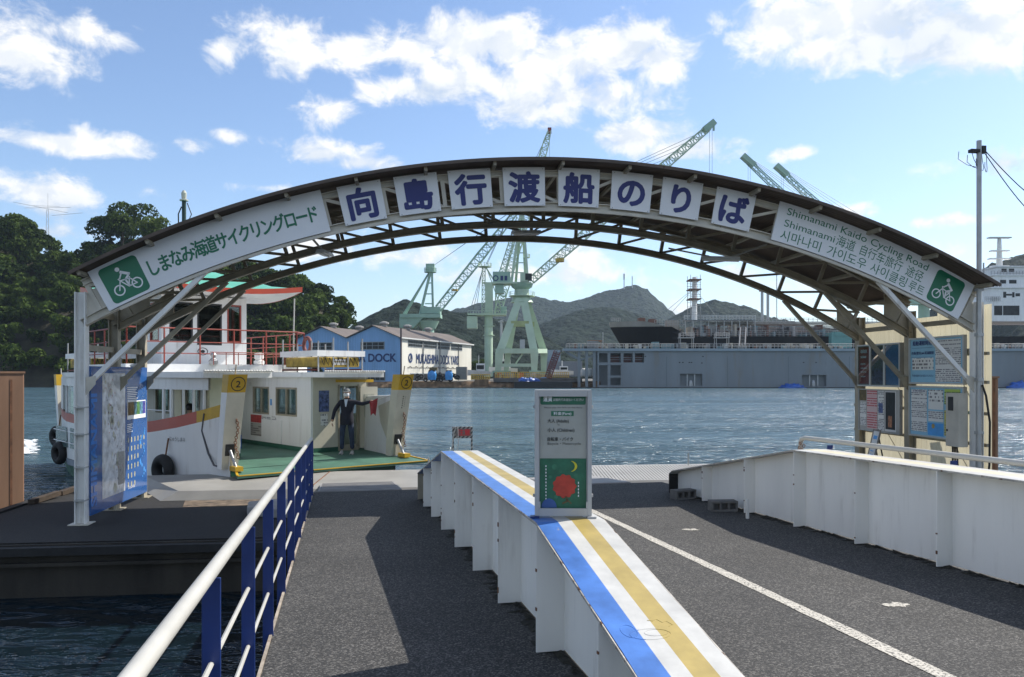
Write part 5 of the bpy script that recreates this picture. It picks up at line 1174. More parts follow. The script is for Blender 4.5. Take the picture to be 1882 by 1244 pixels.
# ================================================================ PEOPLE
SKIN = M('skin', (.42, .25, .17), .5, var=.08); NAVYJ = M('navy_jacket', (.012, .014, .028), .8, var=.25, vs=8, bump=.006, bs=14); JEANS = M('blue_jeans', (.03, .045, .085), .85, var=.3, vs=9, bump=.004, bs=20)
GREYC = M('grey_cap', (.17, .18, .18), .8, var=.1); SHOE = M('pale_shoe', (.45, .43, .40), .6, var=.15); MASKW = M('white_mask', (.75, .76, .78), .7, var=.03); SHIRT = M('pale_blue_shirt', (.55, .62, .72), .7); BLACKC = M('black_cloth', (.014, .014, .016), .85, var=.2, vs=8); HAIR = M('black_hair', (.012, .010, .009), .6)
def skin_body(name, nodes, edges, mats, pick, parent, root='pelvis', sub=2):
    """nodes: name -> (pos, radius) ; one continuous skinned surface"""
    keys = list(nodes); idx = {k: i for i, k in enumerate(keys)}
    me = bpy.data.meshes.new(name+'_rig'); me.from_pydata([nodes[k][0] for k in keys], [(idx[a], idx[b2]) for a, b2 in edges], [])
    o = bpy.data.objects.new(name+'_rig', me); col.objects.link(o)
    md = o.modifiers.new('skin', 'SKIN'); md.use_smooth_shade = True
    sv = me.skin_vertices[0].data if me.skin_vertices else None
    if sv is None:
        bpy.context.view_layer.objects.active = o; sv = me.skin_vertices[0].data
    for k in keys:
        r_ = nodes[k][1]; sv[idx[k]].radius = r_ if isinstance(r_, tuple) else (r_, r_); sv[idx[k]].use_root = (k == root)
    s_ = o.modifiers.new('sub', 'SUBSURF'); s_.levels = sub; s_.render_levels = sub
    dg = bpy.context.evaluated_depsgraph_get(); m2 = bpy.data.meshes.new_from_object(o.evaluated_get(dg)); bpy.data.objects.remove(o); bpy.data.meshes.remove(me)
    m2.name = name; m2.materials.clear()
    for mm in mats: m2.materials.append(mm)
    for p in m2.polygons: p.material_index = pick(p.center); p.use_smooth = True
    ob = bpy.data.objects.new(name, m2); col.objects.link(ob); ob.parent = parent; return ob
# crewman in the doorway, drawn in his own frame: x to the picture's right, y away, z up
mb0 = FF((1.52, 1.30, DZ+.003))
crew = thing('person', 'crewman in navy jacket, jeans, grey cap and white mask holding a furled red flag', 'person', mb0)
ROOT[crew] = Vector((0, 0, 0))                      # children are given in the person's own frame
N_ = {'pelvis': ((0, 0, .93), (.135, .11)), 'waist': ((0, .0, 1.08), (.145, .12)), 'chest': ((0, .0, 1.28), (.165, .125)), 'collar': ((0, .0, 1.425), (.105, .085)), 'neck': ((0, -.005, 1.50), .055), 'head0': ((0, -.015, 1.56), (.066, .075)), 'head1': ((0, -.02, 1.64), (.078, .092)), 'head2': ((0, -.01, 1.71), (.066, .078)),
 'shL': ((-.17, .0, 1.385), .07), 'elL': ((-.32, -.02, 1.16), .058), 'wrL': ((-.36, -.10, .93), .045), 'haL': ((-.365, -.12, .86), (.035, .04)),
 'shR': ((.18, .0, 1.39), .07), 'elR': ((.43, -.05, 1.33), .056), 'wrR': ((.66, -.10, 1.40), .042), 'haR': ((.72, -.12, 1.415), (.034, .036)),
 'hipL': ((-.095, 0, .86), .098), 'knL': ((-.125, -.02, .50), .072), 'anL': ((-.135, .0, .115), .058), 'hipR': ((.095, 0, .86), .098), 'knR': ((.13, -.03, .49), .072), 'anR': ((.145, .0, .115), .058)}
E_ = [('pelvis', 'waist'), ('waist', 'chest'), ('chest', 'collar'), ('collar', 'neck'), ('neck', 'head0'), ('head0', 'head1'), ('head1', 'head2'), ('chest', 'shL'), ('shL', 'elL'), ('elL', 'wrL'), ('wrL', 'haL'), ('chest', 'shR'), ('shR', 'elR'), ('elR', 'wrR'), ('wrR', 'haR'), ('pelvis', 'hipL'), ('hipL', 'knL'), ('knL', 'anL'), ('pelvis', 'hipR'), ('hipR', 'knR'), ('knR', 'anR')]
def pk(c):
    if c.z > 1.475 and abs(c.x) < .13: return 0
    if c.x > .645 or (c.x < -.30 and c.z < .925): return 0
    if c.z > .86: return 1
    return 2
skin_body('body', N_, E_, [SKIN, NAVYJ, JEANS], pk, crew)
def hand(parent, c, fwd, side, up, n_=5, curl=.9, mat=SKIN):
    c, fwd, side, up = Vector(c), Vector(fwd), Vector(side), Vector(up)
    for k in range(4):
        o = c+side*(-.027+.018*k)+fwd*.035; l = (.062, .07, .066, .052)[k]; a1, a2 = curl*.6, curl*1.5
        p1 = o+(fwd*math.cos(a1)+up*-math.sin(a1))*l*.5; p2 = p1+(fwd*math.cos(a2)+up*-math.sin(a2))*l*.5
        mb = MB(); mb.tube([o, p1, p2], [.0095, .009, .007], 7); mb.build('finger', mat, parent, smooth=True)
    mb = MB(); o = c+side*-.034; mb.tube([o, o-side*.022+fwd*.02-up*.01, o-side*.016+fwd*.048-up*.022], [.0105, .0095, .0075], 7); mb.build('thumb', mat, parent, smooth=True)
hand(crew, (.735, -.125, 1.415), (.8, -.3, .1), (0, .3, .95), (0, -1, .2), curl=1.2); hand(crew, (-.366, -.125, .835), (0, -.15, -1), (.0, 1, 0), (-1, 0, 0), curl=.5)
for (x, y) in ((-.135, -.05), (.15, -.05)):
    mb = MB(); P = []
    for (yy, w_, h) in ((.075, .035, .07), (.04, .045, .10), (-.02, .048, .095), (-.09, .052, .065), (-.15, .046, .05), (-.185, .025, .035)):
        for k in range(9): a = math.pi*k/8; P.append((x+w_*math.cos(a), y+yy, .002+h*math.sin(a)))
    mb.grid(P, 6, 9); mb.build('shoe', SHOE, crew, smooth=True)
    mb = MB(); mb.tube([(x, y+.075, .03), (x, y+.07, .02)], .03, 8); mb.build('shoe_heel', SHOE, crew)
mb = MB(); P = []
for k in range(7):
    a = k/6*math.pi/2
    for j in range(16): b2 = 2*math.pi*j/16; P.append((.092*math.cos(a)*math.cos(b2), -.015+.108*math.cos(a)*math.sin(b2), 1.665+.10*math.sin(a)))
mb.grid([P[i*16+j % 16] for i in range(7) for j in range(17)], 7, 17); mb.add([(x, y, z) for (x, y, z) in [(-.075, -.09, 1.672), (.075, -.09, 1.672), (.062, -.165, 1.652), (0, -.185, 1.648), (-.062, -.165, 1.652), (-.07, -.09, 1.66), (.07, -.09, 1.66), (.058, -.163, 1.644), (0, -.183, 1.640), (-.058, -.163, 1.644)]], [(0, 4, 3, 2, 1), (5, 6, 7, 8, 9), (0, 5, 9, 4), (4, 9, 8, 3), (3, 8, 7, 2), (2, 7, 6, 1)]); mb.build('cap', GREYC, crew, smooth='auto')
mb = MB(); P = []
for i in range(6):
    z = 1.535+.085*i/5
    for j in range(9): a = R(-150+120*j/8); k = 1.0+.10*math.sin(math.pi*i/5); P.append((.083*k*math.cos(a), -.015+.105*k*math.sin(a)*(1.05), z))
mb.grid(P, 6, 9); mb.build('mask', MASKW, crew, smooth=True)
mb = MB()
for s_ in (-1, 1): mb.obox((s_*.032, -.113, 1.645), (1, 0, 0), (0, 1, 0), (0, 0, 1), .012, .004, .005)
mb.build('eye', HAIR, crew)
mb = MB()
for s_ in (-1, 1): mb.lathe([(.006, -.03), (.013, -.01), (.014, .015), (.006, .03)], (s_*.085, .0, 1.62), 8)
mb.build('ear', SKIN, crew, smooth=True)
mb = MB(); mb.torus((0, .01, 1.60), (0, 0, 1), .07, .022, 16, 6); mb.build('hair', M('grey_hair', (.10, .10, .10), .8), crew, smooth=True)
mb = MB(); mb.add([(-.05, -.112, 1.46), (.05, -.112, 1.46), (.012, -.150, 1.26), (-.012, -.150, 1.26)], [(0, 1, 2, 3)]); mb.build('shirt_front', SHIRT, crew)
mb = MB(); P = []
for (z, a, b2) in ((1.10, .168, .142), (1.0, .178, .15), (.90, .185, .152), (.80, .182, .145), (.775, .172, .135)):
    for j in range(17): t_ = 2*math.pi*j/16; P.append((a*math.cos(t_), b2*math.sin(t_), z))
mb.grid(P, 5, 17); mb.build('jacket_hem', NAVYJ, crew, smooth=True)
fg = thing('signal_flag', 'furled red flag on a white stick held out by the crewman', 'flag', mb0+Vector((.75, -.12, 1.41)))
b_ = mb0+Vector((.75, -.14, 1.41))
mb = MB(); mb.tube([b_+Vector((-.06, 0, -.03)), b_+Vector((.46, .0, .16))], .011, 8); mb.build('stick', RAIL, fg)
mb = MB(); mb.lathe([(.012, -.02), (.022, 0), (.012, .02)], b_+Vector((.47, 0, .165)), 8); mb.build('knob', RAIL, fg)
mb = MB(); P = []
for i in range(8):
    for j in range(8):
        a, b2 = i/7, j/7; P.append(b_+Vector((-.12+.22*a*(1-.4*b2)+.03*b2, .02*math.sin(a*7+b2*3)-.02, -.02-.30*b2+.10*a*(1-b2)-.07*b2*abs(a-.5)*2)))
mb.grid(P, 8, 8); mb.build('cloth', M('faded_red_cloth', (.34, .045, .05), .85, var=.2, vs=10), fg, smooth=True)
# two passengers behind the window of the left cabin
def seated(label, fx, fy, turn, hat=False):
    base = FF((fx, fy, DZ)); pr = thing('person', label, 'person', base); ROOT[pr] = Vector((0, 0, 0)); pr.rotation_euler = (0, 0, turn)
    N2_ = {'pelvis': ((0, 0, .52), (.14, .12)), 'waist': ((0, 0, .68), .13), 'chest': ((0, -.02, .92), (.165, .12)), 'collar': ((0, -.02, 1.06), (.09, .08)), 'neck': ((0, -.03, 1.12), .05), 'h0': ((0, -.04, 1.18), (.065, .075)), 'h1': ((0, -.045, 1.26), (.077, .09)), 'h2': ((0, -.035, 1.33), (.062, .075)),
      'shL': ((-.18, -.02, 1.02), .065), 'elL': ((-.23, -.12, .80), .05), 'haL': ((-.14, -.32, .70), .038), 'shR': ((.18, -.02, 1.02), .065), 'elR': ((.23, -.12, .80), .05), 'haR': ((.14, -.32, .70), .038),
      'hL': ((-.1, -.05, .5), .095), 'kL': ((-.12, -.42, .5), .07), 'aL': ((-.12, -.42, .08), .055), 'hR': ((.1, -.05, .5), .095), 'kR': ((.12, -.42, .5), .07), 'aR': ((.12, -.42, .08), .055)}
    E2 = [('pelvis', 'waist'), ('waist', 'chest'), ('chest', 'collar'), ('collar', 'neck'), ('neck', 'h0'), ('h0', 'h1'), ('h1', 'h2'), ('chest', 'shL'), ('shL', 'elL'), ('elL', 'haL'), ('chest', 'shR'), ('shR', 'elR'), ('elR', 'haR'), ('pelvis', 'hL'), ('hL', 'kL'), ('kL', 'aL'), ('pelvis', 'hR'), ('hR', 'kR'), ('kR', 'aR')]
    skin_body('body', N2_, E2, [SKIN, BLACKC, JEANS], lambda c: 0 if (c.z > 1.10 and abs(c.x) < .12) or c.y < -.28 and c.z > .6 else (1 if c.z > .55 else 2), pr)
    mb = MB(); P = []
    for k in range(7):
        a = (-.35+k/6*1.35)*math.pi/2
        for j in range(17): b2 = 2*math.pi*j/16; P.append((.092*math.cos(a)*math.cos(b2), -.025+.10*math.cos(a)*math.sin(b2), 1.275+.095*math.sin(a)))
    mb.grid(P, 7, 17); mb.build('hair', HAIR, pr, smooth=True)
    mb = MB(); mb.box(-.25, .25, -.1, .28, .0, .40); mb.box(-.25, .25, .2, .28, .40, .85); mb.v = [tuple(Matrix.Rotation(turn, 3, 'Z') @ Vector(v)+base) for v in mb.v]
    tag(mb.build('cabin_seat', M('brown_seat', (.10, .06, .04), .7)), 'bench seat in the left ferry cabin under the '+('leaning' if hat else 'upright')+' passenger', 'seat')
    return pr
seated('dark clothed passenger seated at the left cabin window, the left one of two', -1.75, 3.75, R(150))
seated('dark clothed passenger leaning to the left cabin window, the right one of two', -2.05, 2.85, R(185), True)

# ================================================================ FAR SHORE
def vnoise(x, y, seed=0):
    xi, yi = np.floor(x).astype(np.int64), np.floor(y).astype(np.int64); fx, fy = x-xi, y-yi
    def hsh(a, b2):
        h = (a*374761393+b2*668265263+seed*982451653) & 0x7fffffff; h = ((h ^ (h >> 13))*1274126177) & 0x7fffffff; return ((h ^ (h >> 16)) & 0xffff)/65535.0
    ux, uy = fx*fx*(3-2*fx), fy*fy*(3-2*fy)
    return (hsh(xi, yi)*(1-ux)+hsh(xi+1, yi)*ux)*(1-uy)+(hsh(xi, yi+1)*(1-ux)+hsh(xi+1, yi+1)*ux)*uy
def foliage_mat(name, a, b2, sc_, trans=.25):
    m = bpy.data.materials.new(name); m.use_nodes = True; t = NT(m.node_tree); bs = m.node_tree.nodes['Principled BSDF']; bs.inputs['Roughness'].default_value = .75; bs.inputs['Specular IOR Level'].default_value = .08
    co = t.n('ShaderNodeTexCoord').outputs['Object']; at = t.n('ShaderNodeAttribute', attribute_name='tint')
    f_ = t.m('ADD', t.m('MULTIPLY', t.noise(co, sc_, 4, .6), .8), t.m('MULTIPLY', at.outputs['Fac'], .5)); f_ = t.ramp(f_, .30, .80)
    c = t.mix(f_, (*a, 1), (*b2, 1)); t.L.new(c, bs.inputs['Base Color'])
    tr = t.n('ShaderNodeBsdfTranslucent'); t.L.new(c, tr.inputs[0]); ms = t.n('ShaderNodeMixShader', i_0=trans)
    t.L.new(bs.outputs[0], ms.inputs[1]); t.L.new(tr.outputs[0], ms.inputs[2]); t.L.new(ms.outputs[0], m.node_tree.nodes['Material Output'].inputs[0]); return m
def hill_mat(name, a, b2, sc_):
    m = bpy.data.materials.new(name); m.use_nodes = True; t = NT(m.node_tree); bs = m.node_tree.nodes['Principled BSDF']; bs.inputs['Roughness'].default_value = .85; bs.inputs['Specular IOR Level'].default_value = .1
    co = t.n('ShaderNodeTexCoord').outputs['Object']; vo = t.n('ShaderNodeTexVoronoi', i_Scale=.13); t.L.new(co, vo.inputs['Vector']); sp = t.n('ShaderNodeSeparateColor'); t.L.new(vo.outputs['Color'], sp.inputs[0])
    f_ = t.ramp(t.m('ADD', t.m('MULTIPLY', t.noise(co, sc_, 4, .6), .9), t.m('MULTIPLY', sp.outputs[0], .35)), .35, .90)
    t.L.new(t.mix(f_, (*a, 1), (*b2, 1)), bs.inputs['Base Color'])
    h = t.m('ADD', t.m('MULTIPLY', vo.outputs['Distance'], -1.0), t.m('MULTIPLY', t.noise(co, .5, 4, .65), .7))
    bn = t.n('ShaderNodeBump', i_Strength=1.0, i_Distance=5.0); t.L.new(h, bn.inputs['Height']); t.L.new(bn.outputs[0], bs.inputs['Normal']); return m
LEAF = foliage_mat('broadleaf_foliage', (.013, .028, .008), (.070, .108, .020), .12); LEAF2 = foliage_mat('yellow_green_foliage', (.05, .085, .018), (.13, .17, .035), .2)
HILLM = hill_mat('wooded_hill_canopy', (.006, .015, .011), (.018, .032, .020), .05); SOIL = M('hill_soil', (.045, .042, .025), .95, var=.4, vs=.3)
BARK = M('bark', (.06, .045, .03), .9, var=.3, vs=4)
def crown_arrays(seed, n=620, rx=3.6, rz=3.4, leaf=.62):
    g = np.random.default_rng(seed); nl = 9
    th = g.uniform(0, 2*np.pi, nl); rr_ = g.uniform(.25, .68, nl)*rx; lc = np.c_[rr_*np.cos(th), rr_*np.sin(th), g.uniform(-.35, .55, nl)*rz]; lc[0] = (0, 0, rz*.45)
    lr = g.uniform(.36, .55, nl)*rx; k = g.integers(0, nl, n); d = g.normal(size=(n, 3)); d /= np.linalg.norm(d, axis=1)[:, None]; d[:, 2] = np.where(d[:, 2] < -.45, -d[:, 2], d[:, 2])
    c = lc[k]+d*(lr[k]*g.uniform(.62, 1.06, n)**.6)[:, None]; nrm = d*.8+g.normal(size=(n, 3))*.55; nrm /= np.linalg.norm(nrm, axis=1)[:, None]
    a = np.cross(nrm, g.normal(size=(n, 3))); a /= np.linalg.norm(a, axis=1)[:, None]; b2 = np.cross(nrm, a); s_ = (leaf*g.uniform(.55, 1.25, n))[:, None]
    V = np.stack([c+a*s_*.9, c+b2*s_*.55, c-a*s_*.9, c-b2*s_*.55], 1)     # diamond shaped sprays
    V[:, 1] += nrm*s_*.25; V[:, 3] += nrm*s_*.25
    return V.reshape(-1, 3), np.repeat(g.uniform(0, 1, n)*.6, 4)
def quads_object(name, V, tint, mat, parent=None):
    n = len(V); me = bpy.data.meshes.new(name); me.vertices.add(n); me.vertices.foreach_set('co', V.astype(np.float32).ravel()); q = n//4
    me.loops.add(n); me.loops.foreach_set('vertex_index', np.arange(n, dtype=np.int32)); me.polygons.add(q); me.polygons.foreach_set('loop_start', np.arange(0, n, 4, dtype=np.int32)); me.polygons.foreach_set('loop_total', np.full(q, 4, np.int32))
    me.materials.append(mat); at = me.attributes.new('tint', 'FLOAT', 'POINT'); at.data.foreach_set('value', tint.astype(np.float32)); me.update(calc_edges=True); me.validate()
    o = bpy.data.objects.new(name, me); col.objects.link(o)
    if parent is not None: o.parent = parent
    return o
# ---- land
mb = MB(); mb.prism([(x, y, -2) for (x, y) in [(-900, 214), (-64, 214), (-60, 199), (22, 199), (30, 262), (900, 262), (900, 3200), (-900, 3200)]], (0, 0, 3.5)); tag(mb.build('shore_ground', M('quay_ground', (.16, .15, .13), .9, var=.3, vs=.2)), kind='structure', label='flat ground of the dockyard shore')
QUAY = M('stained_quay_stone', (.24, .15, .08), .9, var=.5, vs=.8, bump=.1, bs=2, streak=True)
mb = MB(); P = []
for i in range(61):
    x = -61+83*i/60
    for (dy, z) in ((0, -1), (-.8-random.uniform(0, .8), .1), (-.4-random.uniform(0, .3), .9), (.0, 1.55), (.6, 1.56)): P.append((x, 198.5+dy, z+random.uniform(-.08, .08)))
mb.grid(P, 61, 5); tag(mb.build('quay_wall', QUAY), 'brown stained stone quay wall along the far shore', 'wall')

# ---- hills
def hill_z(sil, Yr, cut): 
    us = [p[0] for p in sil]; vs_ = [p[1] for p in sil]
    X = [(u-CX)/FPX*Yr for u in us]; Z = [ZE-(v-HZ)/FPX*Yr-cut for v in vs_]; return lambda x: np.interp(x, X, Z), X[0], X[-1]
def hill(name, label, sil, Yr, Y0, step, amp, cell, mat, back=60):
    fz, xa, xb = hill_z(sil, Yr, amp*.75); xs = np.arange(xa-40, xb+40, step); yr_ = np.arange(Y0, Yr+back, step*1.2); XX, YY = np.meshgrid(xs, yr_, indexing='ij')
    tt = np.clip((YY-Y0)/(Yr-Y0), 0, 1); prof = tt**.85*(1-.25*np.sin(tt*math.pi)); prof = np.where(YY > Yr, 1-((YY-Yr)/back)**2*.35, prof)
    zr = fz(XX*Yr/np.clip(YY, Yr*.72, None) if False else XX); ed = np.clip((XX-(xa-40))/45, 0, 1)*np.clip((xb+40-XX)/45, 0, 1)
    gully = (vnoise(XX/(zr.max()*.35), YY/(zr.max()*.9), 3)-.5)*zr*.30*np.sin(np.clip(tt, 0, 1)*math.pi)
    Z = (zr*prof+gully)*ed
    can = vnoise(XX/cell, YY/cell, 5)*.6+vnoise(XX/cell*2.3, YY/cell*2.3, 6)*.4+.5*vnoise(XX/cell*.35, YY/cell*.35, 7); Z = Z+can*amp*(ed > .02); Z = np.where(YY < Y0+step, 0.5, Z)
    P = np.c_[XX.ravel(), YY.ravel(), Z.ravel()]; mb = MB(); mb.grid([tuple(p) for p in P], len(xs), len(yr_)); o = mb.build(name, mat); tag(o, label, kind='structure'); return o
hill('hill', 'wooded hill behind the blue workshop', [(600, 625), (640, 600), (680, 575), (720, 556), (745, 551), (790, 563), (830, 570), (870, 577), (920, 590), (1000, 610)], 520, 330, 2.2, 4.5, 6.0, HILLM)
hill('mountain', 'far blue green mountain with masts on its summit', [(820, 575), (880, 556), (930, 547), (985, 544), (1010, 551), (1050, 555), (1085, 544), (1120, 534), (1150, 526), (1172, 525), (1190, 532), (1205, 545), (1225, 565), (1250, 585), (1310, 615)], 1700, 1150, 5.0, 7.5, 9, HILLM, 120)
hill('hill', 'dark wooded hill before the far mountain', [(930, 630), (960, 612), (1000, 592), (1040, 576), (1080, 567), (1110, 562), (1150, 569), (1200, 585), (1250, 605)], 950, 640, 3.2, 5.5, 7.5, HILLM, 80)
hill('hill', 'low round wooded hill behind the tanker mast', [(1200, 600), (1230, 586), (1250, 575), (1280, 560), (1310, 552), (1340, 554), (1380, 567), (1420, 583), (1500, 600), (1560, 610)], 1000, 700, 3.2, 5.5, 7.5, HILLM, 80)
hill('hill', 'dark hill at the right edge behind the ship bridge', [(1740, 560), (1790, 505), (1815, 492), (1830, 484), (1882, 466), (1960, 440), (2050, 430)], 620, 400, 2.6, 5, 6.5, HILLM, 60)
for (u, v0, v1, lab) in ((1147, 502, 527, 'left slim radio mast on the far mountain summit'), (1162, 507, 527, 'right lattice radio mast on the far mountain summit')):
    t0 = thing('radio_mast', lab, 'mast', px(u, v1, 1690), 'radio masts on the mountain'); a, b2 = px(u, v1+6, 1690), px(u, v0, 1690); mb = MB(); mb.tube([a, a.lerp(b2, .6), b2], [1.3, 1.0, .35], 6); mb.build('shaft', GALV, t0)
    mb = MB(); mb.tube([a.lerp(b2, .62), a.lerp(b2, .97)], 1.6 if u == 1147 else .9, 6); mb.build('antenna', M('mast_antenna', (.25, .27, .3), .6), t0)
# near wooded hill on the left: soil, a wood of many trees, single trees along its skyline
SIL = [(-260, 380), (-120, 400), (0, 388), (35, 395), (75, 430), (110, 455), (140, 470), (165, 440), (200, 430), (260, 430), (310, 436), (360, 445), (420, 462), (470, 478), (520, 489), (560, 500), (600, 517), (630, 535), (655, 565), (672, 598), (684, 640)]
YR = 262.0; fz, xa, xb = hill_z(SIL, YR, 7.5)
def left_hill(x, y):
    sx = x*YR/y if False else x; t_ = np.clip((y-206)/(YR-206), 0, 1); ed = np.clip((xb+3-x)/14, 0, 1); z = fz(x)*t_**.75*ed*(1+.10*(vnoise(x/14, y/14, 9)-.5)); return np.where(y > YR, z-(y-YR)*.25, z)
xs = np.arange(xa-10, xb+4, 3.0); yv = np.arange(204, 300, 3.0); XX, YY = np.meshgrid(xs, yv, indexing='ij'); ZZ = left_hill(XX, YY)-.3
mb = MB(); mb.grid([tuple(p) for p in np.c_[XX.ravel(), YY.ravel(), ZZ.ravel()]], len(xs), len(yv)); tag(mb.build('left_hill', SOIL), kind='structure', label='steep wooded hill on the left shore')
variants = [crown_arrays(s_, 640, 3.7, 3.3) for s_ in (11, 12, 13, 14, 15)]
VV, TT = [], []; placed = []; g = np.random.default_rng(3)
for k in range(9000):
    x = g.uniform(xa-4, xb+1); y = 206+g.uniform(0, 1)**.8*64; 
    if x/y*FPX+CX < -330: continue
    if any((x-a)**2+(y-b2)**2 < 15.5 for (a, b2) in placed[-900:]): continue
    placed.append((x, y)); 
    if len(placed) >= 900: break
for (x, y) in placed:
    z = float(left_hill(np.array(x), np.array(y))); V, T = variants[g.integers(0, 5)]; a = g.uniform(0, 6.28); s_ = g.uniform(.72, 1.22); ca, sa = math.cos(a), math.sin(a)
    W_ = np.c_[V[:, 0]*ca-V[:, 1]*sa, V[:, 0]*sa+V[:, 1]*ca, V[:, 2]]*s_*np.array([1, 1, g.uniform(.85, 1.2)]); VV.append(W_+np.array([x, y, z+3.6*s_])); TT.append(T+g.uniform(-.35, .45))
o = quads_object('wood', np.concatenate(VV), np.concatenate(TT), LEAF); tag(o, 'dense green wood covering the left hill', kind='stuff')
def trunk_mesh(h, r, seed):
    g2 = random.Random(seed); mb = MB(); mb.tube([(0, 0, -1.0), (.1, 0, h*.4), (.2, .1, h*.75), (.1, .1, h*1.1)], [r, r*.8, r*.6, r*.25], 7)
    for k in range(6): a = g2.uniform(0, 6.28); l = g2.uniform(1.4, 2.6); z0 = h*g2.uniform(.5, .9); mb.tube([(.1, 0, z0), (math.cos(a)*l*.5, math.sin(a)*l*.5, z0+.7), (math.cos(a)*l, math.sin(a)*l, z0+1.6)], [r*.5, r*.3, r*.12], 5)
    return mb
protos = []
for k in range(3):
    t0 = thing('tree', 'x', 'tree', (0, 0, 0)); V, T = crown_arrays(40+k, 900, 3.3, 3.2, .5); c_ = quads_object('crown', V+np.array([0, 0, 5.0]), T+.1*k, LEAF, t0); tr = trunk_mesh(4.2, .28, k).build('trunk', BARK, t0); protos.append((t0, c_, tr))
used = set()
def put_tree(k, loc, s_, label, group=None, mat=None, rz=None):
    t0, c_, tr = protos[k]
    if k in used:
        t1 = t0.copy(); col.objects.link(t1)
        for ch in (c_, tr): n_ = ch.copy(); n_.parent = t1; col.objects.link(n_); n_.name = ch.name
    else: used.add(k); t1 = t0
    t1.location = loc; t1.scale = s_; t1.rotation_euler = (0, 0, random.uniform(0, 6.28) if rz is None else rz); t1['label'] = label; t1['category'] = 'tree'
    if group: t1['group'] = group
    return t1
for k in range(34):
    u = 8+k*19.6+random.uniform(-5, 5)
    if 150 < u < 300: continue
    y = 255+random.uniform(-3, 4); x = (u-CX)/FPX*y; z = float(left_hill(np.array(x), np.array(y))); s_ = random.uniform(.6, .95); put_tree(k % 3, (x, y, z-1.2), (s_, s_, s_*random.uniform(.85, 1.1)), 'broadleaf tree standing out along the skyline of the left hill', 'skyline trees of the left hill')
# the big spreading tree and the pale one beside it
def big_tree(label, u, v_base, v_top, wpx, Y, seed, mat, n):
    b_ = px(u, v_base, Y); top = px(u, v_top, Y); h = top.z-b_.z; rx = wpx/FPX*Y/2; t0 = thing('tree', label, 'tree', b_); V, T = crown_arrays(seed, n, rx*.86, h*.42, .6); V = V+np.array([0, 0, h*.52]); quads_object('crown', V, T, mat, t0)
    mb = trunk_mesh(h*.45, .45, seed); mb.v = [(x+b_.x, y+b_.y, z+b_.z) for (x, y, z) in mb.v]; mb.build('trunk', BARK, t0)
big_tree('large dark spreading tree topping the left hill', 225, 462, 374, 150, 256, 77, LEAF, 5600)
big_tree('pale yellow green tree right of the large dark tree', 285, 462, 398, 80, 250, 78, LEAF2, 1400)
big_tree('bushy dark tree at the left picture edge', 10, 470, 390, 75, 250, 79, LEAF, 1400)
# amateur radio tower on the hill
rt = thing('antenna_tower', 'slim lattice antenna tower with long beam antennas on the left hill', 'antenna', px(88, 450, 270)); a, b2 = px(88, 470, 270), px(88, 385, 270); mb = MB()
for (dx, dy) in ((-.6, -.4), (.6, -.4), (0, .6)): mb.tube([a+Vector((dx, dy, 0)), b2+Vector((dx*.5, dy*.5, 0))], .07, 5)
for k in range(14): f0, f1_ = k/14, (k+1)/14; p = a.lerp(b2, f0); q_ = a.lerp(b2, f1_); s_ = 1 if k % 2 else -1; mb.tube([p+Vector((.6*s_*(1-f0*.5), 0, 0)), q_-Vector((.6*s_*(1-f1_*.5), 0, 0))], .05, 4)
mb.build('lattice', GALV, rt); mb = MB(); mb.tube([b2, px(88, 355, 270)], .06, 5); mb.build('mast_pole', GALV, rt)
for (u0, v0, u1, v1) in ((45, 382, 130, 381), (24, 371, 125, 391), (60, 378, 110, 379), (95, 396, 152, 391)): mb = MB(); mb.tube([px(u0, v0, 270), px(u1, v1, 270)], .05, 4); mb.build('beam_antenna', GALV, rt)

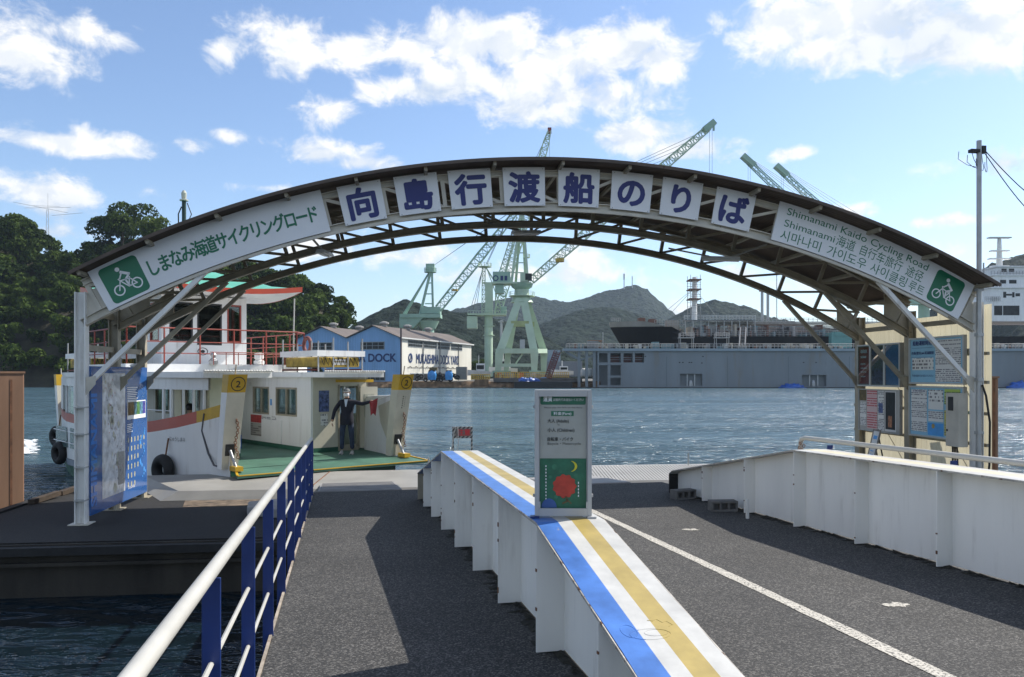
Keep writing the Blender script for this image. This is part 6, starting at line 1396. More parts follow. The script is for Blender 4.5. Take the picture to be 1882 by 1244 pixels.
# ---- blue and white workshop
WB = M('blue_cladding', (.24, .42, .66), .55, var=.12, vs=.4, streak=True); WW_ = M('white_cladding', (.66, .64, .56), .6, var=.14, vs=.3, streak=True, rust=.12, rs=.5, rcol=(.35, .28, .2)); RFM = M('brown_workshop_roof', (.115, .09, .075), .7, var=.2, vs=.3)
C0 = Vector((-28.1, 200, 1.5)); Gd = Vector((-.951, .309, 0)); Sd = Vector((.309, .951, 0)); GW, SLN, EH, RH = 15.0, 50.0, 11.1, 14.0
wk = thing('workshop', 'twin gabled blue and white dockyard workshop with large navy lettering', 'building', C0)
wp = lambda g_, s_, z: C0+Gd*g_+Sd*s_+ZV*z
OFS = -(Sd)
for k in range(2):
    mb = MB(); pl = [wp(k*GW, 0, 0), wp(k*GW+GW, 0, 0), wp(k*GW+GW, 0, EH), wp(k*GW+GW/2, 0, RH), wp(k*GW, 0, EH)]; mb.prism(pl, Sd*.4); mb.build('gable_wall', WB, wk)
    mb = MB()
    for j in range(31): x = k*GW+.25+j*(GW-.5)/30; zt = EH+(RH-EH)*(1-abs(x-k*GW-GW/2)/(GW/2)); mb.bar(wp(x, -.03, .1), wp(x, -.03, zt-.3), .07, .07, up=Sd)
    mb.build('cladding_rib', WB, wk)
    for side in (0, 1):
        a = k*GW+(-.5 if side == 0 else GW/2); b2 = k*GW+(GW/2 if side == 0 else GW+.5); za, zb = (EH-.25, RH+.15) if side == 0 else (RH+.15, EH-.25)
        if k == 0 and side == 1: b2 = GW-.0; zb = EH+.0
        if k == 1 and side == 0: a = GW+.0; za = EH+.0
        mb = MB(); e = Vector((0, 0, .2)); q4 = [wp(a, -.7, za), wp(b2, -.7, zb), wp(b2, SLN+.7, zb), wp(a, SLN+.7, za)]; mb.add(q4+[p+e for p in q4], [(0, 1, 2, 3), (7, 6, 5, 4), (0, 4, 5, 1), (1, 5, 6, 2), (2, 6, 7, 3), (3, 7, 4, 0)]); rf = mb.build('roof', RFM, wk)
        if side == 0 or True:
            for j in range(3):
                if side == 0: p = wp(k*GW+GW/2, 6+j*14, RH+.2); mb = MB(); mb.lathe([(.8, 0), (.8, .6), (1.25, .75), (1.25, 1.15), (.5, 1.4)], p, 12); mb.build('roof_vent', M('grey_vent', (.30, .29, .27), .6), rf)
mb = MB(); mb.prism([wp(-.01, .41, 0), wp(-.01, SLN, 0), wp(-.01, SLN, EH), wp(-.01, .41, EH)], Gd*.3); mb.build('side_wall', WW_, wk)
mb = MB(); mb.bar(wp(-.55, -.7, EH-.1), wp(-.55, SLN+.7, EH-.1), .25, .35); mb.build('eave_gutter', M('pale_gutter', (.6, .6, .58), .5), wk)
mb = MB(); mb.prism([wp(.3, SLN-.3, 0), wp(2*GW, SLN-.3, 0), wp(2*GW, SLN-.3, EH), wp(.3, SLN-.3, EH)], Sd*.3); mb.prism([wp(2*GW-.3, .4, 0), wp(2*GW-.3, SLN-.4, 0), wp(2*GW-.3, SLN-.4, EH), wp(2*GW-.3, .4, EH)], Gd*.3); mb.build('rear_wall', WB, wk)
PANE = M('workshop_pane', (.03, .034, .036), .35, var=.5, vs=.8, spec=.25); MULL = M('pale_mullion', (.26, .29, .31), .6)
def win_row(o, ux, n_out, x0, x1, z0, z1, n, rows=1):
    fr = MB(); p = o+ux*((x0+x1)/2)+ZV*((z0+z1)/2)+n_out*.06; fr.obox(p, ux, n_out, ZV, (x1-x0)/2+.12, .05, (z1-z0)/2+.12); f_ = fr.build('window', MULL, wk)
    for i in range(n):
        for r_ in range(rows):
            a, b2 = x0+(x1-x0)*i/n+.08, x0+(x1-x0)*(i+1)/n-.08; c, d = z0+(z1-z0)*r_/rows+.07, z0+(z1-z0)*(r_+1)/rows-.07
            mb = MB(); mb.obox(o+ux*((a+b2)/2)+ZV*((c+d)/2)+n_out*.13, ux, n_out, ZV, (b2-a)/2, .02, (d-c)/2); mb.build('pane', PANE, f_)
for k in range(2):
    win_row(C0+Gd*k*GW, Gd, -Sd, 4.4, 11.0, 8.2, 10.0, 4, 2); win_row(C0+Gd*k*GW, Gd, -Sd, 4.2, 11.0, .3, 2.4, 5, 1)
for k in range(4): win_row(C0, Sd, -Gd, 4.6+k*9.6, 13.2+k*9.6, 9.0, 10.6, 6, 2)
win_row(C0, Sd, -Gd, 6, 34, .2, 2.0, 16, 1)
BOLDN = M('navy_wall_letters', (.012, .035, .13), .5, var=.1)
f1 = Flat(); f1.text('MUKAISHIMA DOCK', 0, 0, 2.05, .03, 'l', width=24.5); f1.build('gable_lettering', BOLDN, lambda a, b2: wp(25.6-a, -.10, 5.05+b2), wk)
f1 = Flat(); f1.text('MUKAISHIMA DOCK YARD', 0, 0, 2.6, .014, 'l', width=30.0); f1.ring(-3.6, 1.3, .75, 1.25, 20); f1.line([(-4.0, .6), (-3.4, 1.3), (-3.2, 2.2)], .35); f1.build('side_lettering', BOLDN, lambda a, b2: wp(-.12, 9.5+a, 4.75+b2), wk)
for s_ in (13.6, 25, 39): mb = MB(); mb.tube([wp(-.2, s_, 0), wp(-.2, s_, EH-.3)], .14, 6); mb.build('downpipe', M('grey_pipe', (.28, .28, .27), .6), wk)
mb = MB()
for k in range(9): mb.tube([wp(-.1, 5+k*3.6, 3.7), wp(-.5, 5+k*3.6, 3.9), wp(-.8, 5+k*3.6, 3.6)], .09, 5)
mb.tube([wp(-.15, 4, 3.6), wp(-.15, 38, 3.6)], .05, 5); mb.build('wall_lamp_row', F_DARK, wk)
mb = MB(); mb.tube([px(737, 700, 196), px(737, 603, 196)], .22, 8); tag(mb.build('flue_pipe', M('dark_flue', (.07, .05, .05), .6)), 'dark upright flue pipe before the workshop corner', 'pipe')
# quay clutter
TARP = M('blue_tarpaulin', (.05, .27, .62), .45, var=.2, vs=1.5)
def heap(name, label, cat, c, rx, ry, rz, mat, seed, group=None):
    g2 = np.random.default_rng(seed); mb = MB(); P = []
    for i in range(9):
        a = i/8*math.pi/2
        for j in range(15): b2 = 2*math.pi*(j % 14)/14; k = 1+.75*(vnoise(np.array(i*1.3+seed), np.array((j % 14)*1.7), seed)-.5); P.append(Vector(c)+Vector((rx*k*math.cos(a)*math.cos(b2), ry*k*math.cos(a)*math.sin(b2), rz*k*math.sin(a))))
    mb.grid(P, 9, 15); return tag(mb.build(name, mat, smooth=True), label, cat, group)
def bag(label, u0, u1, v0, v1, Y):
    a, b2 = px(u0, v1, Y), px(u1, v0, Y); t0 = thing('bulk_bag', label, 'bag', a.lerp(b2, .5)); ROOT[t0] = a.lerp(b2, .5); cx_ = (a.x+b2.x)/2; h = b2.z-a.z; w_ = (b2.x-a.x)/2; mb = MB(); P = []
    for i in range(7):
        z = a.z+h*i/6; k = w_*(.86+.14*math.sin(i/6*math.pi)); k = k*(.92 if i == 6 else 1)
        for j in range(17): t_ = 2*math.pi*j/16; q_ = 1/max(abs(math.cos(t_)), abs(math.sin(t_)))**.7; P.append((cx_+k*q_*math.cos(t_), Y+k*q_*math.sin(t_), z+(.2*math.cos(t_*4) if i == 6 else 0)))
    mb.grid(P, 7, 17); mb.build('sack', TARP, t0, smooth=True); mb = MB(); mb.obox((cx_, Y, a.z+h), (1, 0, 0), (0, 1, 0), (0, 0, 1), w_*.7, w_*.7, .25); mb.build('contents', F_DARK, t0)
bag('blue bulk bag under a wooden lid on the quay, left one', 786, 802, 682, 698, 197.6); bag('blue bulk bag on the quay, right one', 818, 832, 682, 698, 197.6)
def pbox(name, label, cat, u0, u1, v0, v1, Y, dep, mat, group=None):
    a, b2 = px(u0, v1, Y), px(u1, v0, Y); mb = MB(); mb.box(a.x, b2.x, Y, Y+dep, a.z, b2.z); return tag(mb.build(name, mat, bevel=.05), label, cat, group)
pbox('storage_shed', 'grey flat roofed shed at the workshop corner', 'shed', 838, 858, 674, 698, 198.6, 2.6, M('grey_shed', (.20, .19, .17), .7)); pbox('wooden_lid', 'brown wooden lid over the left blue bag', 'lid', 789, 803, 675, 681, 198, 2, P_BROWN)
pbox('timber_stack', 'stack of tan timber below the yellow fence', 'timber', 872, 898, 697, 708, 197.4, 1.2, QUAY)
# yellow fences
YF = M('yellow_fence_paint', (.48, .33, .05), .6, var=.2)
def yfence(label, u0, u1, v0, v1, Y, n):
    t0 = thing('safety_fence', label, 'fence', px(u0, v1, Y), 'yellow safety fences on the quay')
    for k in range(n+1): u = u0+(u1-u0)*k/n; mb = MB(); mb.tube([px(u, v1, Y), px(u, v0, Y)], .09, 5); mb.build('post', YF, t0)
    for v in (v0, (v0+v1)/2, v1-1.5): mb = MB(); mb.tube([px(u0, v, Y), px(u1, v, Y)], .08, 5); mb.build('rail', YF, t0)
yfence('yellow pipe fence right of the workshop', 866, 900, 688, 698, 198.2, 10); yfence('long yellow pipe fence below the large green crane', 910, 1045, 684, 694, 203, 36)
# barge with blue tarpaulins
bg = thing('work_barge', 'flat black work barge with blue tarpaulins moored before the cranes', 'barge', px(998, 712, 194)); a, b2 = px(945, 712, 190), px(1052, 701, 190)
mb = MB(); mb.box(a.x, b2.x, 190, 197.5, -.5, b2.z); mb.build('hull', M('black_barge', (.012, .012, .013), .5, var=.3, vs=.6), bg); mb = MB(); mb.box(a.x-5, b2.x+3, 197.6, 202, 1.4, 2.4); mb.build('deck_platform', M('grey_deck', (.12, .11, .10), .8, var=.3, vs=.5), bg)
for k, (u, w_) in enumerate(((962, 1.3), (975, 1.2), (986, 1.0), (969, .8))): heap('tarpaulin', ['largest blue tarpaulin heap on the barge', 'middle blue tarpaulin heap on the barge', 'right small blue tarpaulin heap on the barge', 'front small blue tarpaulin heap on the barge'][k], 'tarpaulin', px(u, 701, 192+k*.8), w_, 1.2, w_*.7, M('deep_blue_tarpaulin', (.015, .09, .38), .4, var=.3, vs=2), 30+k)

# ---- cranes
CG = M('pale_green_crane_paint', (.46, .58, .43), .45, var=.10, vs=.3, rust=.06, rs=.6); CG2 = M('sea_green_crane_paint', (.31, .47, .37), .5, var=.12, vs=.3, rust=.06, rs=.6); CGR = M('yellowish_green_paint', (.38, .44, .20), .5, var=.2, vs=.5)
CABLE_G = M('crane_cable', (.16, .2, .2), .6)
def lattice(mb, p0, p1, w0, w1, n, th, up=(0, 0, 1), mid=None):
    p0, p1 = Vector(p0), Vector(p1); d = (p1-p0).normalized(); sd_ = Vector((0, 1, 0)); u_ = sd_.cross(d).normalized(); 
    def cor(f_):
        w_ = np.interp(f_, [0, .5, 1], [w0, mid or (w0+w1)/2, w1]); c = p0.lerp(p1, f_); return [c+sd_*(a*w_/2)+u_*(b2*w_/2) for (a, b2) in ((-1, -1), (1, -1), (1, 1), (-1, 1))]
    for k in range(n):
        A_, B_ = cor(k/n), cor((k+1)/n)
        for j in range(4):
            mb.bar(A_[j], B_[j], th, th); mb.bar(A_[j], A_[(j+1) % 4], th*.6, th*.6); mb.bar(A_[j] if k % 2 else A_[(j+1) % 4], B_[(j+1) % 4] if k % 2 else B_[j], th*.6, th*.6)
def crane_platform(mbp, c, r_, h=1.1):
    mbp.lathe([(r_, -.15), (r_, .05)], c, 12)
    for k in range(12): a = 2*math.pi*k/12; p = Vector(c)+Vector((r_*.97*math.cos(a), r_*.97*math.sin(a), 0)); q_ = Vector(c)+Vector((r_*.97*math.cos(a+.5236), r_*.97*math.sin(a+.5236), 0)); mbp.tube([p, p+ZV*h], .07, 4); mbp.tube([p+ZV*h, q_+ZV*h], .06, 4); mbp.tube([p+ZV*h*.5, q_+ZV*h*.5], .05, 4)
# left crane, behind the workshop
Y = 300.0; c1 = thing('luffing_crane', 'sea green luffing crane rising behind the brown workshop roof', 'crane', px(787, 690, Y)); P_ = lambda u, v, dy=0: px(u, v, Y+dy)
mb = MB(); mb.tube([P_(787, 690), P_(787, 604)], [2.6, 2.2], 14); mb.build('column', CG2, c1, smooth='auto'); mb = MB(); mb.tube([P_(787, 604), P_(787, 590)], [2.8, 4.2], 14); mb.build('slew_ring', CG2, c1, smooth='auto')
mb = MB(); a, b2 = P_(737, 581), P_(811, 578); mb.box(a.x, b2.x, Y-4, Y+4, a.z-.8, b2.z); mb.build('turntable', CG2, c1)
mb = MB(); a, b2 = P_(776, 577), P_(810, 565); mb.box(a.x, b2.x, Y-3, Y+3, a.z, b2.z); mb.build('machine_house', CG2, c1)
mb = MB(); mb.prism([P_(734, 602, -3.5), P_(760, 602, -3.5), P_(778, 583, -3.5), P_(734, 583, -3.5)], (0, 7, 0)); mb.build('counterweight', CG2, c1)
mb = MB()
for (u, dy) in ((772, -2), (802, -2), (772, 2), (802, 2)): mb.bar(P_(u if u < 790 else 796, 578, dy), P_(791 if u < 790 else 794, 500, dy*.4), .8, .8)
for v in (520, 540, 558): mb.bar(P_(785 if v < 530 else 781, v), P_(796, v), .4, .4)
mb.build('mast_frame', CG2, c1); mb = MB(); mb.bar(P_(740, 580), P_(786, 505), .6, .6); mb.bar(P_(744, 580, 2), P_(788, 502, 1), .5, .5); mb.build('back_stay', CG2, c1)
mb = MB(); crane_platform(mb, P_(791, 500), 2.3, 1.6); mb.obox(P_(791, 493), (1, 0, 0), (0, 1, 0), (0, 0, 1), 1.6, 1.4, 1.6); mb.build('mast_platform', CG2, c1)
mb = MB(); lattice(mb, P_(806, 567), P_(962, 372), 2.6, 1.4, 22, .34, mid=3.0); mb.build('boom', CG2, c1); mb = MB(); mb.lathe([(1.2, -.3), (1.2, .3)], P_(836, 533, -2), 12); mb.build('yellow_warning_disc', YF, c1)
mb = MB(); [mb.tube([P_(791, 492), P_(962+k*2, 372)], .07, 4) for k in range(2)]; mb.build('pendant_cable', CABLE_G, c1)
# middle column crane
Y = 262.0; c2 = thing('column_crane', 'pale green column crane with slim round pillar and upright lattice boom', 'crane', px(898, 692, Y)); P_ = lambda u, v, dy=0: px(u, v, Y+dy)
mb = MB(); mb.tube([P_(898, 692), P_(898, 580)], 1.35, 16); mb.build('column', CG, c2, smooth='auto'); mb = MB(); [mb.lathe([(1.9, -.1), (1.9, .1)], P_(898, v), 14) for v in (616, 599)]; mb.build('column_ring', CG, c2)
mb = MB(); a, b2 = P_(860, 580), P_(930, 577); mb.box(a.x, b2.x, Y-3, Y+3, a.z, b2.z); pf = mb.build('slew_platform', CG, c2)
mb = MB()
for k in range(15): u = 860+k*5; mb.tube([P_(u, 577, -3), P_(u, 571, -3)], .06, 4)
mb.tube([P_(860, 571, -3), P_(930, 571, -3)], .06, 4); mb.build('guard_rail', CG, pf); mb = MB(); a, b2 = P_(859, 604), P_(877, 582); mb.box(a.x, b2.x, Y-2.5, Y+2.5, a.z, b2.z); mb.build('counterweight', CG, c2)
mb = MB(); a, b2 = P_(892, 575), P_(906, 520); mb.box(a.x, b2.x, Y-1.2, Y+1.2, a.z, b2.z); mb.build('tower_box', CG, c2)
mb = MB(); lattice(mb, P_(889, 575), P_(889, 490), 1.2, 1.0, 10, .22); mb.bar(P_(911, 520), P_(892, 490), .45, .45); mb.bar(P_(886, 520), P_(912, 520), .5, .5); mb.bar(P_(911, 575), P_(911, 520), .4, .4); mb.bar(P_(924, 575), P_(893, 488), .3, .3); mb.build('mast_frame', CG, c2)
mb = MB(); crane_platform(mb, P_(891, 490), 2.3, 1.2); mb.build('mast_platform', CG, c2); mb = MB(); [mb.tube([P_(889-k, 488), P_(862+6*k, 577)], .08, 4) for k in range(3)]; mb.tube([P_(893, 486), P_(1008, 242)], .09, 4); mb.tube([P_(895, 486), P_(985, 290)], .09, 4); mb.tube([P_(1010, 240), P_(1010, 300)], .06, 4); mb.build('pendant_cable', CABLE_G, c2)
mb = MB(); lattice(mb, P_(914, 577), P_(1004, 262), 2.2, 1.9, 28, .30, mid=3.2); lattice(mb, P_(1004, 262), P_(1010, 240), 1.9, .9, 3, .30); mb.build('boom', CG, c2); mb = MB(); mb.obox(P_(1010, 240), (1, 0, 0), (0, 1, 0), (0, 0, 1), .6, .6, .9); mb.build('red_boom_tip', M('red_tip', (.25, .04, .03), .5), c2)
mb = MB(); mb.torus(P_(925, 540, -2), (0, 1, 0), .9, .2, 14, 6); mb.obox(P_(926, 570, -2), (1, 0, 0), (0, 1, 0), (0, 0, 1), .9, .6, 1.2); mb.build('cable_drum', CG2, c2)
# large portal crane
Y = 236.0; c3 = thing('portal_crane', 'large pale green portal crane on splayed legs with long boom to the right', 'crane', px(960, 690, Y)); P_ = lambda u, v, dy=0: px(u, v, Y+dy)
for (pts, w_, nm) in (([(955, 548, -2), (918, 648, -6), (915, 684, -6)], (2.2, 2.4, 1.7), 'leg'), ([(952, 550, 2), (934, 648, 7), (930, 684, 7)], (1.7, 1.9, 1.5), 'leg'), ([(962, 548, -2), (982, 648, -6), (982, 684, -6)], (2.2, 2.3, 1.6), 'leg'), ([(967, 548, 2), (1000, 648, 7), (999, 684, 7)], (1.9, 2.2, 1.5), 'leg')):
    mb = MB(); q_ = [P_(*p) for p in pts]
    for i in range(2):
        a, b2 = q_[i], q_[i+1]; d = (b2-a).normalized(); x_ = Vector((1, 0, 0)); wa, wb = w_[i]/2, w_[i+1]/2; vs = [p+Vector((sx*k, sy*k*.8, 0)) for (p, k) in ((a, wa), (b2, wb)) for (sx, sy) in ((-1, -1), (1, -1), (1, 1), (-1, 1))]; mb.add(vs, [(0, 3, 2, 1), (4, 5, 6, 7), (0, 1, 5, 4), (1, 2, 6, 5), (2, 3, 7, 6), (3, 0, 4, 7)])
    mb.build(nm, CG, c3)
    mb = MB(); p = P_(pts[2][0], 686, pts[2][2]); mb.obox(p, (1, 0, 0), (0, 1, 0), (0, 0, 1), 1.5, 1.0, .8); mb.build('bogie', CG2, c3)
mb = MB(); mb.bar(P_(916, 645, -6), P_(984, 645, -6), 2.0, 1.4); mb.bar(P_(932, 645, 7), P_(1001, 645, 7), 2.0, 1.4); mb.bar(P_(917, 645, -5), P_(933, 645, 6), 2, 1.3); mb.bar(P_(983, 645, -5), P_(1000, 645, 6), 2, 1.3); mb.build('cross_beam', CG, c3)
mb = MB(); mb.bar(P_(939, 595, -4), P_(972, 595, -4), 1.6, 1.6); mb.bar(P_(944, 596, 4), P_(982, 596, 4), 1.4, 1.4); mb.build('mid_brace', CGR, c3); mb = MB(); mb.bar(P_(916, 671, -6), P_(984, 671, -6), .8, .9); mb.bar(P_(962, 648, -5), P_(948, 668, -5), .4, .4); mb.build('lower_beam', CG, c3)
mb = MB(); mb.obox(P_(960, 633, -5.5), (1, 0, 0), (0, 1, 0), (0, 0, 1), .7, .7, 1.4); mb.build('control_box', GALV, c3)
mb = MB(); mb.tube([P_(959, 556), P_(959, 545), P_(959, 532)], [3.4, 2.3, 2.1], 16); mb.build('pedestal', CG, c3, smooth='auto'); mb = MB(); crane_platform(mb, P_(959, 544), 3.9, 1.2); mb.build('ring_platform', CG, c3)
mb = MB(); mb.tube([P_(959, 533), P_(959, 528), P_(959, 521)], [1.8, 3.0, 3.4], 16); mb.build('slew_ring', CG2, c3, smooth='auto'); mb = MB(); a, b2 = P_(905, 523), P_(976, 520); mb.box(a.x, b2.x, Y-3, Y+3, a.z, b2.z); mb.build('turntable', CG, c3)
mb = MB(); a, b2 = P_(906, 519.6), P_(938, 501); mb.box(a.x, b2.x, Y-2.6, Y+2.6, a.z, b2.z); mh = mb.build('machine_house', CG2, c3); mb = MB(); a, b2 = P_(910, 540), P_(926, 524); mb.box(a.x, b2.x, Y-2, Y+2, a.z, b2.z); mb.build('counterweight', CG2, c3)
f1 = Flat(); f1.ring(0, 0, .55, .85, 18); f1.rect(1.4, -.7, 2.2, .7); f1.rect(2.6, -.7, 3.4, .7); f1.build('house_mark', BOLDN, lambda a, b2: P_(911, 511, -2.66)+Vector((a, 0, b2)), mh)
mb = MB(); a, b2 = P_(956, 519.6), P_(970, 504); mb.box(a.x, b2.x, Y-3.4, Y-.6, a.z, b2.z); mb.build('cab', CG, c3); mb = MB(); a, b2 = P_(965, 517), P_(977, 505); mb.box(a.x, b2.x, Y-3.5, Y-.5, a.z, b2.z); mb.build('cab_window', PANE, c3)
mb = MB()
for (u0, u1, dy) in ((940, 957, -1.6), (948, 958, 1.6), (970, 961, -1.6), (966, 960, 1.6)): mb.bar(P_(u0, 519, dy), P_(u1, 392, dy*.3), .75, .75)
for k in range(7): f_ = k/7; mb.bar(P_(940+17*f_, 519-127*f_, -1.6+f_), P_(970-9*f_, 519-127*f_, -1.6+f_), .3, .3)
mb.build('mast_frame', CG, c3); mb = MB(); lattice(mb, P_(918, 520), P_(954, 400), 2.0, 1.4, 14, .26); mb.build('back_stay', CG, c3); mb = MB(); crane_platform(mb, P_(968, 473), 1.0, 1.0); mb.build('mast_platform', CG, c3)
mb = MB(); lattice(mb, P_(977, 515), P_(1302, 235), 2.0, 1.7, 44, .30, mid=3.0); mb.build('boom', CG, c3); mb = MB(); mb.obox(P_(1303, 232), (.78, 0, .62), (0, 1, 0), (-.62, 0, .78), 2.0, 1.3, .9); mb.tube([P_(1312, 228, -1), P_(1312, 240, -1)], .3, 6); mb.build('boom_head', CG2, c3)
mb = MB()
for k in range(4): mb.tube([P_(958, 394), P_(1230+k*20, 290-k*16)], .06, 4)
for u in (1304, 1309): mb.tube([P_(u, 234), P_(u, 420)], .05, 4)
mb.build('pendant_cable', CABLE_G, c3); mb = MB(); mb.lathe([(1.3, -.5), (1.3, .5)], P_(1029, 478, -1.5), 12); mb.build('yellow_warning_disc', YF, c3)
# two cranes behind the tanker of which the boom heads rise above the roof
for k, (u0, v0, u1, v1, lab) in enumerate(((1375, 297, 1640, 545, 'green crane boom rising behind the arch roof, the left one of two'), (1436, 315, 1690, 545, 'green crane boom rising behind the arch roof, the right one of two'))):
    Y = 330.0+k*8; P_ = lambda u, v, dy=0: px(u, v, Y+dy); t0 = thing('jib_crane', lab, 'crane', P_(u1+8, 690), 'pair of jib cranes behind the tanker'); mb = MB(); lattice(mb, P_(u0, v0), P_(u1, v1), 1.6, 2.4, 40, .30, mid=2.9); mb.build('boom', CG2, t0)
    mb = MB(); mb.obox(P_(u0, v0-2), (.75, 0, -.66), (0, 1, 0), (.66, 0, .75), 3.2, 1.6, 1.0); mb.build('boom_head', CG2, t0); mb = MB(); [mb.tube([P_(u0-8+6*j, v0-5+4*j), P_(u0-8+6*j, v0-12+4*j)], .12, 4) for j in range(5)]; mb.tube([P_(u0-8, v0-12), P_(u0+16, v0+4)], .12, 4); mb.build('head_rail', CG2, t0)
    mb = MB(); [mb.tube([P_(u0+8, v0-4+j*2), P_(u1+20, v1-70+j*14)], .09, 4) for j in range(3)]; [mb.tube([P_(u0+j*4, v0), P_(u0+j*4, v0+40)], .06, 4) for j in range(2)]; mb.build('pendant_cable', CABLE_G, t0)
    mb = MB(); mb.tube([P_(u1+8, 690), P_(u1+8, 560)], 2.2, 12); mb.build('column', CG2, t0); mb = MB(); a, b2 = P_(u1-6, 560), P_(u1+40, 545); mb.box(a.x, b2.x, Y-4, Y+4, a.z, b2.z); mb.build('machine_house', CG2, t0); mb = MB(); mb.bar(P_(u1+20, 545), P_(u1+20, 470), 1.2, 1.2); mb.bar(P_(u1+40, 545), P_(u1+20, 470), .8, .8); mb.build('mast_frame', CG2, t0)

# ---- floating dock
DY = 195.0; du = lambda u: (u-CX)/FPX*DY; dv = lambda v: ZE-(v-HZ)/FPX*DY
DOCK = M('grey_blue_dock_steel', (.215, .24, .255), .6, var=.14, vs=.12, rust=.10, rs=.25, rcol=(.12, .10, .09), streak=True, grime=.5, gs=.16); DOCKL = M('dock_light_edge', (.26, .32, .36), .55, var=.1, vs=.3)
fd = thing('floating_dock', 'long grey blue floating dock wall with openings carrying the black tanker', 'floating dock', (du(1470), DY, 0))
def holed(mb, x0, x1, z0, z1, holes, y, dep):
    xs_ = sorted({x0, x1}|{h[0] for h in holes}|{h[1] for h in holes}); zs_ = sorted({z0, z1}|{h[2] for h in holes}|{h[3] for h in holes})
    for a, b2 in zip(xs_[:-1], xs_[1:]):
        for c, d in zip(zs_[:-1], zs_[1:]):
            if any(h[0]-1e-6 <= a and b2 <= h[1]+1e-6 and h[2]-1e-6 <= c and d <= h[3]+1e-6 for h in holes): continue
            mb.quad((a, y, c), (b2, y, c), (b2, y, d), (a, y, d))
    for (a, b2, c, d) in holes:
        mb.quad((a, y, c), (a, y+dep, c), (b2, y+dep, c), (b2, y, c)); mb.quad((a, y, d), (b2, y, d), (b2, y+dep, d), (a, y+dep, d)); mb.quad((a, y, c), (a, y, d), (a, y+dep, d), (a, y+dep, c)); mb.quad((b2, y, c), (b2, y+dep, c), (b2, y+dep, d), (b2, y, d))
holes = [(du(u0), du(u1), dv(v1), dv(v0)) for (u0, u1, v0, v1) in ((1122, 1141, 649, 666), (1146, 1163, 649, 666), (1167, 1184, 649, 666), (1122, 1141, 671, 690), (1122, 1141, 694, 708), (1101, 1117, 649, 666), (1101, 1117, 671, 708), (1250, 1291, 687, 709), (1474, 1519, 689, 710), (1640, 1682, 689, 710))]
mb = MB(); holed(mb, du(1098), du(2120), -.6, dv(645), holes, DY, 1.0); mb.box(du(1190), du(2120), DY+1.2, DY+4.5, -.5, dv(646)); mb.box(du(1098), du(1190), DY+4.5, DY+4.9, -.5, dv(646)); mb.build('side_wall', DOCK, fd)
mb = MB(); mb.box(du(1035), du(2120), DY-.5, DY+5, dv(645), dv(640.5)); mb.build('top_deck', DOCKL, fd); mb = MB(); mb.box(du(1060), du(2120), DY-.3, DY-.004, -.3, dv(711.5)); mb.build('waterline_fender', F_DARK, fd)
for u in (1062, 1076, 1090): mb = MB(); mb.box(du(u), du(u+5), DY+.2, DY+1.2, -.3, dv(645)); mb.build('end_column', DOCK, fd)
mb = MB(); mb.bar((du(1040), DY+.6, dv(646)), (du(1064), DY+.6, dv(660)), .5, .6); mb.bar((du(1064), DY+.7, dv(662)), (du(1100), DY+.7, dv(650)), .4, .4); mb.build('end_bracing', DOCK, fd)
for (u0, u1, v0, v1) in ((1146, 1163, 649, 666), (1167, 1184, 649, 666), (1122, 1141, 649, 666)): mb = MB(); mb.box(du(u0)+.2, du(u1)-.1, DY+2.5, DY+3.2, dv(v1), dv(v0)-.5); mb.build('inner_door', M('dull_red_plate', (.16, .07, .06), .7), fd); mb = MB(); mb.tube([(du(u0), DY+.15, dv(657)), (du(u1), DY+.15, dv(657))], .07, 4); mb.tube([(du(u0), DY+.15, dv(661)), (du(u1), DY+.15, dv(661))], .05, 4); mb.build('opening_rail', GALV, fd)
for (u0, u1) in ((1250, 1291), (1474, 1519), (1640, 1682)):
    for k in range(1, 3): mb = MB(); u = u0+(u1-u0)*k/3; mb.box(du(u)-.12, du(u)+.12, DY+.3, DY+.5, dv(709), dv(688)); mb.build('opening_stanchion', GALV, fd)
    mb = MB(); mb.lathe([(.5, 0), (.5, .8), (.3, 1.4)], (du((u0+u1)/2), DY+.6, dv(709.5)), 10); mb.build('mooring_bollard', GALV, fd)
mb = MB()
for u in np.arange(1225, 1900, 112): mb.box(du(u)-.05, du(u)+.05, DY-.025, DY-.003, .3, dv(655))
mb.build('weld_seam', M('seam_grey', (.12, .15, .17), .7), fd)
for (u, v) in ((1249, 666), (1255, 666), (1267, 666), (1271, 666), (1290, 667), (1292, 655), (1186, 655), (1477, 666), (1500, 666)): mb = MB(); mb.box(du(u)-.18, du(u)+.18, DY-.03, DY-.004, dv(v)-.12, dv(v)+.12); mb.build('vent_hole', F_DARK, fd)
RAILW = M('pale_rail', (.42, .40, .38), .6, var=.2); RAILP = M('rusty_pink_rail', (.25, .14, .12), .7, var=.3)
n = 150
mb = MB(); mb.bar((du(1040), DY-.3, dv(640.5)), (du(1040), DY-.3, dv(632)), .10, .10); rp0 = mb.build('railing_post', RAILW, fd)
for k in range(1, n+1): o = rp0.copy(); o.location.x += du(1040+k*6.6)-du(1040); col.objects.link(o)
for v in (632, 636): mb = MB(); mb.tube([(du(1040), DY-.3, dv(v)), (du(2100), DY-.3, dv(v))], .07, 4); mb.build('railing', RAILW, fd)
cl_m = [M('deck_gear_'+n_, c, .7, var=.2) for n_, c in (('teal', (.16, .26, .28)), ('grey', (.25, .25, .24)), ('cream', (.42, .38, .30)), ('rust', (.18, .09, .06)), ('dark', (.05, .05, .05)), ('white', (.5, .5, .48)))]
for k in range(90):
    u = random.uniform(1045, 1560) if k < 70 else random.uniform(1810, 1900); w_ = random.uniform(.25, 1.0); h = random.uniform(.4, 1.35); mb = MB(); mb.box(du(u)-w_/2, du(u)+w_/2, DY+.4+random.random(), DY+2.2, dv(640), dv(640)+h); mb.build('deck_gear', random.choice(cl_m), fd)
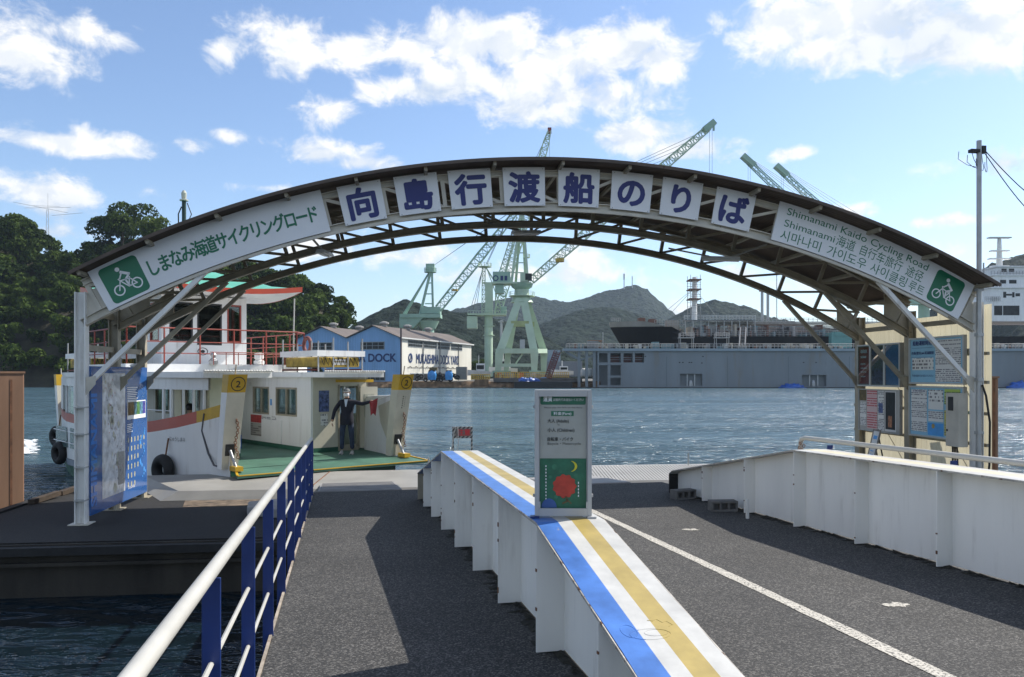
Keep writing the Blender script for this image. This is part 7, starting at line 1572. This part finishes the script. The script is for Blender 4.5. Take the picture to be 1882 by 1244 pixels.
for (u0, u1, h, c) in ((1200, 1212, 1.6, 0), (1218, 1240, 1.2, 0), (1252, 1262, 1.4, 2), (1080, 1100, 1.8, 1)): mb = MB(); mb.box(du(u0), du(u1), DY+.3, DY+2.5, dv(640), dv(640)+h); mb.build('deck_gear', cl_m[c], fd)
for (u0, u1) in ((1249, 1275), (1315, 1340)):
    mb = MB(); zt = dv(621); [mb.bar((du(u), y, dv(640)), (du(u), y, dv(612)), .14, .14) for u in (u0+2, u1) for y in (DY+.2, DY+2)]; mb.box(du(u0), du(u1+1), DY, DY+2.2, zt, zt+.2)
    for v in (612, 616): mb.tube([(du(u0), DY, dv(v)), (du(u1+1), DY, dv(v))], .07, 4)
    for k in range(5): u = u0+(u1+1-u0)*k/4; mb.tube([(du(u), DY, zt), (du(u), DY, dv(612))], .06, 4)
    mb.build('access_platform', RAILW, fd)
mb = MB(); 
for s_ in (-.7, .7): mb.bar((du(1366)+s_, DY+1, dv(640)), (du(1379)+s_, DY+6, dv(600)), .25, .6)
for k in range(14): f_ = k/14; p = Vector((du(1366), DY+1, dv(640))).lerp(Vector((du(1379), DY+6, dv(600))), f_); mb.box(p.x-.7, p.x+.7, p.y-.1, p.y+.1, p.z-.03, p.z+.03)
mb.build('boarding_stair', RAILW, fd)
mb = MB(); mb.box(du(1081), du(1107), DY+.5, DY+3, dv(627), dv(625)); [mb.bar((du(u), DY+.7, dv(640)), (du(u), DY+.7, dv(626)), .15, .15) for u in (1083, 1105)]; mb.build('canopy', M('rust_canopy', (.30, .16, .09), .7), fd); mb = MB(); mb.tube([(du(1109), DY+1, dv(640)), (du(1109), DY+1, dv(610))], .1, 5); mb.build('lamp_post', GALV, fd)
gw = thing('gangway_truss', 'red lattice gangway leading down from the floating dock', 'gangway', px(1008, 694, 198)); mb = MB(); lattice(mb, px(1007, 694, 198), px(1024, 646, 198), 1.5, 1.5, 12, .2); mb.build('truss', M('dark_red_paint', (.16, .03, .03), .6), gw)
mb = MB(); mb.bar(px(1007, 692, 198), px(1024, 644, 198), .9, .12); mb.build('walkway', F_DARK, gw)
for k, u in enumerate((1073, 1084)): mb = MB(); p = px(u, 692, 199); mb.lathe([(.5, 0), (.8, .3), (.8, 1.6), (.4, 2.1)], p, 10); tag(mb.build('gas_tank', WHITE, smooth=True), ['left', 'right'][k]+' small white upright tank by the dock end', 'tank')
heap('tarpaulin', 'flat blue tarpaulin float on the water by the dock wall', 'tarpaulin', (du(1452), DY-1.8, 0), 2.7, 1.2, 1.05, M('bright_blue_tarpaulin', (.02, .12, .50), .4, var=.25, vs=1.5), 51)
heap('tarpaulin', 'bright blue tarpaulin float at the right picture edge', 'tarpaulin', (du(1868), DY-1.8, 0), 3.1, 1.4, 1.6, M('bright_blue_cover', (.02, .13, .55), .4, var=.25, vs=1.5), 52)

# ---- tanker
TY = 224.0; tu = lambda u: (u-CX)/FPX*215.0; tv = lambda v: ZE-(v-HZ)/FPX*215.0
BLK = M('black_hull', (.008, .008, .009), .5, var=.3, vs=.2, spec=.12); BULG = M('grey_bulwark', (.26, .25, .22), .6, var=.15, vs=.3)
tk = thing('tanker', 'black hulled tanker with grey bow bulwark and white bridge standing in the floating dock', 'ship', (tu(1500), TY, 0))
U_ = [1129, 1133, 1140, 1150, 1165, 1185, 1210, 1236, 1250, 1266, 1300, 1400, 1600, 1800, 2000]
ht = lambda u: float(np.interp(u, [1129, 1236, 1266, 2000], [tv(598), tv(600), tv(618), tv(618)])); hbd = lambda u: float(np.interp(u, [1129, 1140, 1165, 1210, 1266], [.1, 2.2, 5, 7.8, 9])); stem = lambda f_: np.interp(f_, [0, 1], [0, 1])
mb = MB(); P = []
for u in U_:
    for j in range(7):
        f_ = j/6; zb = tv(660); z = ht(u)*(1-f_)+zb*f_; rake = (1-min(1, max(0, (u-1129)/120)))*f_; x = tu(u)+rake*(tu(1165)-tu(1129)); k = hbd(u)*(1-.55*f_*(1 if u < 1240 else .0)); P.append((x, TY-k, z))
mb.grid(P, len(U_), 7, flip=True); P2 = [(x, 2*TY-y, z) for (x, y, z) in P]; mb.grid(P2, len(U_), 7); mb.build('hull', BLK, tk)
mb = MB(); P = []
for u in [1129, 1133, 1140, 1150, 1165, 1185, 1205, 1222]:
    zt = float(np.interp(u, [1129, 1195, 1222], [tv(588), tv(589), tv(599)])); P += [(tu(u), TY-hbd(u)-.01, ht(u)), (tu(u)-.25, TY-hbd(u)*1.02-.05, max(zt, ht(u)+.02))]
mb.grid(P, 8, 2); mb.grid([(x, 2*TY-y, z) for (x, y, z) in P], 8, 2); mb.build('bow_bulwark', BULG, tk)
mb = MB(); P = []
for u in U_: P += [(tu(u), TY-hbd(u)+.05, ht(u)-.05), (tu(u), TY+hbd(u)-.05, ht(u)-.05)]
mb.grid(P, len(U_), 2); mb.build('main_deck', M('dark_red_deck', (.12, .06, .05), .7), tk)
def trail(nm, u0, u1, v0, v1, y, n, th=.09, mt=RAILW, rows=3):
    mb = MB()
    for k in range(n+1): u = u0+(u1-u0)*k/n; mb.bar((tu(u), y, tv(v1)), (tu(u), y, tv(v0)), th, th)
    for r_ in range(rows): v = v0+(v1-v0)*r_/rows; mb.bar((tu(u0), y, tv(v)), (tu(u1), y, tv(v)), th, th)
    return mb.build(nm, mt, tk)
NY_ = TY-9
trail('bow_rail', 1129, 1147, 581, 588, TY-2, 5); trail('bow_rail', 1205, 1262, 587, 600, TY-7.4, 12); trail('deck_rail', 1266, 1780, 608, 618, NY_, 62); trail('deck_rail', 1270, 1780, 600, 608, TY-5, 40)
mb = MB(); mb.box(tu(1262), tu(1395), TY-6, TY-2, tv(587), tv(586)); mb.build('catwalk', DOCKL, tk); trail('catwalk_rail', 1262, 1395, 578, 586, TY-6, 22, .12, M('white_rail', (.62, .62, .60), .5)); trail('catwalk_leg', 1265, 1395, 587, 618, TY-5.5, 9, .2, GALV, 0)
trail('catwalk_rail', 1400, 1780, 581, 590, TY-2, 44, .10)
for k in range(12): mb = MB(); v = 590+2.4*k; u0 = 1300+random.uniform(-20, 60); mb.tube([(tu(u0), TY-4+.5*k % 4, tv(v)), (tu(1780-random.uniform(0, 120)), TY-4+.5*k % 4, tv(v))], random.uniform(.10, .24), 6); mb.build('deck_pipe', random.choice([cl_m[4], cl_m[3], cl_m[1], cl_m[1]]), tk)
for k in range(70): u = random.uniform(1250, 1560); h = random.uniform(.5, 3.6); w_ = random.uniform(.15, .8); mb = MB(); mb.box(tu(u)-w_/2, tu(u)+w_/2, TY-7+random.uniform(0, 5), TY, tv(618), tv(618)+h); mb.build('deck_machinery', random.choice(cl_m), tk)
for (u0, u1, v0, v1, c) in ((1181, 1193, 581, 589, 3), (1202, 1214, 583, 590, 3), (1234, 1256, 586, 600, 2), (1312, 1328, 596, 606, 5)): mb = MB(); mb.box(tu(u0), tu(u1), TY-3, TY, tv(v1)-.5, tv(v0)); mb.build('deck_winch', cl_m[c], tk)
mb = MB(); mb.tube([(tu(1284), TY-4, tv(586)), (tu(1284), TY-4, tv(505))], [.75, .55], 10); ms = mb.build('foremast', WHITE, tk, smooth='auto')
mb = MB(); 
for (du_, dy) in ((-10, -2), (8, -2), (-10, 2), (8, 2)): mb.bar((tu(1284+du_), TY-4+dy, tv(586)), (tu(1284+du_), TY-4+dy, tv(502)), .12, .12)
for v in (512, 521, 530, 539, 548, 560, 572): 
    for dy in (-2, 2): mb.bar((tu(1273), TY-4+dy, tv(v)), (tu(1293), TY-4+dy, tv(v)), .11, .11); mb.bar((tu(1273), TY-4+dy, tv(v+4)), (tu(1293), TY-4+dy, tv(v+4)), .08, .08)
mb.build('scaffold_pole_frame', RAILW, ms)
for v in (512, 530, 548): mb = MB(); mb.box(tu(1272), tu(1294), TY-6.2, TY-1.8, tv(v), tv(v)+.3); mb.build('scaffold_deck', cl_m[3], ms)
mb = MB(); [mb.tube([(tu(1284), TY-4, tv(525)), (tu(u), TY-4, tv(586))], .05, 4) for u in (1210, 1228, 1330)]; mb.build('mast_stay', CABLE_G, ms)
for (u, v0, v1) in ((1420, 524, 586), (1431, 530, 586), (1448, 495, 586)): mb = MB(); mb.tube([(tu(u), TY, tv(v1)), (tu(u), TY, tv(v0))], .4 if u < 1440 else .12, 8); pm = mb.build('deck_post', GALV, tk); 
mb = MB(); mb.box(tu(1416), tu(1425), TY-1, TY+1, tv(529), tv(525)); mb.build('red_box', F_ROOFR, tk)
# bridge
sxs = [(1812, 2010, 553, 618, -8.8), (1824, 2010, 527, 553, -8.2), (1834, 2010, 503, 527, -7), (1846, 2010, 486, 503, -6)]
for k, (u0, u1, v0, v1, dy) in enumerate(sxs):
    if k == 0: mb = MB(); mb.box(tu(u0), tu(u1), TY+dy+.6, TY+8, tv(590), tv(v0)-.01); mb.build('bridge_tier', F_WHITE, tk)
    else: mb = MB(); mb.box(tu(u0), tu(u1), TY+dy, TY+8, tv(v1), tv(v0)-.3); mb.box(tu(u0-4), tu(u1), TY+dy-.6, TY+8, tv(v0)-.29, tv(v0)); mb.build('bridge_tier', F_WHITE, tk)
for (u, v, w_, h) in ((1850, 541, .8, 1.6), (1858, 541, 1.6, .5), (1866, 541, .6, 1.4), (1852, 516, 1.6, 1.0), (1870, 516, 2.0, 1.0), (1874, 541, 1.2, .8), (1858, 494, 1.4, .9), (1872, 494, 1.4, .9), (1838, 570, 2.2, 2.6), (1862, 570, 4.4, 2.6)): mb = MB(); yb = TY-8.25 if v > 530 and v < 550 else (TY-7.05 if 510 < v < 530 else (TY-6.05 if v < 500 else TY-8.25)); mb.box(tu(u)-w_/2, tu(u)+w_/2, yb, yb+.1, tv(v)-h/2, tv(v)+h/2); mb.build('bridge_window', PANE, tk)
mb = MB(); mb.tube([(tu(1866), TY-2, tv(503)), (tu(1866), TY-2, tv(430))], [1.0, .5], 8); mb.build('radar_mast', WHITE, tk)
for (v, w_) in ((430, 3.2), (455, 2.6), (470, 3.0), (484, 2.4)): mb = MB(); mb.box(tu(1866)-w_, tu(1866)+w_*.9, TY-3, TY-1.4, tv(v), tv(v)+.3); mb.build('mast_platform', WHITE if v > 431 else GALV, tk)
trail('bridge_rail', 1812, 1840, 545, 553, TY-8.6, 8); trail('bridge_rail', 1824, 1845, 519, 527, TY-8, 6); trail('bridge_rail', 1830, 1900, 496, 503, TY-7, 12); mb = MB(); mb.bar((tu(1828), TY-4, tv(527)), (tu(1828), TY-4, tv(478)), .3, .3); mb.bar((tu(1824), TY-4, tv(505)), (tu(1832), TY-4, tv(505)), .2, .2); mb.build('signal_mast', RAILW, tk)
mb = MB(); a = tu(1525); mb.box(tu(1523), tu(1560), TY-11, TY-6, tv(640), tv(612)); mb.box(tu(1528), tu(1556), TY-11.2, TY-6, tv(618), tv(612)+.2); tag(mb.build('dock_cabin', M('teal_cabin', (.14, .32, .30), .6, var=.12)), 'teal painted crane cabin on the dock wall before the tanker', 'cabin')

# ---- small craft and yard clutter between the cranes
def boat(label, u, v, Y_, L_, h):
    c = px(u, v, Y_); t0 = thing('work_boat', label, 'boat', c); mb = MB(); P = []
    for k in range(9):
        f_ = k/8; w_ = 1.5*math.sin(min(1, f_*1.6)*math.pi/2)*(1 if f_ < .9 else .9); x = c.x-L_/2+L_*f_
        for (a, z) in ((-w_, 1.2+.5*(1-f_)), (-w_*.7, .3), (0, .0), (w_*.7, .3), (w_, 1.2+.5*(1-f_))): P.append((x, c.y+a, c.z+z))
    mb.grid(P, 9, 5, flip=True); mb.build('hull', F_WHITE, t0); mb = MB(); mb.box(c.x-L_*.1, c.x+L_*.25, c.y-1.1, c.y+1.1, c.z+1.0, c.z+1.0+h*.5); cb = mb.build('cabin', F_WHITE, t0); mb = MB(); mb.box(c.x-L_*.08, c.x+L_*.22, c.y-1.12, c.y-1.102, c.z+1.2+h*.12, c.z+1.0+h*.4); mb.build('window', PANE, cb); mb = MB(); mb.tube([(c.x, c.y, c.z+1+h*.5), (c.x, c.y, c.z+1+h)], .1, 5); mb.build('mast', WHITE, t0)
boat('white work boat hauled out left of the slim green pillar', 880, 690, 232, 7, 5); boat('white work boat behind the splayed crane legs', 925, 684, 250, 9, 6); boat('small white boat right of the portal crane', 1033, 690, 214, 6, 3)
pm = thing('ship_mast', 'pale slender ship mast between the two green cranes', 'mast', px(921, 688, 255)); mb = MB(); mb.tube([px(921, 690, 255), px(921, 588, 255)], .4, 8); mb.build('pole', GALV, pm); mb = MB(); mb.box(px(916, 592, 255).x, px(926, 592, 255).x, 254.5, 255.5, px(916, 592, 255).z, px(916, 590, 255).z); mb.build('yard', GALV, pm)
pbox('yard_office', 'white flat yard office behind the crane legs', 'building', 912, 930, 660, 690, 262, 8, WHITE); pbox('low_store', 'long low grey store behind the dock end', 'building', 1000, 1070, 664, 692, 275, 10, M('grey_store', (.20, .22, .25), .7)); pbox('low_store', 'pale blue roofed store right of the portal crane', 'building', 1003, 1030, 643, 692, 282, 10, M('blue_grey_store', (.25, .31, .36), .7))
cols_ = cl_m+[YF, F_ROOFR, BD_BLUE2]
scr = thing('scrap_heap', 'jumble of machine parts and scrap below the portal crane', 'scrap', px(950, 690, 225))
for k in range(60): u = random.uniform(905, 1000); Y_ = random.uniform(212, 232); p = px(u, 690, Y_); w_ = random.uniform(.3, 1.6); h = random.uniform(.3, 2.4); mb = MB(); mb.box(p.x-w_/2, p.x+w_/2, p.y-w_/2, p.y+w_/2, 1.5, 1.5+h); mb.build('scrap_piece', random.choice(cols_), scr)
scr2 = thing('scrap_heap', 'row of dark tyres and gear along the quay below the workshop', 'scrap', px(800, 698, 198)); 
for k in range(26): p = px(random.uniform(766, 842), 699, 198.2); mb = MB(); mb.torus((p.x, p.y+random.uniform(0, .6), 1.95+random.uniform(0, 1.4)), (random.uniform(-.3, .3), 1, random.uniform(-.3, .3)), .42, .16, 12, 6); mb.build('tyre', RUBBER, scr2)
# trees by the dock end
for k, (u, v, s_) in enumerate(((1036, 690, .8), (1048, 690, .7), (875, 690, 1.0), (890, 690, 1.1), (1010, 690, .8))): p = px(u, v, 292+k); put_tree(k % 3, (p.x, p.y, 1.2), (s_, s_, s_*.9), ['small tree left of the dock end', 'small tree at the dock end', 'tree right of the white workshop end', 'tree behind the slim green pillar', 'tree behind the portal crane right leg'][k])
# foam of the ferry wake
g = np.random.default_rng(8)
wk2 = MB()
for k in range(120):
    p = px(48+g.uniform(-14, 16), 0, 36+g.uniform(-3, 4)); r_ = g.uniform(.05, .20); pts = [(p.x+r_*1.6*math.cos(a)*g.uniform(.6, 1.2), p.y+r_*math.sin(a)*g.uniform(.6, 1.2), .015+g.uniform(0, .02)) for a in np.linspace(0, 6.28, 9)[:-1]]; c = (p.x, p.y, .03+g.uniform(0, .05)); wk2.add(pts+[c], [(i, (i+1) % 8, 8) for i in range(8)])
tag(wk2.build('wake_foam', FOAM), 'white foam of the ferry wake', kind='stuff')

# ---- haze
if HAZE > 0:
    hm = bpy.data.materials.new('haze'); hm.use_nodes = True; t = NT(hm.node_tree); hm.node_tree.nodes.remove(hm.node_tree.nodes['Principled BSDF']); pv = t.n('ShaderNodeVolumePrincipled'); pv.inputs['Density'].default_value = HAZE; pv.inputs['Color'].default_value = (.66, .82, 1.0, 1); pv.inputs['Anisotropy'].default_value = .2
    t.L.new(pv.outputs[0], hm.node_tree.nodes['Material Output'].inputs['Volume']); mb = MB(); mb.box(-5200, 5200, -420, 6200, -4.0, 230); tag(mb.build('haze', hm), 'thin pale haze over the harbour', kind='stuff')
